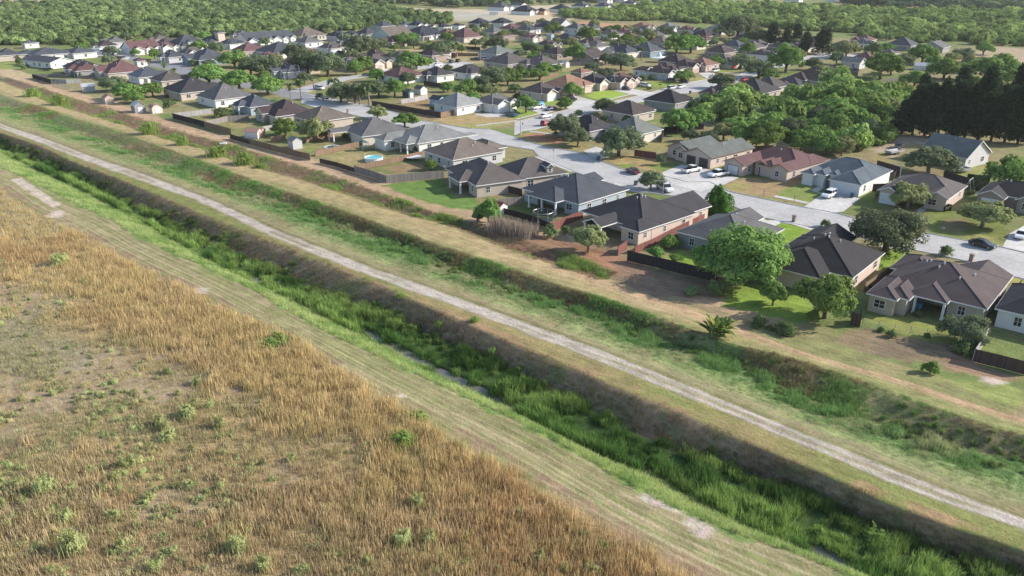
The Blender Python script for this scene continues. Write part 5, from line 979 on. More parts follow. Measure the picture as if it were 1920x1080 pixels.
tree('R1', 515, 372, 105, 'S', 1.3, 'round grey-green bush beside the banana clump'); tree('R1', 660, 412, 125, 'S', .9, 'wide silvery bush along the garden edge'); tree('R1', 578, 392, 60, 'S', 1.0, 'yellow-green bush between the two grey garden bushes'); tree('R1', 683, 422, 55, 'S', .8, 'bright low green bush at the corner of the garden edge')
tree('R1', 1420, 622, 95, 'B', 1.0, 'single round bluish-green sapling on the bare slope below the wire fence')
tree('R1', 160, 205, 95, 'W', .7, 'shrub with white flower heads beside the long dark fence', name='flowering_shrub'); tree('R1', 288, 210, 120, 'S', 1.2, 'dark blue-green bush against the long dark fence')
tree('R1', 1215, 428, 62, 'S', .9, 'dark bush inside the wire fence, second from its left end'); tree('R1', 1160, 400, 45, 'S', 1.0, 'small dark bush inside the wire fence at its left end'); tree('R1', 1406, 430, 42, 'S', 1.0, 'round dark bush on the lawn near the flowering tree'); tree('R1', 1600, 515, 130, 'S', .8, 'low dark bush at the foot of the flowering tree')
tree('Q7', 330, 745, 180, 'B', .85, 'rounded lime-green bush tree nearest the long dark fence'); tree('Q7', 455, 650, 195, 'B', .85, 'rounded lime-green bush tree beside the red fence'); tree('Q7', 510, 775, 150, 'B', .7, 'low leafy tree between the lime-green bushes and the huge mesquite')
tree('Q7', 885, 335, 285, 'C', .62, 'ridged emerald cypress mass at the street corner of the peach-walled house', 1.6, name='cypress_tree')
tree('Q8', 825, 392, 640, 'O', .72, 'huge dark grey-green oak tree over the street verge and mulch ring', 2.5)
tree('Q8', 1582, 188, 400, 'L', .68, None, 1.5); tree('Q8', 360, 190, 90, 'S'); tree('Q8', 1298, 412, 125, 'S', 1.0, 'straw-coloured bush on the verge near the black sedan'); tree('Q8', 822, 394, 95, 'S', .5, 'dark ring of low planting around the huge oak trunk')
tree('Q6', 1357, 826, 320, 'L', 1.05, 'slender pale-trunked tree on the bare dirt beside the wire fence', 1.5)
tree('Q6', 460, 565, 250, 'B', 1.15, 'tall bright green shrub at the corner of the wide lawn', 1.5); tree('Q6', 365, 560, 110, 'O', 1.4, 'narrow dark shrub hugging the tall bright shrub')
tree('Q6', 1010, 695, 140, 'S', 1.2, 'dark green bush at the end of the red fence'); tree('Q6', 1155, 655, 95, 'S', 1.0, 'small bush inside the red fence')
for a in [('Q3', 110, 645, 185, 'O', .9), ('Q3', 1250, 745, 250, 'A', .9), ('Q5', 870, 1000, 370, 'L', .8), ('Q5', 1060, 700, 480, 'A', .7), ('Q5', 1780, 830, 440, 'B', .8), ('Q5', 1500, 835, 200, 'S', 1), ('Q3', 590, 352, 250, 'A', .85), ('Q3', 960, 445, 440, 'O', .75), ('Q3', 480, 285, 340, 'A', .85), ('P3', 690, 852, 230, 'O', .65), ('Q3', 1335, 525, 90, 'A', 1.6), ('Q2', 1000, 668, 140, 'B', 1.0),
          ('Q8', 100, 900, 10, 'S', 1)][:-1]: tree(*a)
for a in [(140, 330, 300, 'B'), (330, 300, 270, 'B'), (430, 440, 190, 'O'), (560, 400, 240, 'L'), (640, 330, 200, 'M'), (760, 430, 300, 'M'), (940, 475, 360, 'B'), (1000, 330, 260, 'M'), (1150, 380, 260, 'O'), (1260, 490, 280, 'B'), (1380, 430, 260, 'M'), (1480, 530, 260, 'B'), (1620, 540, 240, 'L'), (1560, 400, 300, 'B'), (1690, 470, 200, 'O'), (1420, 260, 260, 'O'), (1300, 230, 240, 'M'), (1150, 220, 240, 'L'), (1560, 250, 320, 'M'), (1720, 310, 300, 'B'), (1850, 390, 240, 'O'), (1870, 200, 300, 'M'), (1600, 120, 300, 'B'), (1780, 110, 260, 'M'), (860, 250, 220, 'L'), (700, 230, 180, 'A'), (1440, 120, 220, 'M'), (260, 410, 160, 'O'), (1330, 340, 240, 'M')]: tree('Q4', a[0], a[1], a[2] * 1.1, a[3], .85)
for i, a in enumerate([(1000, 1000, 190, .95), (1080, 1010, 210, 1.1), (1170, 1020, 220, 1.3), (1270, 1030, 220, 1.4), (1370, 1030, 230, 1.35), (1470, 1040, 230, 1.25), (1570, 1050, 240, 1.2), (1670, 1060, 230, 1.15), (1770, 1070, 230, 1.2), (1870, 1080, 240, 1.4), (1960, 1080, 230, 1.5), (1120, 930, 200, 1.0), (1240, 930, 200, 1.1), (1400, 930, 220, 1.1), (1640, 940, 200, 1.0), (1830, 900, 200, 1.2), (1730, 930, 200, 1.0), (1530, 930, 200, 1.0)]): tree('P4', a[0], a[1], a[2], 'D', a[3] * .56 * random.Random(i + 9).uniform(.78, 1.25))
for a in [(30, 335, 130, 'D', .5), (130, 350, 110, 'D', .48), (275, 405, 130, 'D', .5), (405, 405, 175, 'D', .42), (210, 330, 110, 'D', .5), (580, 435, 190, 'L', .9), (130, 540, 250, 'B', .9), (330, 525, 140, 'O', .8), (840, 590, 260, 'B', .95), (790, 625, 100, 'Q', .8), (1100, 645, 210, 'M', .7), (1000, 662, 90, 'S', 1), (1525, 545, 180, 'L', 1.0), (1020, 505, 140, 'O', .9), (1150, 480, 210, 'B', .9), (1320, 590, 240, 'M', .9), (1460, 460, 160, 'A', .9), (1610, 410, 130, 'M', 1), (780, 405, 140, 'S', .9), (890, 385, 110, 'B', .7), (1690, 610, 380, 'M', .7), (1850, 650, 240, 'M', .8), (920, 560, 160, 'O', .9), (1240, 520, 140, 'B', .8), (1000, 780, 200, 'M', .8), (880, 860, 220, 'L', .8), (1560, 690, 180, 'B', .8), (1680, 1000, 200, 'B', 1.2), (1380, 470, 130, 'L', .8)]: tree('P4', a[0], a[1], a[2] * 1.12, a[3], a[4] * .9)
for a in [(90, 705, 230, 'M', .8), (340, 752, 90, 'P', 1.25), (262, 762, 76, 'P', 1.15), (435, 672, 100, 'Q', 1.0), (400, 560, 250, 'O', .95), (540, 575, 250, 'O', 1.0), (300, 465, 190, 'O', .9), (110, 570, 240, 'O', .8), (0, 510, 160, 'O', .8), (750, 562, 120, 'B', 1.1), (780, 415, 240, 'O', .8), (925, 372, 120, 'O', 1), (1110, 348, 140, 'B', .9), (1290, 392, 110, 'L', .9), (1370, 442, 190, 'O', .9), (1180, 560, 250, 'B', .9), (1110, 570, 180, 'A', .9), (1040, 465, 110, 'A', 1.0), (1440, 545, 90, 'S', 1), (590, 742, 110, 'Q', 1.3), (640, 765, 210, 'O', .9), (745, 775, 210, 'O', .9), (850, 792, 130, 'Q', 1.2), (920, 730, 190, 'O', .9), (1040, 725, 160, 'B', 1.0), (690, 770, 100, 'Q', 1.2), (780, 785, 100, 'Q', 1.2), (1440, 690, 110, 'B', .9), (1590, 725, 210, 'B', .8), (1710, 665, 150, 'O', .9), (912, 892, 150, 'L', .9), (1115, 952, 185, 'B', .75), (225, 1015, 190, 'B', .9), (440, 1055, 190, 'L', 1.2), (535, 1035, 130, 'L', 1.35), (1800, 650, 210, 'O', .9), (1890, 640, 180, 'B', .9), (1800, 380, 160, 'O', .9), (1860, 300, 110, 'B', .8), (1490, 380, 120, 'L', .8), (1720, 330, 100, 'L', .7)]: tree('P2', a[0], a[1], a[2] * 1.12, a[3], a[4] * .9)
for a in [(1130, 530, 72, 'P', .8), (1240, 562, 72, 'P', .8), (1310, 585, 62, 'P', .8), (1570, 630, 280, 'M', .75), (1760, 505, 200, 'M', .8), (1880, 560, 210, 'O', .8), (1800, 670, 250, 'B', .75), (850, 685, 190, 'O', .8), (970, 745, 230, 'B', .7), (1150, 725, 180, 'B', .75), (1270, 805, 90, 'S', 1.2), (1665, 875, 130, 'S', .8), (600, 580, 52, 'S', 1.2), (150, 482, 62, 'S', 1.3), (180, 522, 42, 'S', 1.5), (1010, 775, 150, 'B', .8), (1690, 470, 120, 'O', .8)]: tree('P1', a[0], a[1], a[2] * 1.12, a[3], a[4] * .9)
for a in [(105, 842, 170, 'B', 1.0), (480, 465, 180, 'B', .9), (600, 535, 112, 'O', .75), (240, 565, 140, 'B', .9), (60, 605, 140, 'B', .9), (310, 262, 150, 'B', .8), (580, 320, 160, 'B', .9), (690, 325, 72, 'O', .9), (760, 305, 82, 'B', .9), (862, 335, 130, 'B', .75), (820, 525, 210, 'O', .75), (970, 455, 90, 'Q', 1.0), (1230, 405, 210, 'B', .9), (1340, 395, 210, 'B', .85), (1150, 285, 120, 'O', .9), (1510, 335, 90, 'B', .8), (1610, 338, 82, 'L', .8), (1690, 292, 260, 'O', .8), (1830, 330, 170, 'O', .9), (1530, 510, 112, 'B', 1.0), (1715, 515, 140, 'A', 1.1), (1790, 495, 90, 'L', 1.0), (1580, 662, 205, 'O', .75), (1850, 585, 240, 'O', .7), (150, 405, 140, 'O', .8), (230, 385, 60, 'B', .9), (345, 372, 60, 'Q', .8), (1290, 290, 80, 'S', 1), (1560, 270, 130, 'O', .7), (980, 605, 60, 'S', 1.2), (1045, 600, 50, 'S', 1.2), (1110, 662, 36, 'Q', .9), (1165, 658, 34, 'Q', .9), (1030, 672, 40, 'S', 1), (440, 705, 50, 'B', 1.0), (1325, 600, 90, 'A', 1.1), (20, 690, 120, 'S', .8), (500, 860, 70, 'S', .8), (690, 905, 60, 'S', 1.2), (860, 925, 90, 'S', 1.1), (1060, 260, 60, 'S', 1), (20, 270, 100, 'O', .7), (700, 480, 120, 'O', .8)]: tree('P3', a[0], a[1], a[2] * 1.12, a[3], a[4] * .9)
# houses of the packed inner streets that only show as roofs between the named ones
RN = dict(gbrn='grey-brown', slate='slate', char='charcoal', brn='brown', dbrn='dark brown', grey='grey', mar='maroon', tan='tan')
# the many smaller yard trees between the houses
rf_ = random.Random(4); NB_POLY = [G(p) for p in ((120, 92), (300, 70), (640, 70), (1000, 50), (1300, 62), (1620, 80), (1560, 150), (1300, 200), (1180, 280), (1000, 240), (560, 160), (300, 130), (160, 120))]; RD = [(G(p), G(q)) for p, q in (((600, 190), (800, 240)), ((800, 240), (960, 262)), ((960, 250), (1180, 195)), ((1180, 195), (1330, 163)), ((1330, 163), (1440, 130)), ((1440, 130), (1600, 104)), ((560, 172), (720, 137)), ((720, 137), (880, 117)), ((570, 182), (345, 132)), ((310, 122), (600, 91)), ((960, 262), (1160, 330)))]
def seg_d(p, a, b): d = (b - a).xy; t_ = max(0, min(1, (p.xy - a.xy).dot(d) / d.length_squared)); return (p.xy - a.xy - d * t_).length
xs_ = [p.x for p in NB_POLY]; ys_ = [p.y for p in NB_POLY]; cnt = 0; nh_ = 0
for tr_ in range(20000):
    p = Vector((rf_.uniform(min(xs_), max(xs_)), rf_.uniform(min(ys_), max(ys_)), 0))
    if nh_ >= 42 or not bool(inpoly(np.array([p.x]), np.array([p.y]), NB_POLY)[0]): continue
    u, v = PJ(p)
    if v > 160 or (u > 800 and v > 130): continue
    if min((p.x - h[0]) ** 2 + (p.y - h[1]) ** 2 for h in HOUSES) < 15.5 ** 2 or any(seg_d(p, a, b) < 14 for a, b in RD) or min((p.x - h[0]) ** 2 + (p.y - h[1]) ** 2 - (4.5 + h[2] / 3) ** 2 for h in TREES) < 0: continue
    rk = rf_.choice(list(RN)); wk = rf_.choice(['white', 'beige', 'pink', 'cream', 'lgrey', 'brick']); s_ = pscale(v) * 7.2
    lab = auto_label(RN[rk] + ' roofed house', p.x, p.y); USED[lab] = 1; fit_house(lab, 'F', u - s_, v - 8, u + s_, v + 5 * pscale(v) * .35, rf_.choice(['R', 'S', 'H', 'RH', 'P']), rk, wk, 135, 1.0); nh_ += 1
for tr_ in range(9000):
    p = Vector((rf_.uniform(min(xs_), max(xs_)), rf_.uniform(min(ys_), max(ys_)), 0))
    if not bool(inpoly(np.array([p.x]), np.array([p.y]), NB_POLY)[0]): continue
    if min((p.x - h[0]) ** 2 + (p.y - h[1]) ** 2 for h in HOUSES) < 10.5 ** 2 or any(seg_d(p, a, b) < 8.5 for a, b in RD) or min((p.x - h[0]) ** 2 + (p.y - h[1]) ** 2 for h in TREES) < 7 ** 2: continue
    u, v = PJ(p); kd = rf_.choice('OOBBLAM'); tree('F', u, v, rf_.uniform(5.5, 10) * pscale(v), kd, rf_.uniform(.8, .95)); cnt += 1
    if cnt > 120: break
for hi_, (hx_, hy_, hl_) in enumerate(list(HOUSES)):
    if hy_ > 420: continue
    for q_ in range(2):
        an = rf_.uniform(0, 6.28); p = Vector((hx_ + math.cos(an) * 9.6, hy_ + math.sin(an) * 9.6, 0))
        if min((p.x - h[0]) ** 2 + (p.y - h[1]) ** 2 for h in HOUSES) < 9.4 ** 2 or any(seg_d(p, a, b) < 8 for a, b in RD) or min((p.x - h[0]) ** 2 + (p.y - h[1]) ** 2 for h in TREES) < 3 ** 2: continue
        if hy_ > 330 and q_: continue
        u, v = PJ(p); tree('F', u, v, rf_.uniform(1.5, 2.8) * pscale(v), 'S', rf_.uniform(.8, 1.1))
# ------------------------------------------------------------------ fences
def fence_mat(name, col): 
    key = ('f', name)
    if key in MATS: return MATS[key]
    m, t, o = nmat('fence_' + name); b = N(t, 'ShaderNodeBsdfPrincipled', Roughness=.9); b.inputs['Specular IOR Level'].default_value = .15
    tc = N(t, 'ShaderNodeTexCoord'); sx = N(t, 'ShaderNodeSeparateXYZ'); t.links.new(tc.outputs['Object'], sx.inputs[0])
    mu = N(t, 'ShaderNodeMath', _operation='MULTIPLY'); mu.inputs[1].default_value = 6.6; t.links.new(sx.outputs[0], mu.inputs[0])
    fl = N(t, 'ShaderNodeMath', _operation='FLOOR'); t.links.new(mu.outputs[0], fl.inputs[0]); wn_ = N(t, 'ShaderNodeTexWhiteNoise', _noise_dimensions='1D'); t.links.new(fl.outputs[0], wn_.inputs['W'])
    fr = N(t, 'ShaderNodeMath', _operation='FRACT'); t.links.new(mu.outputs[0], fr.inputs[0]); gt = N(t, 'ShaderNodeMath', _operation='GREATER_THAN'); gt.inputs[1].default_value = .1; t.links.new(fr.outputs[0], gt.inputs[0])
    mr = N(t, 'ShaderNodeMapRange'); mr.inputs['To Min'].default_value = .72; mr.inputs['To Max'].default_value = 1.2; t.links.new(wn_.outputs[0], mr.inputs[0])
    m2 = N(t, 'ShaderNodeMapRange'); m2.inputs['To Min'].default_value = .35; t.links.new(gt.outputs[0], m2.inputs[0]); mm = N(t, 'ShaderNodeMath', _operation='MULTIPLY'); t.links.new(mr.outputs[0], mm.inputs[0]); t.links.new(m2.outputs[0], mm.inputs[1])
    vm = N(t, 'ShaderNodeVectorMath', _operation='SCALE'); vm.inputs[0].default_value = col; t.links.new(mm.outputs[0], vm.inputs['Scale']); t.links.new(vm.outputs[0], b.inputs['Base Color']); t.links.new(b.outputs[0], o.inputs[0]); MATS[key] = m; return m
FC = dict(dark=(.045, .04, .045), grey=(.25, .225, .215), brown=(.24, .165, .115), red=(.2, .085, .075), dbrown=(.085, .06, .055), silver=(.38, .37, .36))
_pm = {}
def fence(label, k, pts, col, h=1.8, rails=False, cap=None, wire=False, name='board_fence'):
    P = [g(k, x, y) for x, y in pts]; t = thing(name, label, 'fence', P[0]); o0 = P[0]; mat = fence_mat(col, FC[col]) if not wire else plain('wire_steel', (.22, .22, .21), .5, .1)
    USED[label] = 1
    for i in range(len(P) - 1):
        a, b = P[i], P[i + 1]; L = (b - a).length; ang = math.atan2(b.y - a.y, b.x - a.x); n = max(1, round(L / 2.4)); st_ = L / n; mb = MB()
        if wire:
            for z in np.arange(.1, 1.25, .16): mb.box(0, L, -.008, .008, z, z + .014)
            for q in np.arange(0, L, .22): mb.box(q, q + .012, -.008, .008, .1, 1.25)
        elif rails:
            for z in (.25, .75, 1.25): mb.box(0, L, -.02, .02, z, z + .14)
        else:
            mb.box(0, L, -.012, .012, .04, h)
            for z in (.35, h * .55, h - .3): mb.box(0, L, .013, .055, z, z + .09); 
            if cap: mb.box(0, L, -.08, .09, h, h + .05)
        ob = obj('fence_panel', mb.mesh('fence_panel', [mat]), t, (a - o0)); ob.rotation_euler = (0, 0, ang)
        key = (mat.name, h, wire)
        if key not in _pm: m2 = MB(); q = .045 if not wire else .025; m2.box(-q, q, -q, q, -.05, h + .03 if not wire else 1.35); _pm[key] = m2.mesh('fence_post', [mat])
        for q in range(n + (1 if i == len(P) - 2 else 0)):
            if (a - Vector((0, 0, 0))).y > 330 and q % 2: continue
            po = obj('fence_post', _pm[key], t, a - o0 + (b - a).normalized() * st_ * q + Vector((-math.sin(ang), math.cos(ang), 0)) * .06); po.rotation_euler = (0, 0, ang)
    return t
fence('long black board fence below the huge mesquite tree', 'Q7', [(75, 765), (300, 818), (600, 888), (880, 955)], 'dark', 2.0)
fence('red board fence along the right side of the peach-walled house', 'Q7', [(145, 700), (310, 630), (470, 545), (770, 400)], 'red', 1.5)
fence('short red board fence panel standing alone near the slender tree', 'Q6', [(1625, 862), (1705, 805)], 'red')
fence('red board fence between the blue-grey house and the screened porch', 'Q6', [(1035, 645), (1150, 590), (1310, 525)], 'red')
fence('wire fence in front of the screened porch yard', 'Q6', [(1080, 690), (1250, 760), (1530, 832), (1625, 862)], 'dark', wire=True, name='wire_fence')
fence('dark wire-topped fence behind the dead cane clump', 'Q6', [(600, 490), (860, 560), (1040, 640)], 'dark', 1.4)
fence('weathered grey board fence climbing towards the blue-grey house', 'Q6', [(560, 425), (770, 400)], 'grey')
fence('dark board fence beside the patio brick house', 'Q6', [(615, 295), (760, 330)], 'dbrown')
fence('grey weathered fence with battens on the edge of the wide lawn', 'Q2', [(600, 785), (1115, 738)], 'grey', 1.9)
fence('dark weathered fence along the ditch lane below the turquoise pool', 'Q2', [(310, 690), (450, 730), (600, 785)], 'grey', 1.8)
fence('brown paling fence between the pool yard and the trampoline yard', 'Q2', [(320, 675), (640, 610), (945, 540)], 'brown', 1.5)
fence('low dark fence along the lane below the two pools', 'Q2', [(0, 605), (150, 640), (310, 690)], 'dbrown', 1.3)
fence('pinkish board fence between the whirlpool yard and the turquoise pool yard', 'Q2', [(-40, 545), (200, 490), (465, 432)], 'brown', 1.5)
fence('rust-brown board fence along the lane behind the white shed', 'Q1', [(1100, 345), (1350, 412), (1640, 485)], 'brown', 1.8)
fence('dark fence with bare posts along the lane by the pink-roofed shed', 'Q1', [(920, 290), (1100, 345)], 'dbrown', 1.5)
fence('golden brown board fence along the ditch lane', 'Q1', [(690, 185), (930, 255)], 'brown', 1.9)
fence('near-black board fence along the lane below the glassed porch', 'Q1', [(405, 110), (690, 185)], 'dark', 1.9)
fence('silvery fence between two back gardens ending at the black fence', 'Q1', [(405, 108), (600, 85), (780, 62)], 'silver')
fence('double grey fence behind the golden brown one', 'Q1', [(700, 180), (900, 135), (1090, 120)], 'grey')
fence('leaning fence between the pink-roofed shed and the round shrub', 'Q1', [(1220, 225), (1330, 205)], 'silver', 1.6)
fence('short brown fence left of the white-grey shed', 'Q1', [(1290, 320), (1420, 300)], 'brown', 1.6)
fence('yellow-lit board fence behind the two olive trees', 'Q1', [(1600, 330), (1860, 262)], 'brown', 1.8)
fence('black fence panel at the far left lane corner', 'S1', [(490, 695), (780, 782)], 'dark', 1.9)
fence('open rail fence descending from the black fence corner', 'S1', [(780, 785), (1050, 870)], 'silver', rails=True, name='rail_fence')
fence('pale grey board fence above the open rail fence', 'S1', [(785, 770), (1000, 778), (1215, 765)], 'silver')
fence('weathered fence in front of the long white workshop', 'S1', [(500, 690), (760, 680), (1010, 690)], 'grey', 1.6)
fence('dark brown fence along the street verge below the blue shed', 'P2', [(870, 795), (1130, 840), (1385, 885)], 'dbrown', 1.9)
fence('brown fence return at the street corner by the pale grey house', 'P2', [(1385, 885), (1490, 862)], 'brown', 1.8)
fence('whitewashed fence between the green shed and the blue shed', 'P2', [(1090, 780), (1190, 765), (1290, 742)], 'silver', 1.7)
fence('dark fence behind the maroon hip roof', 'P2', [(1260, 640), (1390, 660)], 'dbrown')
fence('grey board fence below the big blank side wall', 'S4', [(545, 530), (800, 530), (1060, 530)], 'grey', 1.8)
fence('purple-brown fence behind the red trailer', 'S4', [(1480, 570), (1920, 595)], 'dbrown', 1.8)
fence('brown fence right of the red trailer', 'S4', [(1590, 682), (1890, 685)], 'brown', 1.6)
fence('brick-red fence at the edge of the court', 'S3', [(1060, 465), (1260, 455)], 'brown', 1.6)
fence('dark fence curving behind the oak clump', 'S3', [(1260, 440), (1450, 462), (1640, 500)], 'dbrown', 1.8)
fence('grey board fence right of the white garden shed', 'S6', [(60, 830), (300, 826), (560, 830)], 'grey', 1.8)
fence('pale fence rising behind the orange tile house', 'S8', [(1220, 400), (1360, 370), (1500, 345)], 'brown', 1.8)
fence('low red-brown fence between the street oaks and the airy sapling', 'Q3', [(1100, 445), (1290, 472)], 'red', 1.8)
fence('dark fence behind the red-brown arched entry house', 'Q4', [(780, 510), (1000, 500)], 'dbrown', 1.8)
fence('dark fence between the arched entry house and the stucco tower house', 'Q4', [(1130, 765), (1290, 700)], 'dbrown', 1.8)
fence('black fence along the tree belt behind the garages', 'Q4', [(0, 420), (30, 330), (380, 300)], 'dark', 1.8)
fence('dark fence between the stucco tower house and the hedge house', 'Q5', [(555, 860), (680, 855)], 'dbrown', 1.8)
fence('dark fence behind the stucco tower house', 'Q5', [(590, 640), (790, 700), (740, 760)], 'dbrown', 1.8)
fence('dark fence below the country house lawn', 'Q5', [(1190, 735), (1400, 800), (1560, 830)], 'dbrown', 1.8)
fence('fence with a pale top rail between the two right-hand backyards', 'Q8', [(1690, 925), (1780, 800), (1872, 690)], 'dark', 1.9, cap=True)
fence('red-brown fence beside the shaded patio house', 'Q8', [(665, 705), (830, 590), (960, 500)], 'brown', 1.8)
fence('dark vertical board fence at the lower right corner', 'R1', [(1648, 560), (1780, 592), (1940, 635)], 'dbrown', 1.9)
fence('curved pale-topped fence meeting the lower right board fence', 'R1', [(1648, 560), (1700, 480), (1720, 440)], 'silver', 1.7, cap=True)
fence('wire fence along the lawn of the shaded patio house', 'Q8', [(650, 965), (900, 1010), (1150, 1045), (1500, 1080)], 'dark', wire=True, name='wire_fence')
fence('dark stockade corner beside the forked pale tree', 'R1', [(1000, 365), (1050, 378), (1052, 340)], 'dbrown', 2.1)
fence('dark fence below the long dark brown roof', 'P4', [(140, 700), (280, 720), (420, 715)], 'dark', 1.9)
fence('dark fence in front of the solar panel house', 'P4', [(90, 750), (240, 772)], 'dark', 1.9)
fence('grey fence at the meadow by the feather palm', 'P4', [(840, 625), (1000, 612)], 'grey', 1.7)

# ------------------------------------------------------------------ sheds, pools, yard things
def shed(label, k, x0, y0, x1, y1, yaw, w, d, h, rc, wc, gambrel=False, door=True, name='garden_shed', dm=None):
    q = g(k, (x0 + x1) / 2, y1 - 6 / 1); t = thing(name, label, 'shed', (q.x, q.y, 0), R(yaw)); USED[label] = 1
    mb = MB(); mb.box(-w / 2, w / 2, -d / 2, d / 2, .0, h); zr = h + w * .32
    for yy, fl in ((-d / 2 + .001, 0), (d / 2 - .001, 1)):
        pts = [(-w / 2, yy, h - .02), (w / 2, yy, h - .02), (w * .3, yy, h + w * .22), (0, yy, zr), (-w * .3, yy, h + w * .22)] if gambrel else [(-w / 2, yy, h - .02), (w / 2, yy, h - .02), (0, yy, zr)]
        mb.quad(pts if not fl else pts[::-1])
    obj('wall', mb.mesh('wall', [wallm(wc)]), t); mr = MB(); o = .18
    prof = [(-w / 2 - o, h - .1), (-w * .3, h + w * .22), (0, zr), (w * .3, h + w * .22), (w / 2 + o, h - .1)] if gambrel else [(-w / 2 - o, h - .1), (0, zr), (w / 2 + o, h - .1)]
    for i in range(len(prof) - 1):
        (xa, za), (xb, zb_) = prof[i], prof[i + 1]; y0_, y1_ = -d / 2 - o, d / 2 + o
        c = [(xa, y0_, za + .02), (xb, y0_, zb_ + .02), (xb, y1_, zb_ + .02), (xa, y1_, za + .02)]; u = [(p[0], p[1], p[2] + .07) for p in c]
        mr.quad(u); mr.quad(c[::-1]); mr.quad([c[0], c[1], u[1], u[0]]); mr.quad([c[2], c[3], u[3], u[2]]); mr.quad([c[0], u[0], u[3], c[3]]); mr.quad([c[1], c[2], u[2], u[1]])
    obj('roof', mr.mesh('roof', [rc if not isinstance(rc, str) else roofm(rc)]), t)
    if door:
        m3 = MB(); m3.box(-.75, .75, -.05, 0, 0, 1.85); m3.box(-.03, .03, -.07, -.05, 0, 1.85); obj('door', m3.mesh('door', [dm or trimw]), t, (0, -d / 2, .03))
    return t
tin = plain('tin_sheet', (.5, .52, .53), .5, .12, .8, metal=.3); rusty = plain('rusty_tin', (.36, .21, .17), .7, .15, .8)
shed('white shed with pink shingle roof and two barn doors', 'Q1', 1050, 175, 1215, 285, 75, 2.6, 4.4, 2.0, rusty, 'white', dm=rusty)
shed('pale lilac shed with hip-like grey roof beside the olive trees', 'Q1', 1415, 260, 1600, 378, 40, 2.8, 3.2, 2.3, 'lgrey', 'lgrey', door=False)
shed('small white shed with dark red roof beside the tall bright shrub', 'Q2', 1565, 945, 1670, 1060, 45, 2.2, 2.4, 1.8, plain('red_tin', (.3, .06, .07), .7), 'white', door=False)
shed('grey shed with pale tin gable roof at the ditch lane', 'R2', 975, 320, 1110, 445, 40, 3.6, 4.2, 2.4, tin, 'grey')
shed('white barn-shaped shed with rusty gambrel roof', 'R2', 1112, 340, 1230, 450, 40, 3.4, 3.8, 1.9, rusty, 'cream', gambrel=True)
shed('pink-brown hut on blocks beside the thick bushes', 'R2', 765, 285, 868, 380, 40, 3.0, 3.6, 2.2, rusty, 'pink', door=False)
shed('old white greenhouse-like shed near the silver fences', 'R2', 608, 210, 722, 288, 120, 3.4, 4.6, 1.9, tin, 'lgrey', door=False)
shed('sky-blue cottage shed behind the dark street fence', 'P2', 1290, 690, 1442, 795, 45, 3.6, 5.0, 2.3, 'slate', 'sky', dm=trimw)
shed('dark green shed with grey roof under the bright tree', 'P2', 1095, 655, 1195, 735, 45, 2.8, 3.8, 2.2, 'grey', 'dgreen')
shed('white flat-looking shed behind the sky-blue one', 'P2', 1180, 640, 1292, 712, 45, 3.2, 4.0, 2.3, 'grey', 'white', door=False)
shed('white garden shed with bright metal roof by the long grey fence', 'S8', 1520, 95, 1670, 215, 45, 2.8, 3.4, 2.2, tin, 'cream')
shed('rose-coloured playhouse with two red-white doors at the fence corner', 'P2', -10, 940, 60, 1030, 75, 2.4, 3.0, 1.9, rusty, 'peach', dm=rusty, name='playhouse')
shed('white site container on the bare field', 'P2', 1745, 92, 1822, 118, 90, 3, 8, 2.6, tin, 'white', door=False, name='site_container')
shed('tiny white pump house at the meadow edge', 'P4', 1110, 490, 1215, 530, 70, 4, 8, 2.0, tin, 'white', door=False, name='pump_house')
shed('pale blue-grey shed behind the silver row of houses', 'P3', 250, 250, 325, 300, 45, 3, 4, 2.6, tin, 'blue', door=False)
poolm = plain('turquoise_water', (.08, .42, .44), .12, .1, 1.0, spec=.6); poolw = plain('pool_rim', (.75, .76, .76), .5, .05); darkwater = plain('dark_pool_water', (.03, .1, .14), .1, .1, 1, spec=.6)
q = g('Q2', 475, 600); t = thing('swimming_pool', 'round above-ground pool with turquoise water', 'pool', (q.x, q.y + 2.0, 0)); USED[t['label']] = 1; r_ = 80 / 4.8 / pscale(302)
mb = MB(); mb.lathe([(r_, 0), (r_, .95), (r_ + .12, .98), (r_ + .12, 1.03), (r_ - .1, 1.03), (r_ - .1, .7)], n=36); obj('pool_wall', mb.mesh('pool_wall', [poolw], False), t)
mb = MB(); mb.quad([(r_ * math.cos(a), r_ * math.sin(a), .88) for a in np.linspace(0, 6.283, 36, endpoint=False)]); obj('pool_water', mb.mesh('pool_water', [poolm]), t)
mb = MB(); mb.box(-.06, .06, -.3, -.24, 0, 1.9); mb.box(-.06, .06, .24, .3, 0, 1.9); [mb.box(-.05, .05, -.24, .24, z, z + .06) for z in (.3, .6, .9, 1.2, 1.5)]; obj('pool_ladder', mb.mesh('pool_ladder', [poolw]), t, (-r_, .2, 0))
q = g('Q2', 110, 460); t = thing('plunge_pool', 'small dark plunge pool with white surround beside the patio', 'pool', (q.x, q.y, 0)); r_ = 78 / 4.8 / pscale(275)
mb = MB(); mb.lathe([(r_, -.05), (r_, .12), (r_ * .72, .14), (r_ * .7, .02)], n=32); obj('pool_rim', mb.mesh('pool_rim', [conc2]), t)
mb = MB(); mb.quad([(r_ * .71 * math.cos(a), r_ * .71 * math.sin(a), .07) for a in np.linspace(0, 6.283, 32, endpoint=False)]); obj('pool_water', mb.mesh('pool_water', [darkwater]), t)
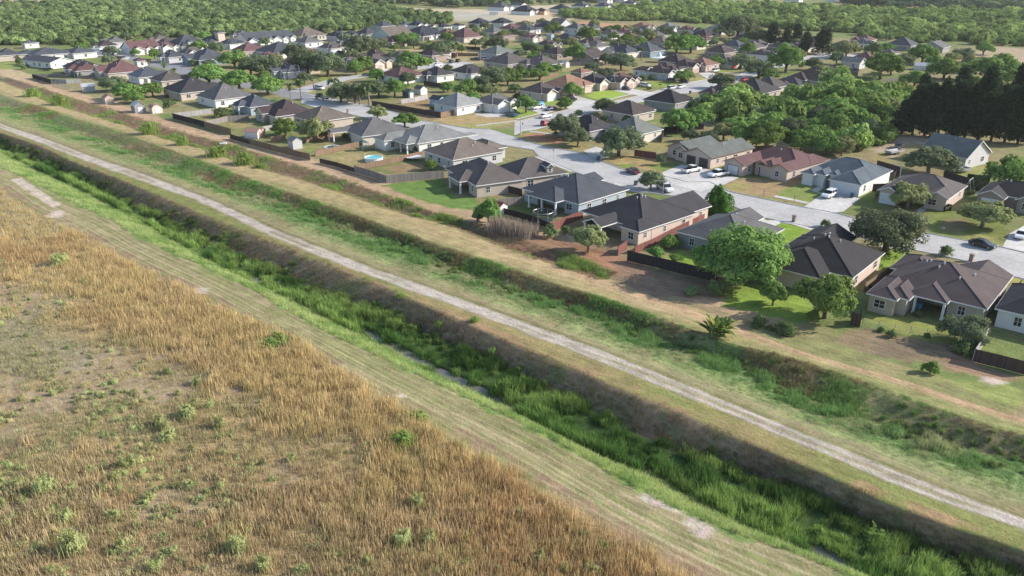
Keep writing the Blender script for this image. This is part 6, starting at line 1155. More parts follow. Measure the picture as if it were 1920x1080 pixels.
# trampoline, sheltered table, canopy, tent
q = g('Q2', 845, 570); t = thing('trampoline', 'upturned pale boat-like trampoline in the fenced dirt yard', 'trampoline', (q.x, q.y, 0), R(30))
mb = MB(); mb.lathe([(2.3, .85), (2.5, .8), (2.3, .75), (0.01, .82)], n=24); obj('trampoline_mat', mb.mesh('trampoline_mat', [plain('pale_canvas', (.6, .58, .58), .8)]), t)
mb = MB(); [mb.tube((2.2 * math.cos(a), 2.2 * math.sin(a), 0), (2.3 * math.cos(a), 2.3 * math.sin(a), .8), .04, .04, 6) for a in (0.3, 1.6, 2.9, 4.2, 5.5)]; obj('trampoline_frame', mb.mesh('trampoline_frame', [metal]), t)
q = g('S6', 1400, 770); t = thing('party_tent', 'white peaked party tent behind the dark brown roofs', 'tent', (q.x, q.y, 0), R(20)); mb = MB(); S_ = 4.6
for a in range(4):
    p0 = Vector((S_ * math.cos(a * math.pi / 2), S_ * math.sin(a * math.pi / 2), 2.2)); p1 = Vector((S_ * math.cos((a + 1) * math.pi / 2), S_ * math.sin((a + 1) * math.pi / 2), 2.2)); top = Vector((0, 0, 5.2)); m0 = p0 * .35 + Vector((0, 0, 2.1)); m1 = p1 * .35 + Vector((0, 0, 2.1))
    mb.quad([p0, p1, m1, m0]); mb.quad([m0, m1, top]); mb.quad([p0, p0 - Vector((0, 0, .4)), p1 - Vector((0, 0, .4)), p1])
obj('canopy', mb.mesh('canopy', [plain('white_canvas', (.75, .76, .78), .8, .05)]), t); mb = MB(); [mb.tube((S_ * math.cos(a * 1.5708), S_ * math.sin(a * 1.5708), 0), (S_ * math.cos(a * 1.5708), S_ * math.sin(a * 1.5708), 2.2), .05, .05, 6) for a in range(4)]; obj('tent_poles', mb.mesh('tent_poles', [metal]), t)
q = g('Q7', 985, 960); t = thing('garden_canopy', 'faded pink fabric canopy at the foot of the huge mesquite tree', 'canopy', (q.x, q.y, 0), R(-25)); mb = MB()
mb.quad([(-2, -1.5, 1.1), (.2, -1.5, 2.5), (.2, 1.5, 2.6), (-2, 1.5, 1.2)]); mb.quad([(.2, -1.5, 2.5), (1.6, -1.5, 1.9), (1.6, 1.5, 2.0), (.2, 1.5, 2.6)]); mb.quad([(-2, -1.5, 1.1), (-2, 1.5, 1.2), (-2.3, 1.5, .1), (-2.3, -1.5, .1)]); obj('canopy', mb.mesh('canopy', [plain('pink_fabric', (.42, .27, .22), .9, .15)]), t)
mb = MB(); [mb.tube((x, y, 0), (x, y, 1.9), .04, .04, 6) for x in (-1.9, 1.5) for y in (-1.4, 1.4)]; obj('canopy_poles', mb.mesh('canopy_poles', [metal]), t)
q = g('Q6', 950, 570); t = thing('trampoline', 'dark netted trampoline behind the dead cane clump', 'trampoline', (q.x, q.y, 0)); net = plain('dark_netting', (.05, .06, .065), .9)
mb = MB(); mb.lathe([(0.01, .75), (1.9, .75), (2.0, .7)], n=20); obj('trampoline_mat', mb.mesh('trampoline_mat', [net]), t); mb = MB(); [mb.tube((2 * math.cos(a), 2 * math.sin(a), 0), (2 * math.cos(a), 2 * math.sin(a), 2.5), .04, .04, 6) for a in np.linspace(0, 5.2, 6)]; mb.lathe([(2.02, 2.45), (2.06, 2.5), (2.02, 2.55)], n=20); obj('trampoline_frame', mb.mesh('trampoline_frame', [metal]), t)
mb = MB()
for z in np.arange(.9, 2.45, .22): mb.lathe([(1.99, z), (1.99, z + .05)], n=20)
for a in np.linspace(0, 6.1, 36): mb.box(1.98 * math.cos(a) - .015, 1.98 * math.cos(a) + .015, 1.98 * math.sin(a) - .015, 1.98 * math.sin(a) + .015, .8, 2.45)
obj('safety_net', mb.mesh('safety_net', [net]), t)
# dead cane clump
rs = np.random.RandomState(5)
def blades(rs, n, rad, hmin, hmax, w, lean=.25, base=None, tipw=.3):
    P = rs.normal(size=(n, 2)) * rad * .5 if base is None else base; n = len(P); h = rs.uniform(hmin, hmax, n); a = rs.uniform(0, 6.283, n); la = rs.uniform(0, 6.283, n); ln = rs.uniform(0, lean, n) * h
    dx = np.cos(a) * w / 2; dy = np.sin(a) * w / 2; b0 = np.stack([P[:, 0] - dx, P[:, 1] - dy, np.full(n, -.05)], 1); b1 = np.stack([P[:, 0] + dx, P[:, 1] + dy, np.full(n, -.05)], 1)
    mx = P[:, 0] + np.cos(la) * ln * .35; my = P[:, 1] + np.sin(la) * ln * .35; m0 = np.stack([mx - dx * .8, my - dy * .8, h * .6], 1); m1 = np.stack([mx + dx * .8, my + dy * .8, h * .6], 1)
    tx = P[:, 0] + np.cos(la) * ln; ty = P[:, 1] + np.sin(la) * ln; t0 = np.stack([tx - dx * tipw, ty - dy * tipw, h], 1); t1 = np.stack([tx + dx * tipw, ty + dy * tipw, h], 1)
    V = np.stack([b0, b1, m0, m1, t0, t1], 1).reshape(-1, 3); i = np.arange(n)[:, None] * 6; F = np.concatenate([i + np.array([[0, 1, 3, 2]]), i + np.array([[2, 3, 5, 4]])], 0); return V, F
base = []; 
for _ in range(900): u_, v_ = rs.uniform(-1, 1, 2); 
A_, B_ = g('Q6', 480, 610), g('Q6', 880, 700); dAB = B_ - A_
tt = rs.uniform(0, 1, 1500); sp = rs.normal(size=1500) * 1.0; nrm = Vector((-dAB.y, dAB.x, 0)).normalized()
base = np.stack([dAB.x * (tt - .5) + nrm.x * sp, dAB.y * (tt - .5) + nrm.y * sp], 1); V, F = blades(rs, 0, 1, 1.2, 2.9, .07, .3, base)
c_ = (A_ + B_) / 2; obj('cane_clump', np_mesh('cane_clump', V, F, [leaf('dead_cane', (.33, .26, .22), .2)]), None, (c_.x, c_.y, .0), label='clump of dead grey-pink cane behind the backyard fence', cat='dry canes')
# hedge box under the round gable window
def hedge(label, k, x0, y0, x1, y1, w, h, col='B'):
    a, b = g(k, x0, y0), g(k, x1, y1); L = (b - a).length; n = int(1500 * L * (w + 2 * h) / 12); rs = np.random.RandomState(int(x0)); f = rs.randint(0, 4, n); u = rs.uniform(0, L, n); s = rs.uniform(-1, 1, n)
    P = np.stack([u, np.where(f == 0, s * w / 2, np.where(f == 1, w / 2, np.where(f == 2, -w / 2, s * w / 2))), np.where(f == 0, h, np.where(f == 3, h * .97, (s + 1) / 2 * h))], 1) + rs.normal(size=(n, 3)) * .04
    Nn = np.stack([np.zeros(n), np.where(f == 1, 1, np.where(f == 2, -1, 0)), np.where((f == 0) | (f == 3), 1, .1)], 1); V, F = leaf_quads(P, Nn, rs, .2, 1.1)
    return obj('hedge', np_mesh('hedge', V, F, [leaf('hedge', (.03, .07, .025))]), None, (a.x, a.y, 0), math.atan2(b.y - a.y, b.x - a.x), label, 'hedge')
hedge('dark clipped hedge under the half-round gable window', 'Q5', 1055, 975, 1235, 1040, 1.6, 1.3); hedge('clipped dark hedge along the country house lawn', 'Q5', 1400, 775, 1600, 800, 2.0, 1.8)
hedge('low front hedge of the house by the blue pickup', 'S8', 680, 850, 870, 820, 1.5, 1.2)
# ------------------------------------------------------------------ vehicles
tyre = plain('tyre_rubber', (.02, .02, .02), .9, .05); rim = plain('wheel_rim', (.4, .4, .42), .35, .05, metal=.7); carglass = glass('car_glass', (.015, .02, .025)); lampm = plain('headlight_lens', (.7, .7, .72), .2, .05); redl = plain('taillight_lens', (.4, .02, .02), .3, .05)
def paint(name, col): return plain('paint_' + name, col, .3, .03, .3, spec=.5, coat=.6)
PC = dict(white=(.72, .73, .75), black=(.012, .012, .015), navy=(.02, .03, .07), silver=(.4, .41, .43), red=(.4, .02, .03), dred=(.09, .012, .02), blue=(.04, .09, .16), grey=(.12, .125, .13), lilac=(.45, .38, .48), cream=(.62, .6, .55))
def loft(stations, mats, n_side=0, midx=None):
    mb = MB(); prev = None
    for x, sec in stations:
        i = len(mb.v); mb.v += [(x, y, z) for y, z in sec]; n = len(sec)
        if prev is not None:
            for k in range(n): mb.f.append((prev + k, prev + (k + 1) % n, i + (k + 1) % n, i + k)); mb.m.append(0)
        else: mb.f.append(tuple(range(i, i + n))); mb.m.append(0)
        prev = i
    mb.f.append(tuple(prev + k for k in reversed(range(n)))); mb.m.append(0); return mb
def sec(w, z0, z1): w /= 2; return [(-w * .9, z0), (w * .9, z0), (w, z0 + .12), (w, z1 - .14), (w * .9, z1), (-w * .9, z1), (-w, z1 - .14), (-w, z0 + .12)]
_vm = {}
def vehicle_parts(kind):
    if kind in _vm: return _vm[kind]
    P = []
    if kind in ('sedan', 'suv', 'van', 'wagon'):
        L, W = dict(sedan=(4.7, 1.82), suv=(4.6, 1.88), van=(5.0, 1.95), wagon=(4.5, 1.8))[kind]; zh = dict(sedan=.92, suv=1.05, van=1.05, wagon=.95)[kind]; zt = dict(sedan=1.43, suv=1.7, van=1.85, wagon=1.5)[kind]
        f = L / 2; body = loft([(-f, sec(W * .86, .42, zh - .12)), (-f + .25, sec(W, .28, zh)), (-f + 1.3, sec(W, .24, zh + .02)), (f - 1.35, sec(W, .24, zh)), (f - .3, sec(W * .97, .28, zh - .12)), (f, sec(W * .82, .38, zh - .25))], 0)
        r0, r1 = dict(sedan=(-f + 1.35, f - 2.05), suv=(-f + .35, f - 1.9), van=(-f + .2, f - 1.5), wagon=(-f + .5, f - 1.9))[kind]; g0 = dict(sedan=-f + .6, suv=-f + .08, van=-f + .05, wagon=-f + .15)[kind]; g1 = f - 1.15
        def cs(w0, z0, w1, z1): return [(-w0 / 2, z0), (w0 / 2, z0), (w1 / 2, z1), (-w1 / 2, z1)]
        gl = loft([(g0, cs(W * .9, zh - .02, W * .88, zh + .02)), (r0, cs(W * .93, zh - .02, W * .76, zt - .05)), (r1, cs(W * .93, zh - .02, W * .76, zt - .05)), (g1, cs(W * .9, zh - .04, W * .86, zh))], 0)
        rf = loft([(r0 - .12, cs(W * .74, zt - .08, W * .66, zt - .03)), (r0 + .3, cs(W * .78, zt - .06, W * .68, zt)), (r1 - .3, cs(W * .78, zt - .06, W * .68, zt)), (r1 + .12, cs(W * .72, zt - .09, W * .66, zt - .04))], 0)
        for xx in (r0 + .05, (r0 + r1) / 2, r1 - .05):
            for s in (-1, 1):
                q = W * .94 / 2; u = W * .77 / 2; rf.quad([(xx - .05, s * q, zh - .02), (xx + .05, s * q, zh - .02), (xx + .05, s * u, zt - .04), (xx - .05, s * u, zt - .04)][::s])
        P += [('body', body, 'paint'), ('windows', gl, carglass), ('roof', rf, 'paint')]; wb, wr = L * .29, .34
    elif kind in ('pickup',):
        L, W = 5.6, 1.98; f = L / 2; zh = 1.05
        body = loft([(-f, sec(W * .95, .5, zh)), (-f + .1, sec(W, .4, zh)), (-.35, sec(W, .34, zh)), (f - 1.5, sec(W, .34, zh + .02)), (f - .3, sec(W * .97, .38, zh - .06)), (f, sec(W * .88, .42, zh - .18))], 0)
        def cs(w0, z0, w1, z1): return [(-w0 / 2, z0), (w0 / 2, z0), (w1 / 2, z1), (-w1 / 2, z1)]
        gl = loft([(-.55, cs(W * .92, zh - .02, W * .9, zh + .02)), (-.42, cs(W * .92, zh - .02, W * .78, 1.74)), (.75, cs(W * .92, zh - .02, W * .78, 1.74)), (1.45, cs(W * .9, zh - .03, W * .88, zh + .02))], 0)
        rf = loft([(-.5, cs(W * .78, 1.7, W * .7, 1.78)), (.85, cs(W * .78, 1.7, W * .7, 1.78))], 0); bed = MB(); bed.box(-f + .15, -.65, -W / 2 + .14, W / 2 - .14, zh - .02, zh + .012)
        P += [('body', body, 'paint'), ('windows', gl, carglass), ('roof', rf, 'paint'), ('truck_bed', bed, tyre)]; wb, wr = L * .3, .4
    elif kind in ('flatbed', 'boxtruck'):
        L, W = 7.2, 2.2; f = L / 2; body = loft([(f - 2.3, sec(W * .9, .5, 1.2)), (f - 1.1, sec(W * .9, .45, 1.25)), (f, sec(W * .82, .5, 1.05))], 0)
        def cs(w0, z0, w1, z1): return [(-w0 / 2, z0), (w0 / 2, z0), (w1 / 2, z1), (-w1 / 2, z1)]
        gl = loft([(f - 2.3, cs(W * .88, 1.15, W * .78, 2.1)), (f - 1.5, cs(W * .88, 1.15, W * .78, 2.1)), (f - 1.0, cs(W * .86, 1.15, W * .8, 1.25))], 0); rf = MB(); rf.box(f - 2.35, f - 1.45, -W * .4, W * .4, 2.08, 2.2)
        bd = MB(); bd.box(-f, f - 2.4, -W / 2, W / 2, .85, 1.02)
        if kind == 'boxtruck': bd.box(-f + .1, f - 2.5, -W / 2 + .05, W / 2 - .05, 1.03, 2.9)
        else: bd.box(f - 2.55, f - 2.42, -W / 2, W / 2, 1.02, 1.9); bd.box(-f, f - 2.4, -W / 2, -W / 2 + .06, 1.02, 1.15); bd.box(-f, f - 2.4, W / 2 - .06, W / 2, 1.02, 1.15)
        ch = MB(); ch.box(-f + .2, f - 1, -.45, .45, .5, .85); P += [('body', body, 'paint'), ('windows', gl, carglass), ('roof', rf, 'paint'), ('cargo_deck', bd, 'paint'), ('chassis', ch, tyre)]; wb, wr = L * .31, .45
    elif kind == 'trailer':
        L, W = 5.4, 2.1; f = L / 2; bd = MB(); bd.box(-f, f, -W / 2, W / 2, .55, .68); bd.box(-f, f, -W / 2, -W / 2 + .05, .68, 1.1); bd.box(-f, f, W / 2 - .05, W / 2, .68, 1.1); bd.box(f - .05, f, -W / 2 + .05, W / 2 - .05, .68, 1.1); hb = MB(); hb.tube((f, -.5, .6), (f + 1.3, 0, .55), .05, .05, 6); hb.tube((f, .5, .6), (f + 1.3, 0, .55), .05, .05, 6)
        P += [('trailer_bed', bd, 'paint'), ('hitch', hb, tyre)]; wb, wr = .45, .36
    elif kind in ('caravan', 'cargo'):
        L, W = (6.4, 2.4) if kind == 'caravan' else (4.4, 2.2); f = L / 2; H_ = 2.9 if kind == 'caravan' else 2.6
        def cs(w, z0, z1): w /= 2; return [(-w, z0), (w, z0), (w, z1 - .2), (w * .9, z1), (-w * .9, z1), (-w, z1 - .2)]
        body = loft([(-f, cs(W, .5, H_ - .15)), (-f + .3, cs(W, .45, H_)), (f - .7, cs(W, .45, H_)), (f, cs(W * .95, .6, H_ - .7))], 0); P += [('body', body, 'paint')]; wn_ = MB()
        if kind == 'caravan':
            for s in (-1, 1):
                for x in (-1.8, -.2, 1.5): wn_.box(x - .4, x + .4, s * W / 2 - .015, s * W / 2 + .015, 1.4, 2.0)
        else: wn_.box(-f - .02, -f + .01, -.8, .8, .7, 2.2)
        P += [('windows' if kind == 'caravan' else 'rear_door', wn_, carglass if kind == 'caravan' else 'paint')]; hb = MB(); hb.tube((f - .2, 0, .6), (f + 1.2, 0, .5), .07, .05, 6); P += [('hitch', hb, tyre)]; wb, wr = .45, .36
    out = []
    for nm, mb, mt in P:
        me = mb.mesh(nm, [mt if mt != 'paint' else paint('white', PC['white'])]); out.append((nm, me, mt == 'paint', (0, 0, 0)))
    wm = MB(); wm.tube((0, -.11, 0), (0, .11, 0), wr, wr, 18, 0); rm = MB(); rm.tube((0, -.125, 0), (0, .125, 0), wr * .6, wr * .6, 12, 0); wme = wm.mesh('wheel', [tyre]); rme = rm.mesh('rim', [rim])
    lm = MB(); lm.box(-.05, .04, -.2, .2, -.07, .07); lme = lm.mesh('headlight', [lampm]); tm = MB(); tm.box(-.04, .05, -.14, .14, -.1, .1); tme = tm.mesh('taillight', [redl])
    extras = [('w', wme, rme, (sx * wb, sy * (W / 2 - .1), wr)) for sx in (-1, 1) for sy in (-1, 1)]
    if kind not in ('trailer', 'caravan', 'cargo'):
        zl = .78 if kind != 'sedan' else .66; extras += [('headlight', lme, None, (L / 2 - .05, s * W * .33, zl)) for s in (-1, 1)]; extras += [('taillight', tme, None, (-L / 2 + .02, s * W * .36, zl + .05)) for s in (-1, 1)]
    _vm[kind] = (out, extras); return _vm[kind]
CATS = dict(sedan='car', suv='car', van='van', wagon='car', pickup='pickup', flatbed='truck', boxtruck='truck', trailer='trailer', caravan='caravan', cargo='trailer')
NAMES = dict(sedan='parked_car', suv='parked_car', van='parked_van', wagon='parked_car', pickup='pickup_truck', flatbed='flatbed_truck', boxtruck='box_truck', trailer='utility_trailer', caravan='travel_trailer', cargo='cargo_trailer')
def vehicle(label, k, x, y, kind, col, yaw, z=0.05):
    q = g(k, x, y, .5); USED[label] = 1; t = thing(NAMES[kind], label, CATS[kind], (q.x, q.y, z), R(yaw), 'vehicles parked on streets and driveways'); parts, ex = vehicle_parts(kind); pm = paint(col, PC[col])
    for nm, me, isp, loc in parts:
        o = obj(nm, me, t, loc)
        if isp: o.material_slots[0].link = 'OBJECT'; o.material_slots[0].material = pm
    for e in ex:
        if e[0] == 'w': w = obj('wheel', e[1], t, e[3]); obj('rim', e[2], w)
        else: obj(e[0], e[1], t, e[3])
for a in [('black sedan parked at the kerb below the lawn with the olive tree', 'Q8', 1590, 325, 'sedan', 'black', -52), ('white car cut by the right edge on the wide driveway', 'Q8', 1890, 252, 'sedan', 'white', -130), ('white crossover in front of the wide white garage door', 'Q4', 1510, 890, 'suv', 'white', -135),
          ('white pickup in front of the single white garage door', 'Q4', 512, 705, 'pickup', 'white', -150), ('white pickup with black bed before the two dark garage doors', 'Q4', 272, 668, 'pickup', 'white', 35), ('dark red coupe parked against the kerb at the street bend', 'Q3', 1085, 580, 'sedan', 'dred', 112),
          ('white pickup half hidden under the small kerb tree', 'Q3', 1375, 735, 'pickup', 'white', -70), ('silver car in the side yard behind the slate hip roof', 'Q3', 225, 665, 'sedan', 'silver', 30), ('dark blue pickup on the corner driveway', 'Q2', 1722, 168, 'pickup', 'blue', -50),
          ('white crossover on the street behind the fan palms', 'P2', 478, 662, 'suv', 'white', -40), ('black flatbed truck parked beside the palm hedge', 'P2', 495, 735, 'flatbed', 'black', 135), ('white pickup next to the blue tarpaulin', 'S8', 1175, 815, 'suv', 'white', -140), ('navy car half hidden by the street oak', 'S8', 1380, 835, 'sedan', 'navy', -140),
          ('white sedan at the kerb just above the red crossover', 'S8', 1300, 942, 'sedan', 'white', 45), ('bright red crossover driving on the side street', 'Q3', 312, 152, 'suv', 'red', 48), ('black crossover in front of the brown house with peach gables', 'S8', 1690, 690, 'suv', 'black', -45),
          ('black hatchback beside the peach garage', 'P3', 855, 665, 'wagon', 'black', -45), ('white crossover on the driveway right of the black hatchback', 'P3', 1000, 642, 'suv', 'white', -45), ('dark blue sedan on the lawn edge by the grey garage house', 'P3', 1200, 600, 'sedan', 'navy', -45), ('navy hatchback with rear towards the street', 'P3', 1292, 612, 'wagon', 'navy', -45),
          ('silver crossover at the kerb before the dark blue cars', 'P3', 1198, 662, 'suv', 'silver', 45), ('white sedan at the kerb ahead of the silver crossover', 'P3', 1266, 652, 'sedan', 'white', 45), ('white van beside the brown garage door', 'P3', 1523, 532, 'van', 'cream', -135), ('black sedan in front of the red garage door', 'P3', 1720, 510, 'sedan', 'black', 50), ('bright red sedan on the street behind the charcoal roof', 'P3', 1742, 598, 'sedan', 'red', 48),
          ('black and white pickup beyond the airy street tree', 'S7', 1260, 462, 'pickup', 'black', 50), ('dark car in the drive beside the round bright tree', 'S7', 1440, 470, 'sedan', 'grey', 50), ('black sedan on the dirt track by the country house', 'Q5', 785, 455, 'sedan', 'black', -120), ('small open trailer behind the black sedan on the dirt track', 'Q5', 755, 505, 'trailer', 'silver', -150),
          ('white pickup farthest up the bare lot beside the wood', 'S1', 1720, 235, 'pickup', 'white', 20), ('white box truck on the bare lot', 'S1', 1490, 310, 'boxtruck', 'white', 0), ('white work truck in the middle of the bare lot', 'S1', 1720, 330, 'boxtruck', 'white', -60), ('white crew pickup nearest the brown gabled house', 'S1', 1845, 300, 'pickup', 'white', 20), ('black low trailer at the edge of the bare lot', 'S1', 1790, 385, 'trailer', 'black', -10),
          ('black crossover by the court road lamp post', 'S2', 880, 500, 'suv', 'black', 10), ('white car on the grey asphalt court', 'S3', 1485, 395, 'sedan', 'white', 5), ('white car backing out of the open white garage', 'S3', 1580, 275, 'suv', 'white', -45), ('white small car beside the garage opening', 'S3', 1490, 280, 'sedan', 'cream', -45), ('low silver car at the mouth of the court', 'S3', 860, 325, 'sedan', 'silver', 10),
          ('white pickup under the dark round oak', 'S4', 1450, 715, 'pickup', 'white', -90), ('silver car at the concrete turning place', 'S4', 1225, 755, 'sedan', 'silver', -20), ('white car on the concrete drive nearest the striped roof', 'S4', 1285, 815, 'sedan', 'white', 45), ('blue car before the red trailer', 'S4', 1490, 770, 'suv', 'blue', 80), ('black crossover right of the blue car', 'S4', 1590, 755, 'suv', 'black', 80), ('tall dark red cargo trailer in the backyard', 'S4', 1535, 690, 'cargo', 'dred', 80),
          ('lilac van parked beside the greenish hip roof', 'S5', 390, 885, 'van', 'lilac', 0), ('black pickup left of the lilac van', 'S5', 255, 895, 'pickup', 'black', 0), ('silver crossover at the head of the concrete court', 'S6', 440, 495, 'suv', 'silver', 5), ('dark car by the terracotta corner house', 'S6', 1225, 435, 'suv', 'black', 0), ('white travel trailer beside the navy ribbed roof', 'S6', 615, 735, 'caravan', 'white', -60),
          ('black dump trailer in front of the long white workshop', 'S1', 690, 565, 'trailer', 'black', 5), ('grey sedan in the drive of the half-hidden white house', 'S4', 220, 965, 'sedan', 'grey', 10), ('black pickup on the country house porch side', 'Q5', 1345, 670, 'trailer', 'silver', 20), ('white coach trailer near the twin conifers', 'P4', 480, 412, 'sedan', 'white', 30), ('grey car on the concrete by the twin conifers', 'P4', 395, 408, 'sedan', 'cream', 10)]:
    lab = a[0].replace('black pickup on the country house porch side', 'silver open trailer by the country house porch').replace('white coach trailer', 'white sedan')
    vehicle(lab, *a[1:])
# ------------------------------------------------------------------ lamp posts, poles, bins, mailboxes, signs
galv = plain('galvanised_steel', (.42, .42, .42), .5, .1, metal=.4); timber = plain('pole_timber', (.13, .095, .07), .95, .2, 2.0); lampg = plain('lamp_lens', (.6, .6, .55), .3, .05)
def height_at(k, x, yb, yt):
    q = g(k, x, yb); target = px(k, x, yt)[1]; lo, hi = 0.5, 25
    for _ in range(30):
        m = (lo + hi) / 2
        if PJ((q.x, q.y, m))[1] > target: lo = m
        else: hi = m
    return q, (lo + hi) / 2
def lamp(label, k, x, yb, yt, az=180, both=False):
    q, h = height_at(k, x, yb, yt); t = thing('street_lamp', label, 'lamp post', (q.x, q.y, 0), R(az), 'street lamps'); mb = MB(); mb.tube((0, 0, 0), (0, 0, h), .11, .07, 10); mb.lathe([(.22, 0), (.22, .25), (.12, .4)], n=10); obj('pole', mb.mesh('pole', [galv]), t)
    for s in ((1, -1) if both else (1,)):
        mb = MB(); mb.tube((0, 0, h - .1), (s * 1.6, 0, h + .15), .045, .04, 6); obj('arm', mb.mesh('arm', [galv]), t); mb = MB(); mb.box(s * 1.6 - .3, s * 1.6 + .3, -.14, .14, h + .1, h + .24); hd = obj('lamp_head', mb.mesh('lamp_head', [galv]), t); m2 = MB(); m2.box(s * 1.6 - .22, s * 1.6 + .22, -.1, .1, h + .06, h + .097); obj('lamp_glass', m2.mesh('lamp_glass', [lampg]), hd)
for a in [('tall street lamp on the corner verge beside the stop sign', 'Q2', 1805, 352, 45), ('street lamp in front of the brown gabled house on the court road', 'P1', 1242, 490, 315), ('street lamp above the parked white car on the court', 'P2', 652, 330, 200), ('street lamp rising behind the tall fan palm', 'P2', 330, 600, 490), ('double-armed white lamp post over the navy blue roof', 'P3', 440, 342, 240), ('thin lamp post before the terracotta row', 'P3', 1340, 268, 188), ('lamp post at the concrete court beside the slate roof', 'P4', 708, 372, 290), ('thin street lamp behind the terracotta corner house', 'P3', 1063, 180, 95), ('lamp post at the fence behind the hedge house', 'Q5', 795, 760, 622), ('thin lamp post beside the small kerb tree', 'Q3', 1357, 780, 672), ('short light pole between the navy white houses', 'S4', 1182, 312, 148), ('slim lamp post above the lilac van', 'P2', 1685, 472, 330), ('leaning lamp post at the meadow road', 'P4', 893, 310, 222), ('lamp post among the small yard trees at the airy street tree', 'P3', 1660, 520, 420), ('slim lamp post on the verge of the palm street', 'P2', 190, 735, 660)]: lamp(*a, 180, 'double' in a[0])
for lab, k, x, yb, yt in (('wooden utility pole with white transformer can beside the green tree belt', 'Q5', 425, 478, 322), ('utility pole with transformer among the dark conifers', 'P4', 1645, 760, 660)):
    q, h = height_at(k, x, yb, yt); t = thing('utility_pole', lab, 'pole', (q.x, q.y, 0)); mb = MB(); mb.tube((0, 0, 0), (0, 0, h), .18, .12, 10); obj('pole', mb.mesh('pole', [timber]), t); mb = MB(); mb.lathe([(.01, h - 1.2), (.34, h - 1.2), (.34, h - .1), (.25, h), (.01, h + .02)], .1, -.42, 14); obj('transformer', mb.mesh('transformer', [plain('transformer_grey', (.5, .52, .55), .5)]), t)
    mb = MB(); mb.box(-.9, .9, -.06, .06, h - 1.7, h - 1.55); obj('crossarm', mb.mesh('crossarm', [timber]), t)
binb = plain('bin_blue', (.04, .08, .15), .6, .05); bing = plain('bin_grey', (.09, .11, .13), .6, .05)
def wheelie(label, k, x, y, mat, yaw=0, s=1.0):
    q = g(k, x, y); t = thing('wheeled_bin', label, 'bin', (q.x, q.y, .03), R(yaw), 'wheeled bins'); mb = MB(); c0 = [(-.27, -.3, .08), (.27, -.3, .08), (.27, .3, .08), (-.27, .3, .08)]; c1 = [(-.33, -.4, 1.0), (.33, -.4, 1.0), (.33, .4, 1.0), (-.33, .4, 1.0)]; mb.quad(c0[::-1]); mb.quad(c1)
    for i in range(4): mb.quad([c0[i], c0[(i + 1) % 4], c1[(i + 1) % 4], c1[i]])
    obj('bin_body', mb.mesh('bin_body', [mat]), t); mb = MB(); mb.box(-.36, .36, -.44, .42, 1.002, 1.07); mb.box(-.3, .3, .42, .5, .98, 1.05); obj('lid', mb.mesh('lid', [mat]), t); mb = MB(); mb.tube((-.3, .33, .12), (-.36, .33, .12), .12, .12, 10); mb.tube((.3, .33, .12), (.36, .33, .12), .12, .12, 10); obj('bin_wheels', mb.mesh('bin_wheels', [tyre]), t)
wheelie('blue-grey wheeled bin on the kerb left of the small tree', 'Q3', 1113, 708, bing, 20); wheelie('blue wheeled bin at the far kerb under the street oak', 'Q3', 777, 482, bing, 20); wheelie('dark blue wheeled bin beside the wide white garage door', 'Q4', 1718, 915, binb, 40); wheelie('wheeled bin at the kerb by the copper tile house', 'S7', 590, 852, bing, 20); wheelie('blue wheeled bin at the kerb behind the black roof', 'S7', 272, 925, binb, 20)
wheelie('light blue cooler bin in the shaded patio', 'Q8', 1085, 830, plain('cooler_blue', (.12, .3, .55), .5), 30)
def mailbox(label, k, x, y, brickcol=True):
    q = g(k, x, y); t = thing('mailbox', label, 'mailbox', (q.x, q.y, 0), R(40), 'mailboxes'); 
    if brickcol: mb = MB(); mb.box(-.33, .33, -.33, .33, 0, 1.35); mb.box(-.38, .38, -.38, .38, 1.35, 1.45); obj('brick_column', mb.mesh('brick_column', [wallm('brick')]), t); z = 1.0; yb = -.42
    else: mb = MB(); mb.tube((0, 0, 0), (0, 0, 1.05), .05, .05, 6); obj('post', mb.mesh('post', [timber]), t); z = 1.05; yb = -.25
    mb = MB(); mb.box(-.11, .11, yb, yb + .45, z, z + .14)
    for i in range(6): a0, a1 = math.pi * i / 6, math.pi * (i + 1) / 6; mb.quad([(.11 * math.cos(a0), yb, z + .14 + .1 * math.sin(a0)), (.11 * math.cos(a1), yb, z + .14 + .1 * math.sin(a1)), (.11 * math.cos(a1), yb + .45, z + .14 + .1 * math.sin(a1)), (.11 * math.cos(a0), yb + .45, z + .14 + .1 * math.sin(a0))])
    obj('letter_box', mb.mesh('letter_box', [trimd]), t)
mailbox('dark brick mailbox column at the kerb before the bright front lawn', 'Q7', 1577, 412); mailbox('brick mailbox column beside the straw-coloured verge bush', 'Q8', 1497, 458); mailbox('thin post mailbox on the dry lawn of the arched entry house', 'Q4', 922, 902, False); mailbox('post mailbox on the pavement of the stucco tower house', 'Q4', 1197, 948, False); mailbox('post mailbox on the verge of the olive tree lawn', 'Q8', 1272, 240, False)
mailbox('post mailbox behind the tan hip-roofed house', 'Q2', 1523, 440, False); mailbox('brick mailbox column at the left bend of the palm street', 'P2', 690, 850)
signr = plain('sign_red', (.5, .03, .03), .5, .03); signw = plain('sign_white', (.75, .75, .75), .5, .03)
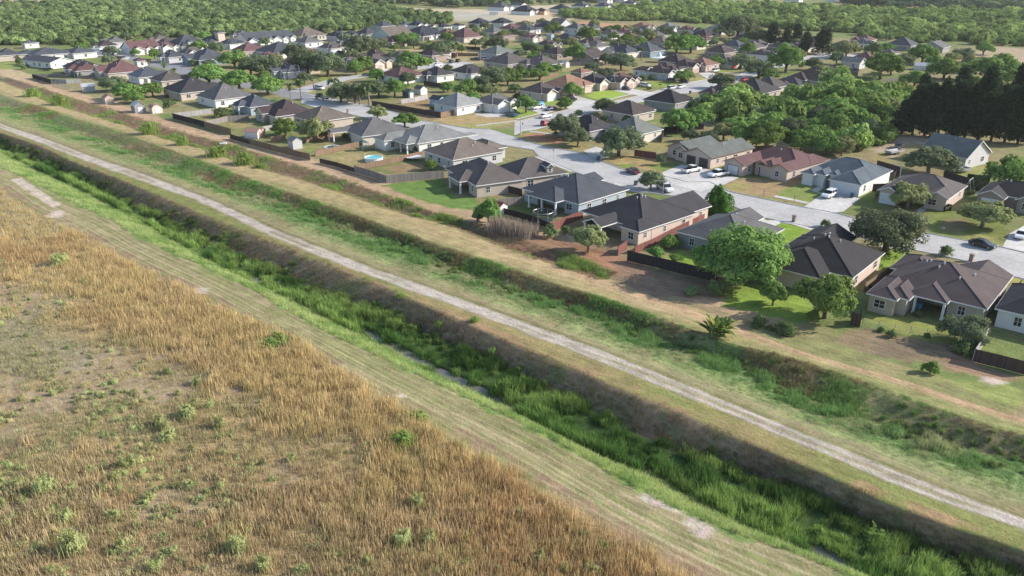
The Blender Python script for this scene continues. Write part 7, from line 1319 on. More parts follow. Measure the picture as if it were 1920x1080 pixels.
def stop_sign(label, k, x, yb, yaw, back=False):
    q = g(k, x, yb); t = thing('stop_sign', label, 'sign', (q.x, q.y, 0), R(yaw)); mb = MB(); mb.tube((0, 0, 0), (0, 0, 2.7), .035, .035, 6); obj('post', mb.mesh('post', [galv]), t); mb = MB()
    pts = [(.38 * math.cos(R(22.5 + 45 * i)), .38 * math.sin(R(22.5 + 45 * i)) + 2.35) for i in range(8)]; mb.quad([(x_, -.06, z_) for x_, z_ in pts], 0); mb.quad([(x_, -.045, z_) for x_, z_ in pts][::-1], 1)
    pl = obj('sign_plate', mb.mesh('sign_plate', [signr, signw]), t); cu = bpy.data.curves.new('sign_text', 'FONT'); cu.body = 'STOP'; cu.size = .27; cu.align_x = 'CENTER'; cu.align_y = 'CENTER'; cu.extrude = .003; tmp = bpy.data.objects.new('tmp', cu); me = tmp.to_mesh().copy() if False else None
    dg = bpy.context.evaluated_depsgraph_get(); SC.collection.objects.link(tmp); dg.update(); me = bpy.data.meshes.new_from_object(tmp.evaluated_get(dg)); bpy.data.objects.remove(tmp); me.materials.clear(); me.materials.append(signw); me.name = 'sign_lettering'; o = obj('sign_lettering', me, pl, (0, -.066, 2.35)); o.rotation_euler = (R(90), 0, 0)
stop_sign('stop sign seen from its white back on the concrete bend', 'Q3', 371, 470, 135); stop_sign('stop sign near the tall corner street lamp', 'Q3', 98, 222, -60)
q = g('Q2', 1370, 292); t = thing('fire_hydrant', 'small yellow fire hydrant on the dry corner lawn', 'hydrant', (q.x, q.y, 0)); yel = plain('hydrant_yellow', (.65, .45, .04), .5); mb = MB(); mb.lathe([(.16, 0), (.16, .06), (.1, .08), (.1, .55), (.13, .57), (.12, .65), (.04, .75)], n=12); obj('hydrant_body', mb.mesh('hydrant_body', [yel]), t); mb = MB(); mb.tube((-.2, 0, .42), (.2, 0, .42), .05, .05, 8); obj('nozzle', mb.mesh('nozzle', [yel]), t)
q = g('Q1', 860, 335); t = thing('scrap_pile', 'pale scrap of boards lying on the dirt lane', 'scrap', (q.x, q.y, .02), R(10)); mb = MB(); mb.box(-1.1, 1.0, -.5, .4, 0, .12); mb.box(-.3, .9, -.3, .5, .12, .3); mb.box(-.9, .2, .1, .7, .12, .2); obj('board', mb.mesh('board', [trimw]), t)
q = g('P2', 1785, 690); t = thing('inflatable_slide', 'bright yellow inflatable behind the grey shingle roof', 'inflatable', (q.x, q.y, 0)); t.scale = (.62, .62, .62); yl = plain('inflatable_yellow', (.75, .48, .02), .5); mb = MB(); mb.lathe([(.9, 0), (1.1, 1.0), (1.0, 2.6), (.8, 3.9), (.35, 4.6), (.01, 4.7)], n=14); obj('inflated_body', mb.mesh('inflated_body', [yl], True), t); mb = MB(); mb.lathe([(.3, 4.3), (.7, 4.8), (.3, 5.3), (.01, 5.4)], .2, .1, 12); obj('inflated_top', mb.mesh('inflated_top', [plain('inflatable_grey', (.5, .5, .52), .5)], True), t)
q = g('S8', 1225, 790); t = thing('tarpaulin_cover', 'blue tarpaulin over a pile beside the white car', 'tarpaulin', (q.x, q.y, 0), R(30)); mb = MB(); mb.lathe([(1.7, 0), (1.6, .7), (1.0, 1.5), (.01, 1.7)], n=10); obj('cover', mb.mesh('cover', [plain('tarp_blue', (.1, .32, .6), .6)], True), t)
q = g('Q2', 400, 490); t = thing('water_tank', 'dark green playground tower in the pool yard', 'play tower', (q.x, q.y, 0), R(30)); gm_ = wallm('dgreen'); mb = MB(); [mb.box(x - .06, x + .06, y - .06, y + .06, 0, 2.3) for x in (-.9, .9) for y in (-.9, .9)]; mb.box(-1, 1, -1, 1, 1.1, 1.2); t.name = 'play_tower'; obj('frame', mb.mesh('frame', [gm_]), t); mb = MB(); [mb.quad(z) for z in ([(-1.1, -1.1, 2.3), (1.1, -1.1, 2.3), (0, 0, 3.0)], [(1.1, -1.1, 2.3), (1.1, 1.1, 2.3), (0, 0, 3.0)], [(1.1, 1.1, 2.3), (-1.1, 1.1, 2.3), (0, 0, 3.0)], [(-1.1, 1.1, 2.3), (-1.1, -1.1, 2.3), (0, 0, 3.0)])]; obj('roof', mb.mesh('roof', [gm_]), t); mb = MB(); mb.quad([(.9, -.4, 1.15), (.9, .4, 1.15), (3.0, .4, .1), (3.0, -.4, .1)]); mb.box(.9, 3.0, -.45, -.4, .1, .3); obj('slide', mb.mesh('slide', [gm_]), t)
# cut-off roof ridges: satellite dish on the tan hip house yard, swing set at the hedge house
def dish(label, k, x, y, z):
    q = g(k, x, y, z); t = thing('satellite_dish', label, 'satellite dish', (q.x, q.y, 0)); mb = MB(); mb.tube((0, 0, 0), (0, 0, z), .03, .03, 6); obj('mast', mb.mesh('mast', [galv]), t); mb = MB(); mb.lathe([(.01, 0), (.3, .05), (.55, .2)], n=16); o = obj('dish_bowl', mb.mesh('dish_bowl', [signw], True), t, (0, 0, z)); o.rotation_euler = (R(-50), 0, R(-20))
dish('white satellite dish by the corner of the patio brick house', 'Q2', 1122, 640, 2.6); dish('white satellite dish standing over the thick bushes', 'P1', 1052, 638, 4.2)
q = g('Q5', 1420, 860); t = thing('swing_set', 'tall metal swing frame beside the hedge house', 'swing set', (q.x, q.y, 0), R(50)); mb = MB()
for s in (-1.6, 1.6): mb.tube((s, -1, 0), (s, 0, 2.9), .06, .06, 6); mb.tube((s, 1, 0), (s, 0, 2.9), .06, .06, 6)
mb.tube((-1.7, 0, 2.9), (1.7, 0, 2.9), .06, .06, 6); obj('frame', mb.mesh('frame', [galv]), t); mb = MB(); [mb.tube((x, 0, 2.85), (x, 0, .6), .012, .012, 4) for x in (-.6, -.2, .4, .8)]; mb.box(-.62, -.18, -.1, .1, .55, .6); mb.box(.38, .82, -.1, .1, .55, .6); obj('swing_seat', mb.mesh('swing_seat', [tyre]), t)
# ------------------------------------------------------------------ ground cover too many to count: grass, reeds, weeds, the far scrub wood
TPL = bpy.data.collections.new('templates')
def template(me):
    o = bpy.data.objects.new(me.name, me); TPL.objects.link(o); return o
def scatter(name, pts, rot, scl, tint, templates, pick, label, cat):
    n = len(pts); me = bpy.data.meshes.new(name); me.vertices.add(n); me.vertices.foreach_set('co', np.asarray(pts, dtype=np.float32).ravel())
    a = me.attributes.new('rz', 'FLOAT', 'POINT'); a.data.foreach_set('value', np.asarray(rot, dtype=np.float32))
    a = me.attributes.new('sc', 'FLOAT_VECTOR', 'POINT'); a.data.foreach_set('vector', np.asarray(scl, dtype=np.float32).ravel())
    a = me.attributes.new('tint', 'FLOAT_COLOR', 'POINT'); a.data.foreach_set('color', np.concatenate([tint, np.ones((n, 1))], 1).astype(np.float32).ravel())
    a = me.attributes.new('pick', 'INT', 'POINT'); a.data.foreach_set('value', np.asarray(pick, dtype=np.int32))
    o = obj(name, me, None, None, None, label, cat, None, 'stuff')
    col = bpy.data.collections.new(name + '_kinds')
    for m in templates: col.objects.link(bpy.data.objects.new(m.name, m))
    ng = bpy.data.node_groups.new(name, 'GeometryNodeTree'); ng.interface.new_socket('Geometry', in_out='INPUT', socket_type='NodeSocketGeometry'); ng.interface.new_socket('Geometry', in_out='OUTPUT', socket_type='NodeSocketGeometry')
    gi = ng.nodes.new('NodeGroupInput'); go = ng.nodes.new('NodeGroupOutput'); ip = ng.nodes.new('GeometryNodeInstanceOnPoints'); ci = ng.nodes.new('GeometryNodeCollectionInfo')
    ci.inputs[0].default_value = col; ci.inputs['Separate Children'].default_value = True; ci.inputs['Reset Children'].default_value = True; ip.inputs['Pick Instance'].default_value = True
    def na(nm, dt): q = ng.nodes.new('GeometryNodeInputNamedAttribute'); q.data_type = dt; q.inputs['Name'].default_value = nm; return q
    r = na('rz', 'FLOAT'); cx = ng.nodes.new('ShaderNodeCombineXYZ'); ng.links.new(r.outputs[0], cx.inputs[2]); s = na('sc', 'FLOAT_VECTOR'); k = na('pick', 'INT')
    ng.links.new(gi.outputs[0], ip.inputs['Points']); ng.links.new(ci.outputs[0], ip.inputs['Instance']); ng.links.new(k.outputs[0], ip.inputs['Instance Index'])
    er = ng.nodes.new('FunctionNodeEulerToRotation'); ng.links.new(cx.outputs[0], er.inputs[0]); ng.links.new(er.outputs[0], ip.inputs['Rotation'])
    ng.links.new(s.outputs[0], ip.inputs['Scale']); ng.links.new(ip.outputs[0], go.inputs[0]); md = o.modifiers.new('scatter', 'NODES'); md.node_group = ng; return o
rs = np.random.RandomState(77); LI = leaf('tinted', (1, 1, 1), .35, .5, inst=True)
def tuft(n, rad, h0, h1, w, lean, seed): V, F = blades(np.random.RandomState(seed), n, rad, h0, h1, w, lean); return np_mesh('tuft', V, F, [LI])
def in_view(x, y, marg=60):
    z = y * CT + CAM_H * ST; u = 960 + FPX * x / z; yy = y * ST - CAM_H * CT; v = 540 - FPX * yy / z
    return (u > -marg) & (u < 1920 + marg) & (v < 1080 + marg * 2) & (y > 5)
def band_pts(n, b0, b1, a0=-25, a1=330, e0=0.0, e1=0.0, bias=1.0):
    a = a0 + (a1 - a0) * rs.uniform(0, 1, n) ** bias; f = rs.uniform(0, 1, n); lo = bnd(b0, a) + e0; hi = bnd(b1, a) + e1; b = lo + (hi - lo) * f; x, y = AB(a, b); k = in_view(x, y); return x[k], y[k], a[k], b[k], f[k]
from mathutils.bvhtree import BVHTree
gobj = bpy.data.objects['ground']; _z = Z; 
def zat(a, b):
    """height of the ground sheet under many points"""
    ia = np.clip(np.searchsorted(av, a) - 1, 0, len(av) - 2); fa = (a - av[ia]) / (av[ia + 1] - av[ia]); out = np.zeros(len(a))
    for i in range(len(a)):
        colb = BV[:, ia[i]]; j = min(max(np.searchsorted(colb, b[i]) - 1, 0), len(colb) - 2); f = (b[i] - colb[j]) / max(1e-6, colb[j + 1] - colb[j]); out[i] = _z[j, ia[i]] * (1 - f) + _z[j + 1, ia[i]] * f
    return out
def lay(name, x, y, a, b, tint, h, tpl, label, cat, dz=0.0, wide=1.0):
    n = len(x); z = zat(a, b) + dz; s = rs.uniform(.7, 1.3, n) * h; sc = np.stack([s ** .5 * wide, s ** .5 * wide, s], 1); return scatter(name, np.stack([x, y, z], 1), rs.uniform(0, 6.28, n), sc, tint, tpl, rs.randint(0, len(tpl), n), label, cat)
def mixt(w, c0, c1): w = np.clip(w, 0, 1)[:, None]; return np.array(c0) * (1 - w) + np.array(c1) * w
# dry field grass
NF = 90000; a = rs.uniform(-40, 230, NF); b = bnd('F0', a) - rs.uniform(0, 1, NF) * 120 + .4; x, y = AB(a, b); k = in_view(x, y) & (b < bnd('F0', a) + (fbm(x, y, 2.5, 5) - .5) * 2.0); x, y, a, b = x[k], y[k], a[k], b[k]
dist = np.hypot(x, y); k = rs.uniform(0, 1, len(x)) < np.clip(1.3 - dist / 260, .35, 1); x, y, a, b = x[k], y[k], a[k], b[k]
n20_, n8_, n3_ = fbm(x, y, 26, 23), fbm(x, y, 9, 11), fbm(x, y, 3, 31)
edge = bnd('F0', a) - b; gp_ = [G(p) for p in ((-200, 540), (100, 560), (300, 660), (470, 780), (600, 900), (560, 960), (330, 960), (120, 900), (-200, 940))]; pk_ = [G(p) for p in ((-200, 900), (150, 950), (480, 930), (800, 1000), (900, 1160), (-200, 1160))]
wx, wy = x + (n8_ - .5) * 30, y + (n3_ - .5) * 12 + (n20_ - .5) * 30; ing = inpoly(wx, wy, gp_) * 1.0; inp = inpoly(wx, wy, pk_) * 1.0
gcol = mixt(sstep(.5, .62, fbm(x, y, 17, 223)), (.56, .46, .24), (.48, .35, .19)); gcol = gcol * (1 - .7 * sstep(.5, .6, n20_))[:, None] + np.array((.5, .45, .26)) * .7 * sstep(.5, .6, n20_)[:, None]; gcol = gcol * (1 - .8 * ing)[:, None] + np.array((.36, .37, .22)) * .8 * ing[:, None]; gcol = gcol * (1 - .6 * inp)[:, None] + np.array((.46, .36, .24)) * .6 * inp[:, None]; gcol = gcol * (1 - .6 * sstep(.52, .62, n8_)[:, None]) + np.array((.52, .42, .24)) * .6 * sstep(.52, .62, n8_)[:, None]
gcol = gcol * (1 - .5 * sstep(.55, .68, n3_)[:, None]) + np.array((.4, .38, .17)) * .5 * sstep(.55, .68, n3_)[:, None]; gcol = gcol * rs.uniform(.75, 1.25, (len(x), 1))
bare = .8 * sstep(.59, .68, fbm(x, y, 8, 111)) * sstep(8, 25, edge); gcol = gcol * (1 - .38 * (1 - sstep(6, 34, edge)))[:, None] + np.array((.57, .41, .21)) * .38 * (1 - sstep(6, 34, edge))[:, None]; keep = rs.uniform(0, 1, len(x)) > bare * .8; hh = (.6 + .45 * sstep(.35, .6, 1 - n20_)) * (1 - .5 * bare) * (1 - .45 * ing) * (1 + .2 * (1 - sstep(6, 38, edge)))
tf = [tuft(24, .75, .35, 1.05, .045, .35, s) for s in range(5)]
lay('field_grass', x[keep], y[keep], a[keep], b[keep], gcol[keep], hh[keep], tf, 'tall orange and straw coloured grass filling the open field', 'grass')
# bright grass on the near bank, reeds and canal weeds, lush ditch grass, weeds of the banks, short swale growth
tg = [tuft(22, .6, .3, .8, .04, .5, 20 + s) for s in range(4)]
x, y, a, b, f = band_pts(16000, 'M1', 'W1', e0=.15, e1=.6, bias=1.3); nn = fbm(x, y, 3, 51); lay('bank_grass', x, y, a, b, mixt(sstep(.4, .65, nn), (.42, .49, .21), (.25, .36, .12)) * rs.uniform(.85, 1.15, (len(x), 1)), np.full(len(x), .6), tg, 'bright yellow-green grass along the near canal bank', 'grass')
tr = [tuft(26, .8, .9, 1.9, .055, .45, 40 + s) for s in range(5)]
x, y, a, b, f = band_pts(26000, 'W1', 'FT', e0=-.6, e1=.3, bias=1.3); nn = fbm(a * .5, b, 4, 61); gap = (fbm(a, b, 1.6, 87, 2) > .56) & (f > .35)
for p0_, p1_, w_ in (((700, 630), (800, 680), .26), ((830, 690), (975, 772), .3), ((478, 527), (512, 545), .2), ((545, 557), (600, 590), .2), ((1210, 870), (1255, 895), .2), ((1390, 955), (1405, 965), .15), ((1560, 1030), (1590, 1045), .15)):
    a0_, a1_ = sorted((toAB(*G(p0_, -2.9).xy)[0], toAB(*G(p1_, -2.9).xy)[0])); gap |= (a > a0_) & (a < a1_) & (f < w_ + .12 * np.sin(a * 1.7))
k = ~gap & ((fbm(a, b, 3.5, 85, 2) > .38) | (f < .35) | (rs.uniform(0, 1, len(x)) < .25)); x, y, a, b, f, nn = x[k], y[k], a[k], b[k], f[k], nn[k]; tt_ = mixt(sstep(.4, .6, nn), (.11, .21, .055), (.29, .41, .12)); tt_ = tt_ * (1 - .35 * sstep(.3, 1, f)[:, None])
lay('canal_reeds', x, y, a, b, tt_ * rs.uniform(.6, 1.4, (len(x), 1)), (.3 + .62 * sstep(.35, .65, fbm(a, b, 4, 81, 2))) * (1.15 - .5 * f), tr, 'tall green reeds crowding the canal bed', 'reeds')
x, y, a, b, f = band_pts(9000, 'FT', 'BT', bias=1.3); k = rs.uniform(0, 1, len(x)) < (1 - f) * 1.0 + .12; x, y, a, b, f = x[k], y[k], a[k], b[k], f[k]; nn = fbm(x, y, 4, 91)
lay('bank_weeds', x, y, a, b, mixt(sstep(.35, .62, nn) * (1 - f), (.22, .165, .11), (.13, .2, .06)) * rs.uniform(.8, 1.2, (len(x), 1)), np.full(len(x), .5), tg, 'dark weeds on the shaded canal bank', 'weeds')
x, y, a, b, f = band_pts(26000, 'PF', 'S7', e0=1.2, e1=.5, bias=1.3); k = rs.uniform(0, 1, len(x)) < sstep(.05, .4, f) * .9 + .1; x, y, a, b, f = x[k], y[k], a[k], b[k], f[k]; nn = fbm(x, y, 7, 101) + .12 * (1 - sstep(90, 170, a)); n2 = fbm(x, y, 2.2, 103)
lay('ditch_grass', x, y, a, b, mixt(sstep(.4, .6, nn) * sstep(.12, .45, f), (.36, .38, .2), (.18, .31, .105)) * rs.uniform(.8, 1.2, (len(x), 1)), .25 + .75 * sstep(.5, .62, n2) * sstep(.3, .7, f), tg, 'green grass and pale stalks in the second ditch', 'grass')
x, y, a, b, f = band_pts(20000, 'S7', 'S8', e0=-.3, e1=.4, bias=1.3); nn = fbm(x, y, 5, 121); n2 = fbm(x, y, 20, 123)
lay('slope_weeds', x, y, a, b, mixt(sstep(.4, .6, nn), (.3, .25, .14), (.2, .32, .1)) * rs.uniform(.6, 1.4, (len(x), 1)), .18 + .42 * sstep(.45, .65, n2) * (.5 + nn), tg, 'rough weeds on the shaded slope of the second ditch', 'weeds')
x, y, a, b, f = band_pts(7000, 'S9', 'SB', a0=70, a1=360, e0=-.2, e1=0, bias=1.2); nn = fbm(x, y, 6, 131)
lay('swale_weeds', x, y, a, b, mixt(sstep(.45, .6, nn), (.32, .23, .15), (.22, .31, .09)) * rs.uniform(.8, 1.2, (len(x), 1)), .4 + .7 * sstep(.55, .65, nn), tg, 'brown and green weeds in the shallow swale behind the fences', 'weeds')
# yellow-green shrubs in the swale, pale weed bushes of the field, thickets by the ditch
def weed_mesh(seed, n=2200, h=1.0, r=.55):
    """a ragged bush: separate leaning stems, each with a plume of narrow leaves"""
    rs2 = np.random.RandomState(seed); ns = 15; Vs, Fs, off = [], [], 0
    for k in range(ns):
        a = rs2.uniform(0, 6.283); b0 = rs2.uniform(0, .35) * r; hh = h * rs2.uniform(.45, 1.1); ln = rs2.uniform(.1, .6) * r; m = n // ns; t_ = rs2.uniform(.15, 1.0, m) ** .8
        cx = np.cos(a) * (b0 + ln * t_ ** 1.5 * 1.4); cy = np.sin(a) * (b0 + ln * t_ ** 1.5 * 1.4); sp = .13 * (1.15 - t_ * .8)
        P = np.stack([cx + rs2.normal(size=m) * sp, cy + rs2.normal(size=m) * sp, hh * t_ + rs2.normal(size=m) * .03], 1); Nn = np.stack([np.cos(a) + rs2.normal(size=m) * .5, np.sin(a) + rs2.normal(size=m) * .5, np.full(m, .4)], 1)
        V, F = leaf_quads(P, Nn, rs2, .05, 2.0); Vs.append(V); Fs.append(F + off); off += len(V)
    V, F = blades(rs2, n // 10, r, .3 * h, .9 * h, .035, .6); Vs.append(V); Fs.append(F + off); return np.concatenate(Vs), np.concatenate(Fs)
WM = []; WB = []
for s in range(4): V, F = weed_mesh(200 + s); WM.append(np_mesh('weed_bush', V, F, [leaf('field_weed', (.46, .49, .23), .4)]))
for i, (k_, x_, y_, w_) in enumerate([('R4', 120, 90, 90), ('R4', 215, 95, 60), ('R4', 300, 60, 60), ('R4', 260, 610, 170), ('R4', 400, 600, 100), ('R4', 110, 590, 120), ('R4', 20, 680, 80), ('R4', 130, 670, 70), ('R4', 370, 770, 130), ('R4', 420, 940, 230), ('R4', 640, 760, 160), ('R4', 580, 600, 110), ('R4', 680, 930, 120), ('R4', 900, 230, 110), ('R4', 950, 310, 130), ('R4', 1060, 190, 130), ('R4', 1090, 130, 90), ('R4', 1240, 300, 70), ('R4', 1300, 290, 50), ('R4', 1080, 370, 70), ('R4', 840, 360, 80), ('R4', 620, 160, 70), ('R4', 1180, 130, 80), ('R4', 510, 500, 80), ('R4', 720, 470, 150), ('R4', 650, 540, 110), ('R4', 790, 530, 60), ('R4', 1070, 580, 80), ('R4', 830, 650, 80), ('R4', 1240, 590, 80), ('R4', 1310, 690, 90), ('R4', 1570, 650, 60), ('R4', 1830, 720, 80), ('R4', 1650, 250, 60), ('R4', 1640, 430, 90), ('R4', 1130, 800, 70), ('R4', 1340, 940, 180), ('R4', 960, 960, 130), ('R4', 880, 1050, 130), ('R4', 1480, 1040, 150), ('R4', 1880, 980, 100), ('R4', 1700, 1060, 110), ('R4', 290, 1060, 90), ('R6', 430, 690, 130), ('R6', 235, 740, 70), ('R6', 770, 730, 70), ('R6', 1005, 740, 90), ('R6', 940, 790, 60), ('R6', 340, 900, 180), ('R6', 500, 900, 150), ('R6', 150, 1000, 130), ('R6', 715, 1030, 90), ('R6', 1110, 1000, 130), ('R6', 1260, 1060, 100), ('R6', 1420, 1060, 130), ('R6', 490, 560, 50), ('R6', 800, 520, 50), ('R8', 45, 600, 80), ('R8', 150, 830, 130), ('R8', 340, 900, 120), ('R8', 750, 900, 60), ('R8', 565, 870, 40), ('R8', 210, 660, 90), ('R8', 30, 920, 100), ('R8', 100, 720, 60), ('R3', 340, 590, 130), ('R3', 480, 700, 60), ('R3', 30, 850, 60)]):
    q = g(k_, x_, y_); w = w_ / 3 / pscale(px(k_, x_, y_)[1]); s = w / 1.1 * .6
    o = obj('weed_bush', WM[i % 4], None, (q.x, q.y, 0.0), i * 1.7, 'x', 'bush', 'weed bushes of the dry field'); WB.append((px(k_, x_, y_), w_, o)); o.scale = (s * (.8 + .5 * ((i * 37) % 10) / 10), s, s * (.75 + .5 * ((i * 53) % 10) / 10))
ORD = 'leftmost second third fourth fifth sixth seventh eighth ninth tenth eleventh twelfth thirteenth fourteenth fifteenth sixteenth seventeenth'.split()
ROWS = [(0, 760, 'upper part of the dry field'), (760, 815, 'row level with the dark field shrub'), (815, 875, 'middle of the dry field'), (875, 925, 'row just above the biggest weed bushes'), (925, 985, 'row of the biggest weed bushes'), (985, 1035, 'last row but one above the bottom edge'), (1035, 1200, 'row cut by the bottom edge')]
for lo_, hi_, nm_ in ROWS:
    L_ = sorted([q for q in WB if lo_ <= q[0][1] < hi_], key=lambda q: q[0][0])
    for i_, q in enumerate(L_): q[2]['label'] = ('%s yellow-green weed bush, ' % ('broad' if q[1] > 125 else 'small' if q[1] < 75 else 'feathery')) + (ORD[i_] if i_ == 0 else ORD[i_] + ' from left') + ', ' + nm_
TM = [np_mesh('thicket', *weed_mesh(300 + s, 3000, 1.3, .6), [leaf('thicket', (.3, .42, .12), .4)]) for s in range(2)]
for i, (lab, k_, x_, y_, w_, h_) in enumerate([('light green willow bush nearest the left end of the swale', 'R2', 245, 325, 100, 1.2), ('bright willow bush below the black fence corner in the swale', 'R2', 455, 388, 110, 1.5), ('tall bright willow bush below the barn-shaped shed', 'R2', 1125, 608, 115, 1.6), ('pale grassy bush left of the scrap boards', 'R2', 1370, 690, 90, 1.4), ('wide pale green bush right of the scrap boards', 'R2', 1630, 775, 150, 1.0), ('wide yellow-green bush at the right end of the swale growth', 'Q1', 1060, 520, 180, 1.1), ('yellow-green tuft bush beside the widest swale bush', 'Q1', 1200, 555, 110, 1.0), ('dark green shrub in the dry field near the mown track', 'R6', 350, 340, 130, 1.2), ('blue-green shrub at the edge of the mown track', 'R6', 430, 200, 110, .9), ('low green patch of weeds at the left mown track', 'R8', 650, 440, 170, .6), ('round pale shrub low on the canal bank at lower right', 'R7', 1090, 830, 130, 1.0), ('bright sprig bush on the dark canal bank, leftmost of three', 'R5', 755, 510, 45, 1.0), ('bright sprig bush on the dark canal bank in the middle', 'R5', 1172, 660, 55, 1.0), ('bright sprig bush low on the dark canal bank', 'R5', 1272, 785, 45, 1.4), ('bright sprig bush above the reeds near the picture centre', 'R5', 975, 640, 50, 1.2), ('yellow-green sapling rising from the reeds', 'R7', 172, 410, 50, 1.8), ('pale sapling above the reeds left of the round shrub', 'R7', 775, 790, 70, 1.5), ('dark round shrub in the dry field near the lower mown edge', 'R6', 1470, 930, 90, 1.0)]):
    q = g(k_, x_, y_, -1.5 if 'canal' in lab or 'reeds' in lab else 0); q.z = ground_z(q.x, q.y); w = w_ / CR[k_][2] / pscale(px(k_, x_, y_)[1]); s = w / 1.1 * .85; o = obj('shrub', TM[i % 2], None, q, i * 1.3, lab, 'bush', 'shrubs of the ditch and field'); o.scale = (s, s, s * .55 * h_)
# mixed low growth: dark leafy clumps in the canal, green-yellow weeds through the dry grass
CM = []
for s in range(3): V, F = weed_mesh(500 + s, 1100, .9, .6); CM.append(np_mesh('clump', V, F, [LI]))
x, y, a, b, f = band_pts(1100, 'W2', 'BT', e0=.8, e1=-.8, bias=1.3); k = (fbm(a, b, 6, 141, 2) > .52) & (f > .3) & (f < .75); x, y, a, b, f = x[k], y[k], a[k], b[k], f[k]; nn = rs.uniform(0, 1, len(x))
lay('canal_weeds', x, y, a, b, mixt(nn ** 3, (.09, .15, .05), (.3, .42, .12)), np.full(len(x), .9) * (1 - .4 * f), CM, 'mixed leafy weeds along the foot of the canal bank', 'weeds')
x, y, a, b, f = band_pts(550, 'S7', 'S8', e0=-3.5, e1=-.4, a1=140, bias=1.0); k = fbm(a, b, 12, 151, 2) > .45; x, y, a, b, f = x[k], y[k], a[k], b[k], f[k]; nn = rs.uniform(0, 1, len(x))
lay('ditch_weeds', x, y, a, b, mixt(nn, (.16, .27, .08), (.28, .3, .13)), np.full(len(x), .5), CM, 'rough shrubby weeds on the second ditch bank', 'weeds')
NW = 22000; a = rs.uniform(-40, 160, NW); b = bnd('F0', a) - rs.uniform(0, 1, NW) * 110 - 1.5; x, y = AB(a, b); k = in_view(x, y); x, y, a, b = x[k], y[k], a[k], b[k]; lw = inpoly(x + 8 * (fbm(x, y, 9, 5) - .5), y + 8 * (fbm(x, y, 9, 6) - .5), [G(p) for p in ((-300, 640), (300, 740), (620, 780), (1100, 960), (1300, 1160), (-300, 1160))])
k = rs.uniform(0, 1, len(x)) < sstep(.4, .62, fbm(x, y, 7, 161, 3)) * (.2 + .8 * lw); x, y, a, b = x[k], y[k], a[k], b[k]
lay('field_weeds', x, y, a, b, mixt(rs.uniform(0, 1, len(x)), (.44, .52, .24), (.52, .48, .27)) * rs.uniform(.75, 1.25, (len(x), 1)), rs.uniform(.2, .65, len(x)), CM, 'yellow-green weeds mixed through the dry grass', 'weeds', wide=.8)
# far scrub wood
def bush_mesh(seed, n=1500):
    rs2 = np.random.RandomState(seed); nc = 16; u = rs2.normal(size=(nc, 3)); u /= np.linalg.norm(u, axis=1)[:, None]; u[:, 2] = np.abs(u[:, 2]); cen = u * rs2.uniform(.3, .75, nc)[:, None] * np.array([1, 1, .62]) + np.array([0, 0, .38]); P, U = clump_cloud(rs2, cen, rs2.uniform(.25, .42, nc), n, .8); o = P - np.array([0, 0, .2]); o /= np.linalg.norm(o, axis=1)[:, None]; V, F = leaf_quads(P, U * .4 + o, rs2, .13, 1.3); return np_mesh('scrub', V, F, [LI])
BM = [bush_mesh(400 + s, 1500) for s in range(5)]
def wood(name, poly, spacing, size, label, c0, c1, seed, keepf=.93):
    P = [G(p) for p in poly]; xs = [p.x for p in P]; ys = [p.y for p in P]; rs2 = np.random.RandomState(seed); nx = int((max(xs) - min(xs)) / spacing); ny = int((max(ys) - min(ys)) / spacing)
    gx, gy = np.meshgrid(np.arange(nx), np.arange(ny)); x = min(xs) + (gx.ravel() + rs2.uniform(-.45, .45, nx * ny)) * spacing; y = min(ys) + (gy.ravel() + rs2.uniform(-.45, .45, nx * ny)) * spacing
    k = inpoly(x, y, P) & in_view(x, y, 120) & (rs2.uniform(0, 1, len(x)) < keepf); x, y = x[k], y[k]; n = len(x); nn = fbm(x, y, 45, seed); n2 = fbm(x, y, 14, seed + 1)
    s = size * np.clip(np.exp(rs2.normal(size=n) * .33), .45, 1.9) * .82 * (.75 + .6 * n2); tint = mixt(sstep(.35, .65, nn * .5 + n2 * .5), c0, c1) * rs2.uniform(.75, 1.3, (n, 1)); sc = np.stack([s, s, s * rs2.uniform(.8, 1.25, n)], 1)
    scatter(name, np.stack([x, y, np.full(n, -.1)], 1), rs2.uniform(0, 6.28, n), sc, tint, BM, rs2.randint(0, 5, n), label, 'wood')
wood('scrub_wood', [(-60, 13), (95, 8), (350, 2), (600, 0), (690, 9), (760, 24), (862, 34), (850, 42), (790, 44), (700, 54), (640, 58), (560, 62), (470, 68), (400, 68), (300, 72), (262, 70), (225, 80), (170, 84), (90, 84), (-60, 84)], 5.0, 4.0, 'dense green scrub wood behind the left housing estate', (.15, .21, .09), (.25, .33, .13), 7)
wood('scrub_wood', [(400, -20), (1980, -20), (1980, -6), (1440, -6), (1100, 6), (1000, 10), (860, 14), (690, 7), (600, -2), (400, 0)], 14, 8.5, 'hazy strip of scrub wood along the top edge', (.16, .21, .1), (.22, .28, .14), 9)
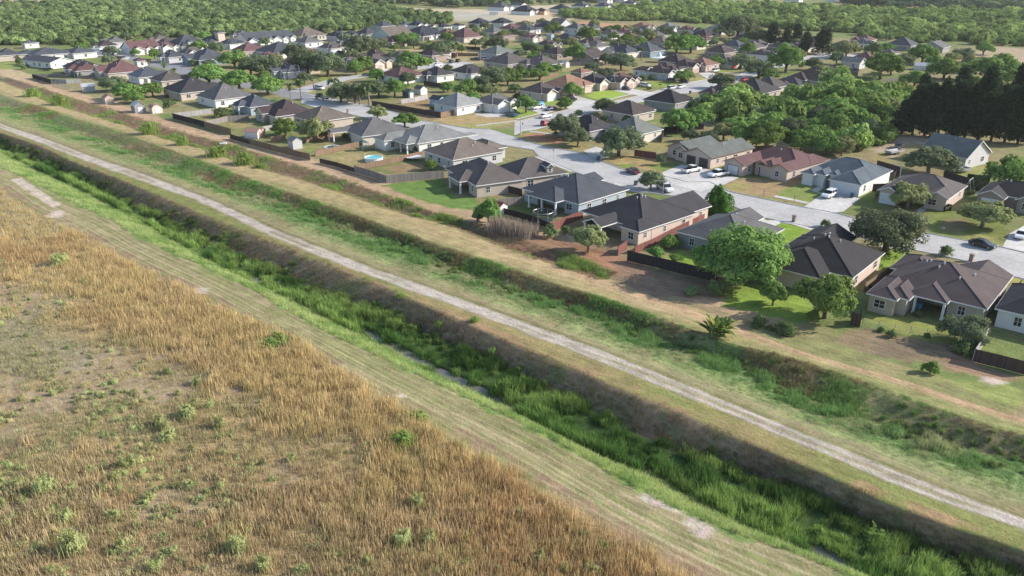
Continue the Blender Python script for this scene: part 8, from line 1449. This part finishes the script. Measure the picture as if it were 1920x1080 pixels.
wood('scrub_wood', [(1050, 27), (1090, 22), (1160, 18), (1215, 10), (1260, 6), (1330, 10), (1440, 9), (1540, 14), (1620, 22), (1740, 22), (1915, 27), (1990, 30), (1990, 88), (1850, 86), (1800, 76), (1720, 82), (1640, 74), (1590, 62), (1500, 58), (1440, 50), (1380, 48), (1300, 44), (1240, 38), (1160, 40), (1060, 34)], 5.4, 4.2, 'broad bright green scrub wood on the upper right', (.19, .27, .09), (.3, .38, .13), 11)
wood('scrub_wood', [(1560, -3), (1990, -3), (1990, 22), (1880, 22), (1740, 15), (1600, 11)], 9, 6.5, 'blue-green trees along the far road at the top right', (.12, .18, .1), (.18, .25, .12), 13)
wood('scrub_thicket', [(1640, 40), (1990, 34), (1990, 60), (1880, 62), (1800, 58)], 7.5, 2.6, 'thin open scrub on the far right field', (.24, .3, .13), (.3, .36, .17), 17, .8)
wood('scrub_thicket', [(1290, 205), (1330, 225), (1420, 250), (1520, 268), (1590, 285), (1640, 275), (1690, 240), (1700, 190), (1600, 165), (1540, 175), (1480, 190), (1400, 190), (1330, 192)], 4.0, 4.3, 'dense undergrowth of the tree belt behind the garages', (.17, .26, .08), (.26, .36, .11), 19)
wood('scrub_thicket', [(700, 42), (860, 36), (850, 44), (760, 50)], 6, 3.6, 'loose bushes beside the bare building land', (.16, .23, .09), (.24, .31, .12), 21)

# air: an even pale haze round everything
hb = bpy.data.meshes.new('haze'); mb = MB(); xs = [v[0] for v in V_EXT]; ys = [v[1] for v in V_EXT]
mb.box(min(xs) - 20, max(xs) + 20, min(ys) - 20, max(ys) + 20, -6.0, 66.0)
m, t, o_ = nmat('haze_air'); pv = N(t, 'ShaderNodeVolumePrincipled'); pv.inputs['Color'].default_value = (.93, .95, 1.0, 1); pv.inputs['Density'].default_value = 0.00006; pv.inputs['Anisotropy'].default_value = 0.2
t.links.new(pv.outputs[0], o_.inputs['Volume']); hz = obj('haze', mb.mesh('haze', [m]), None, None, None, 'pale afternoon haze in the air', 'haze', None, 'stuff')
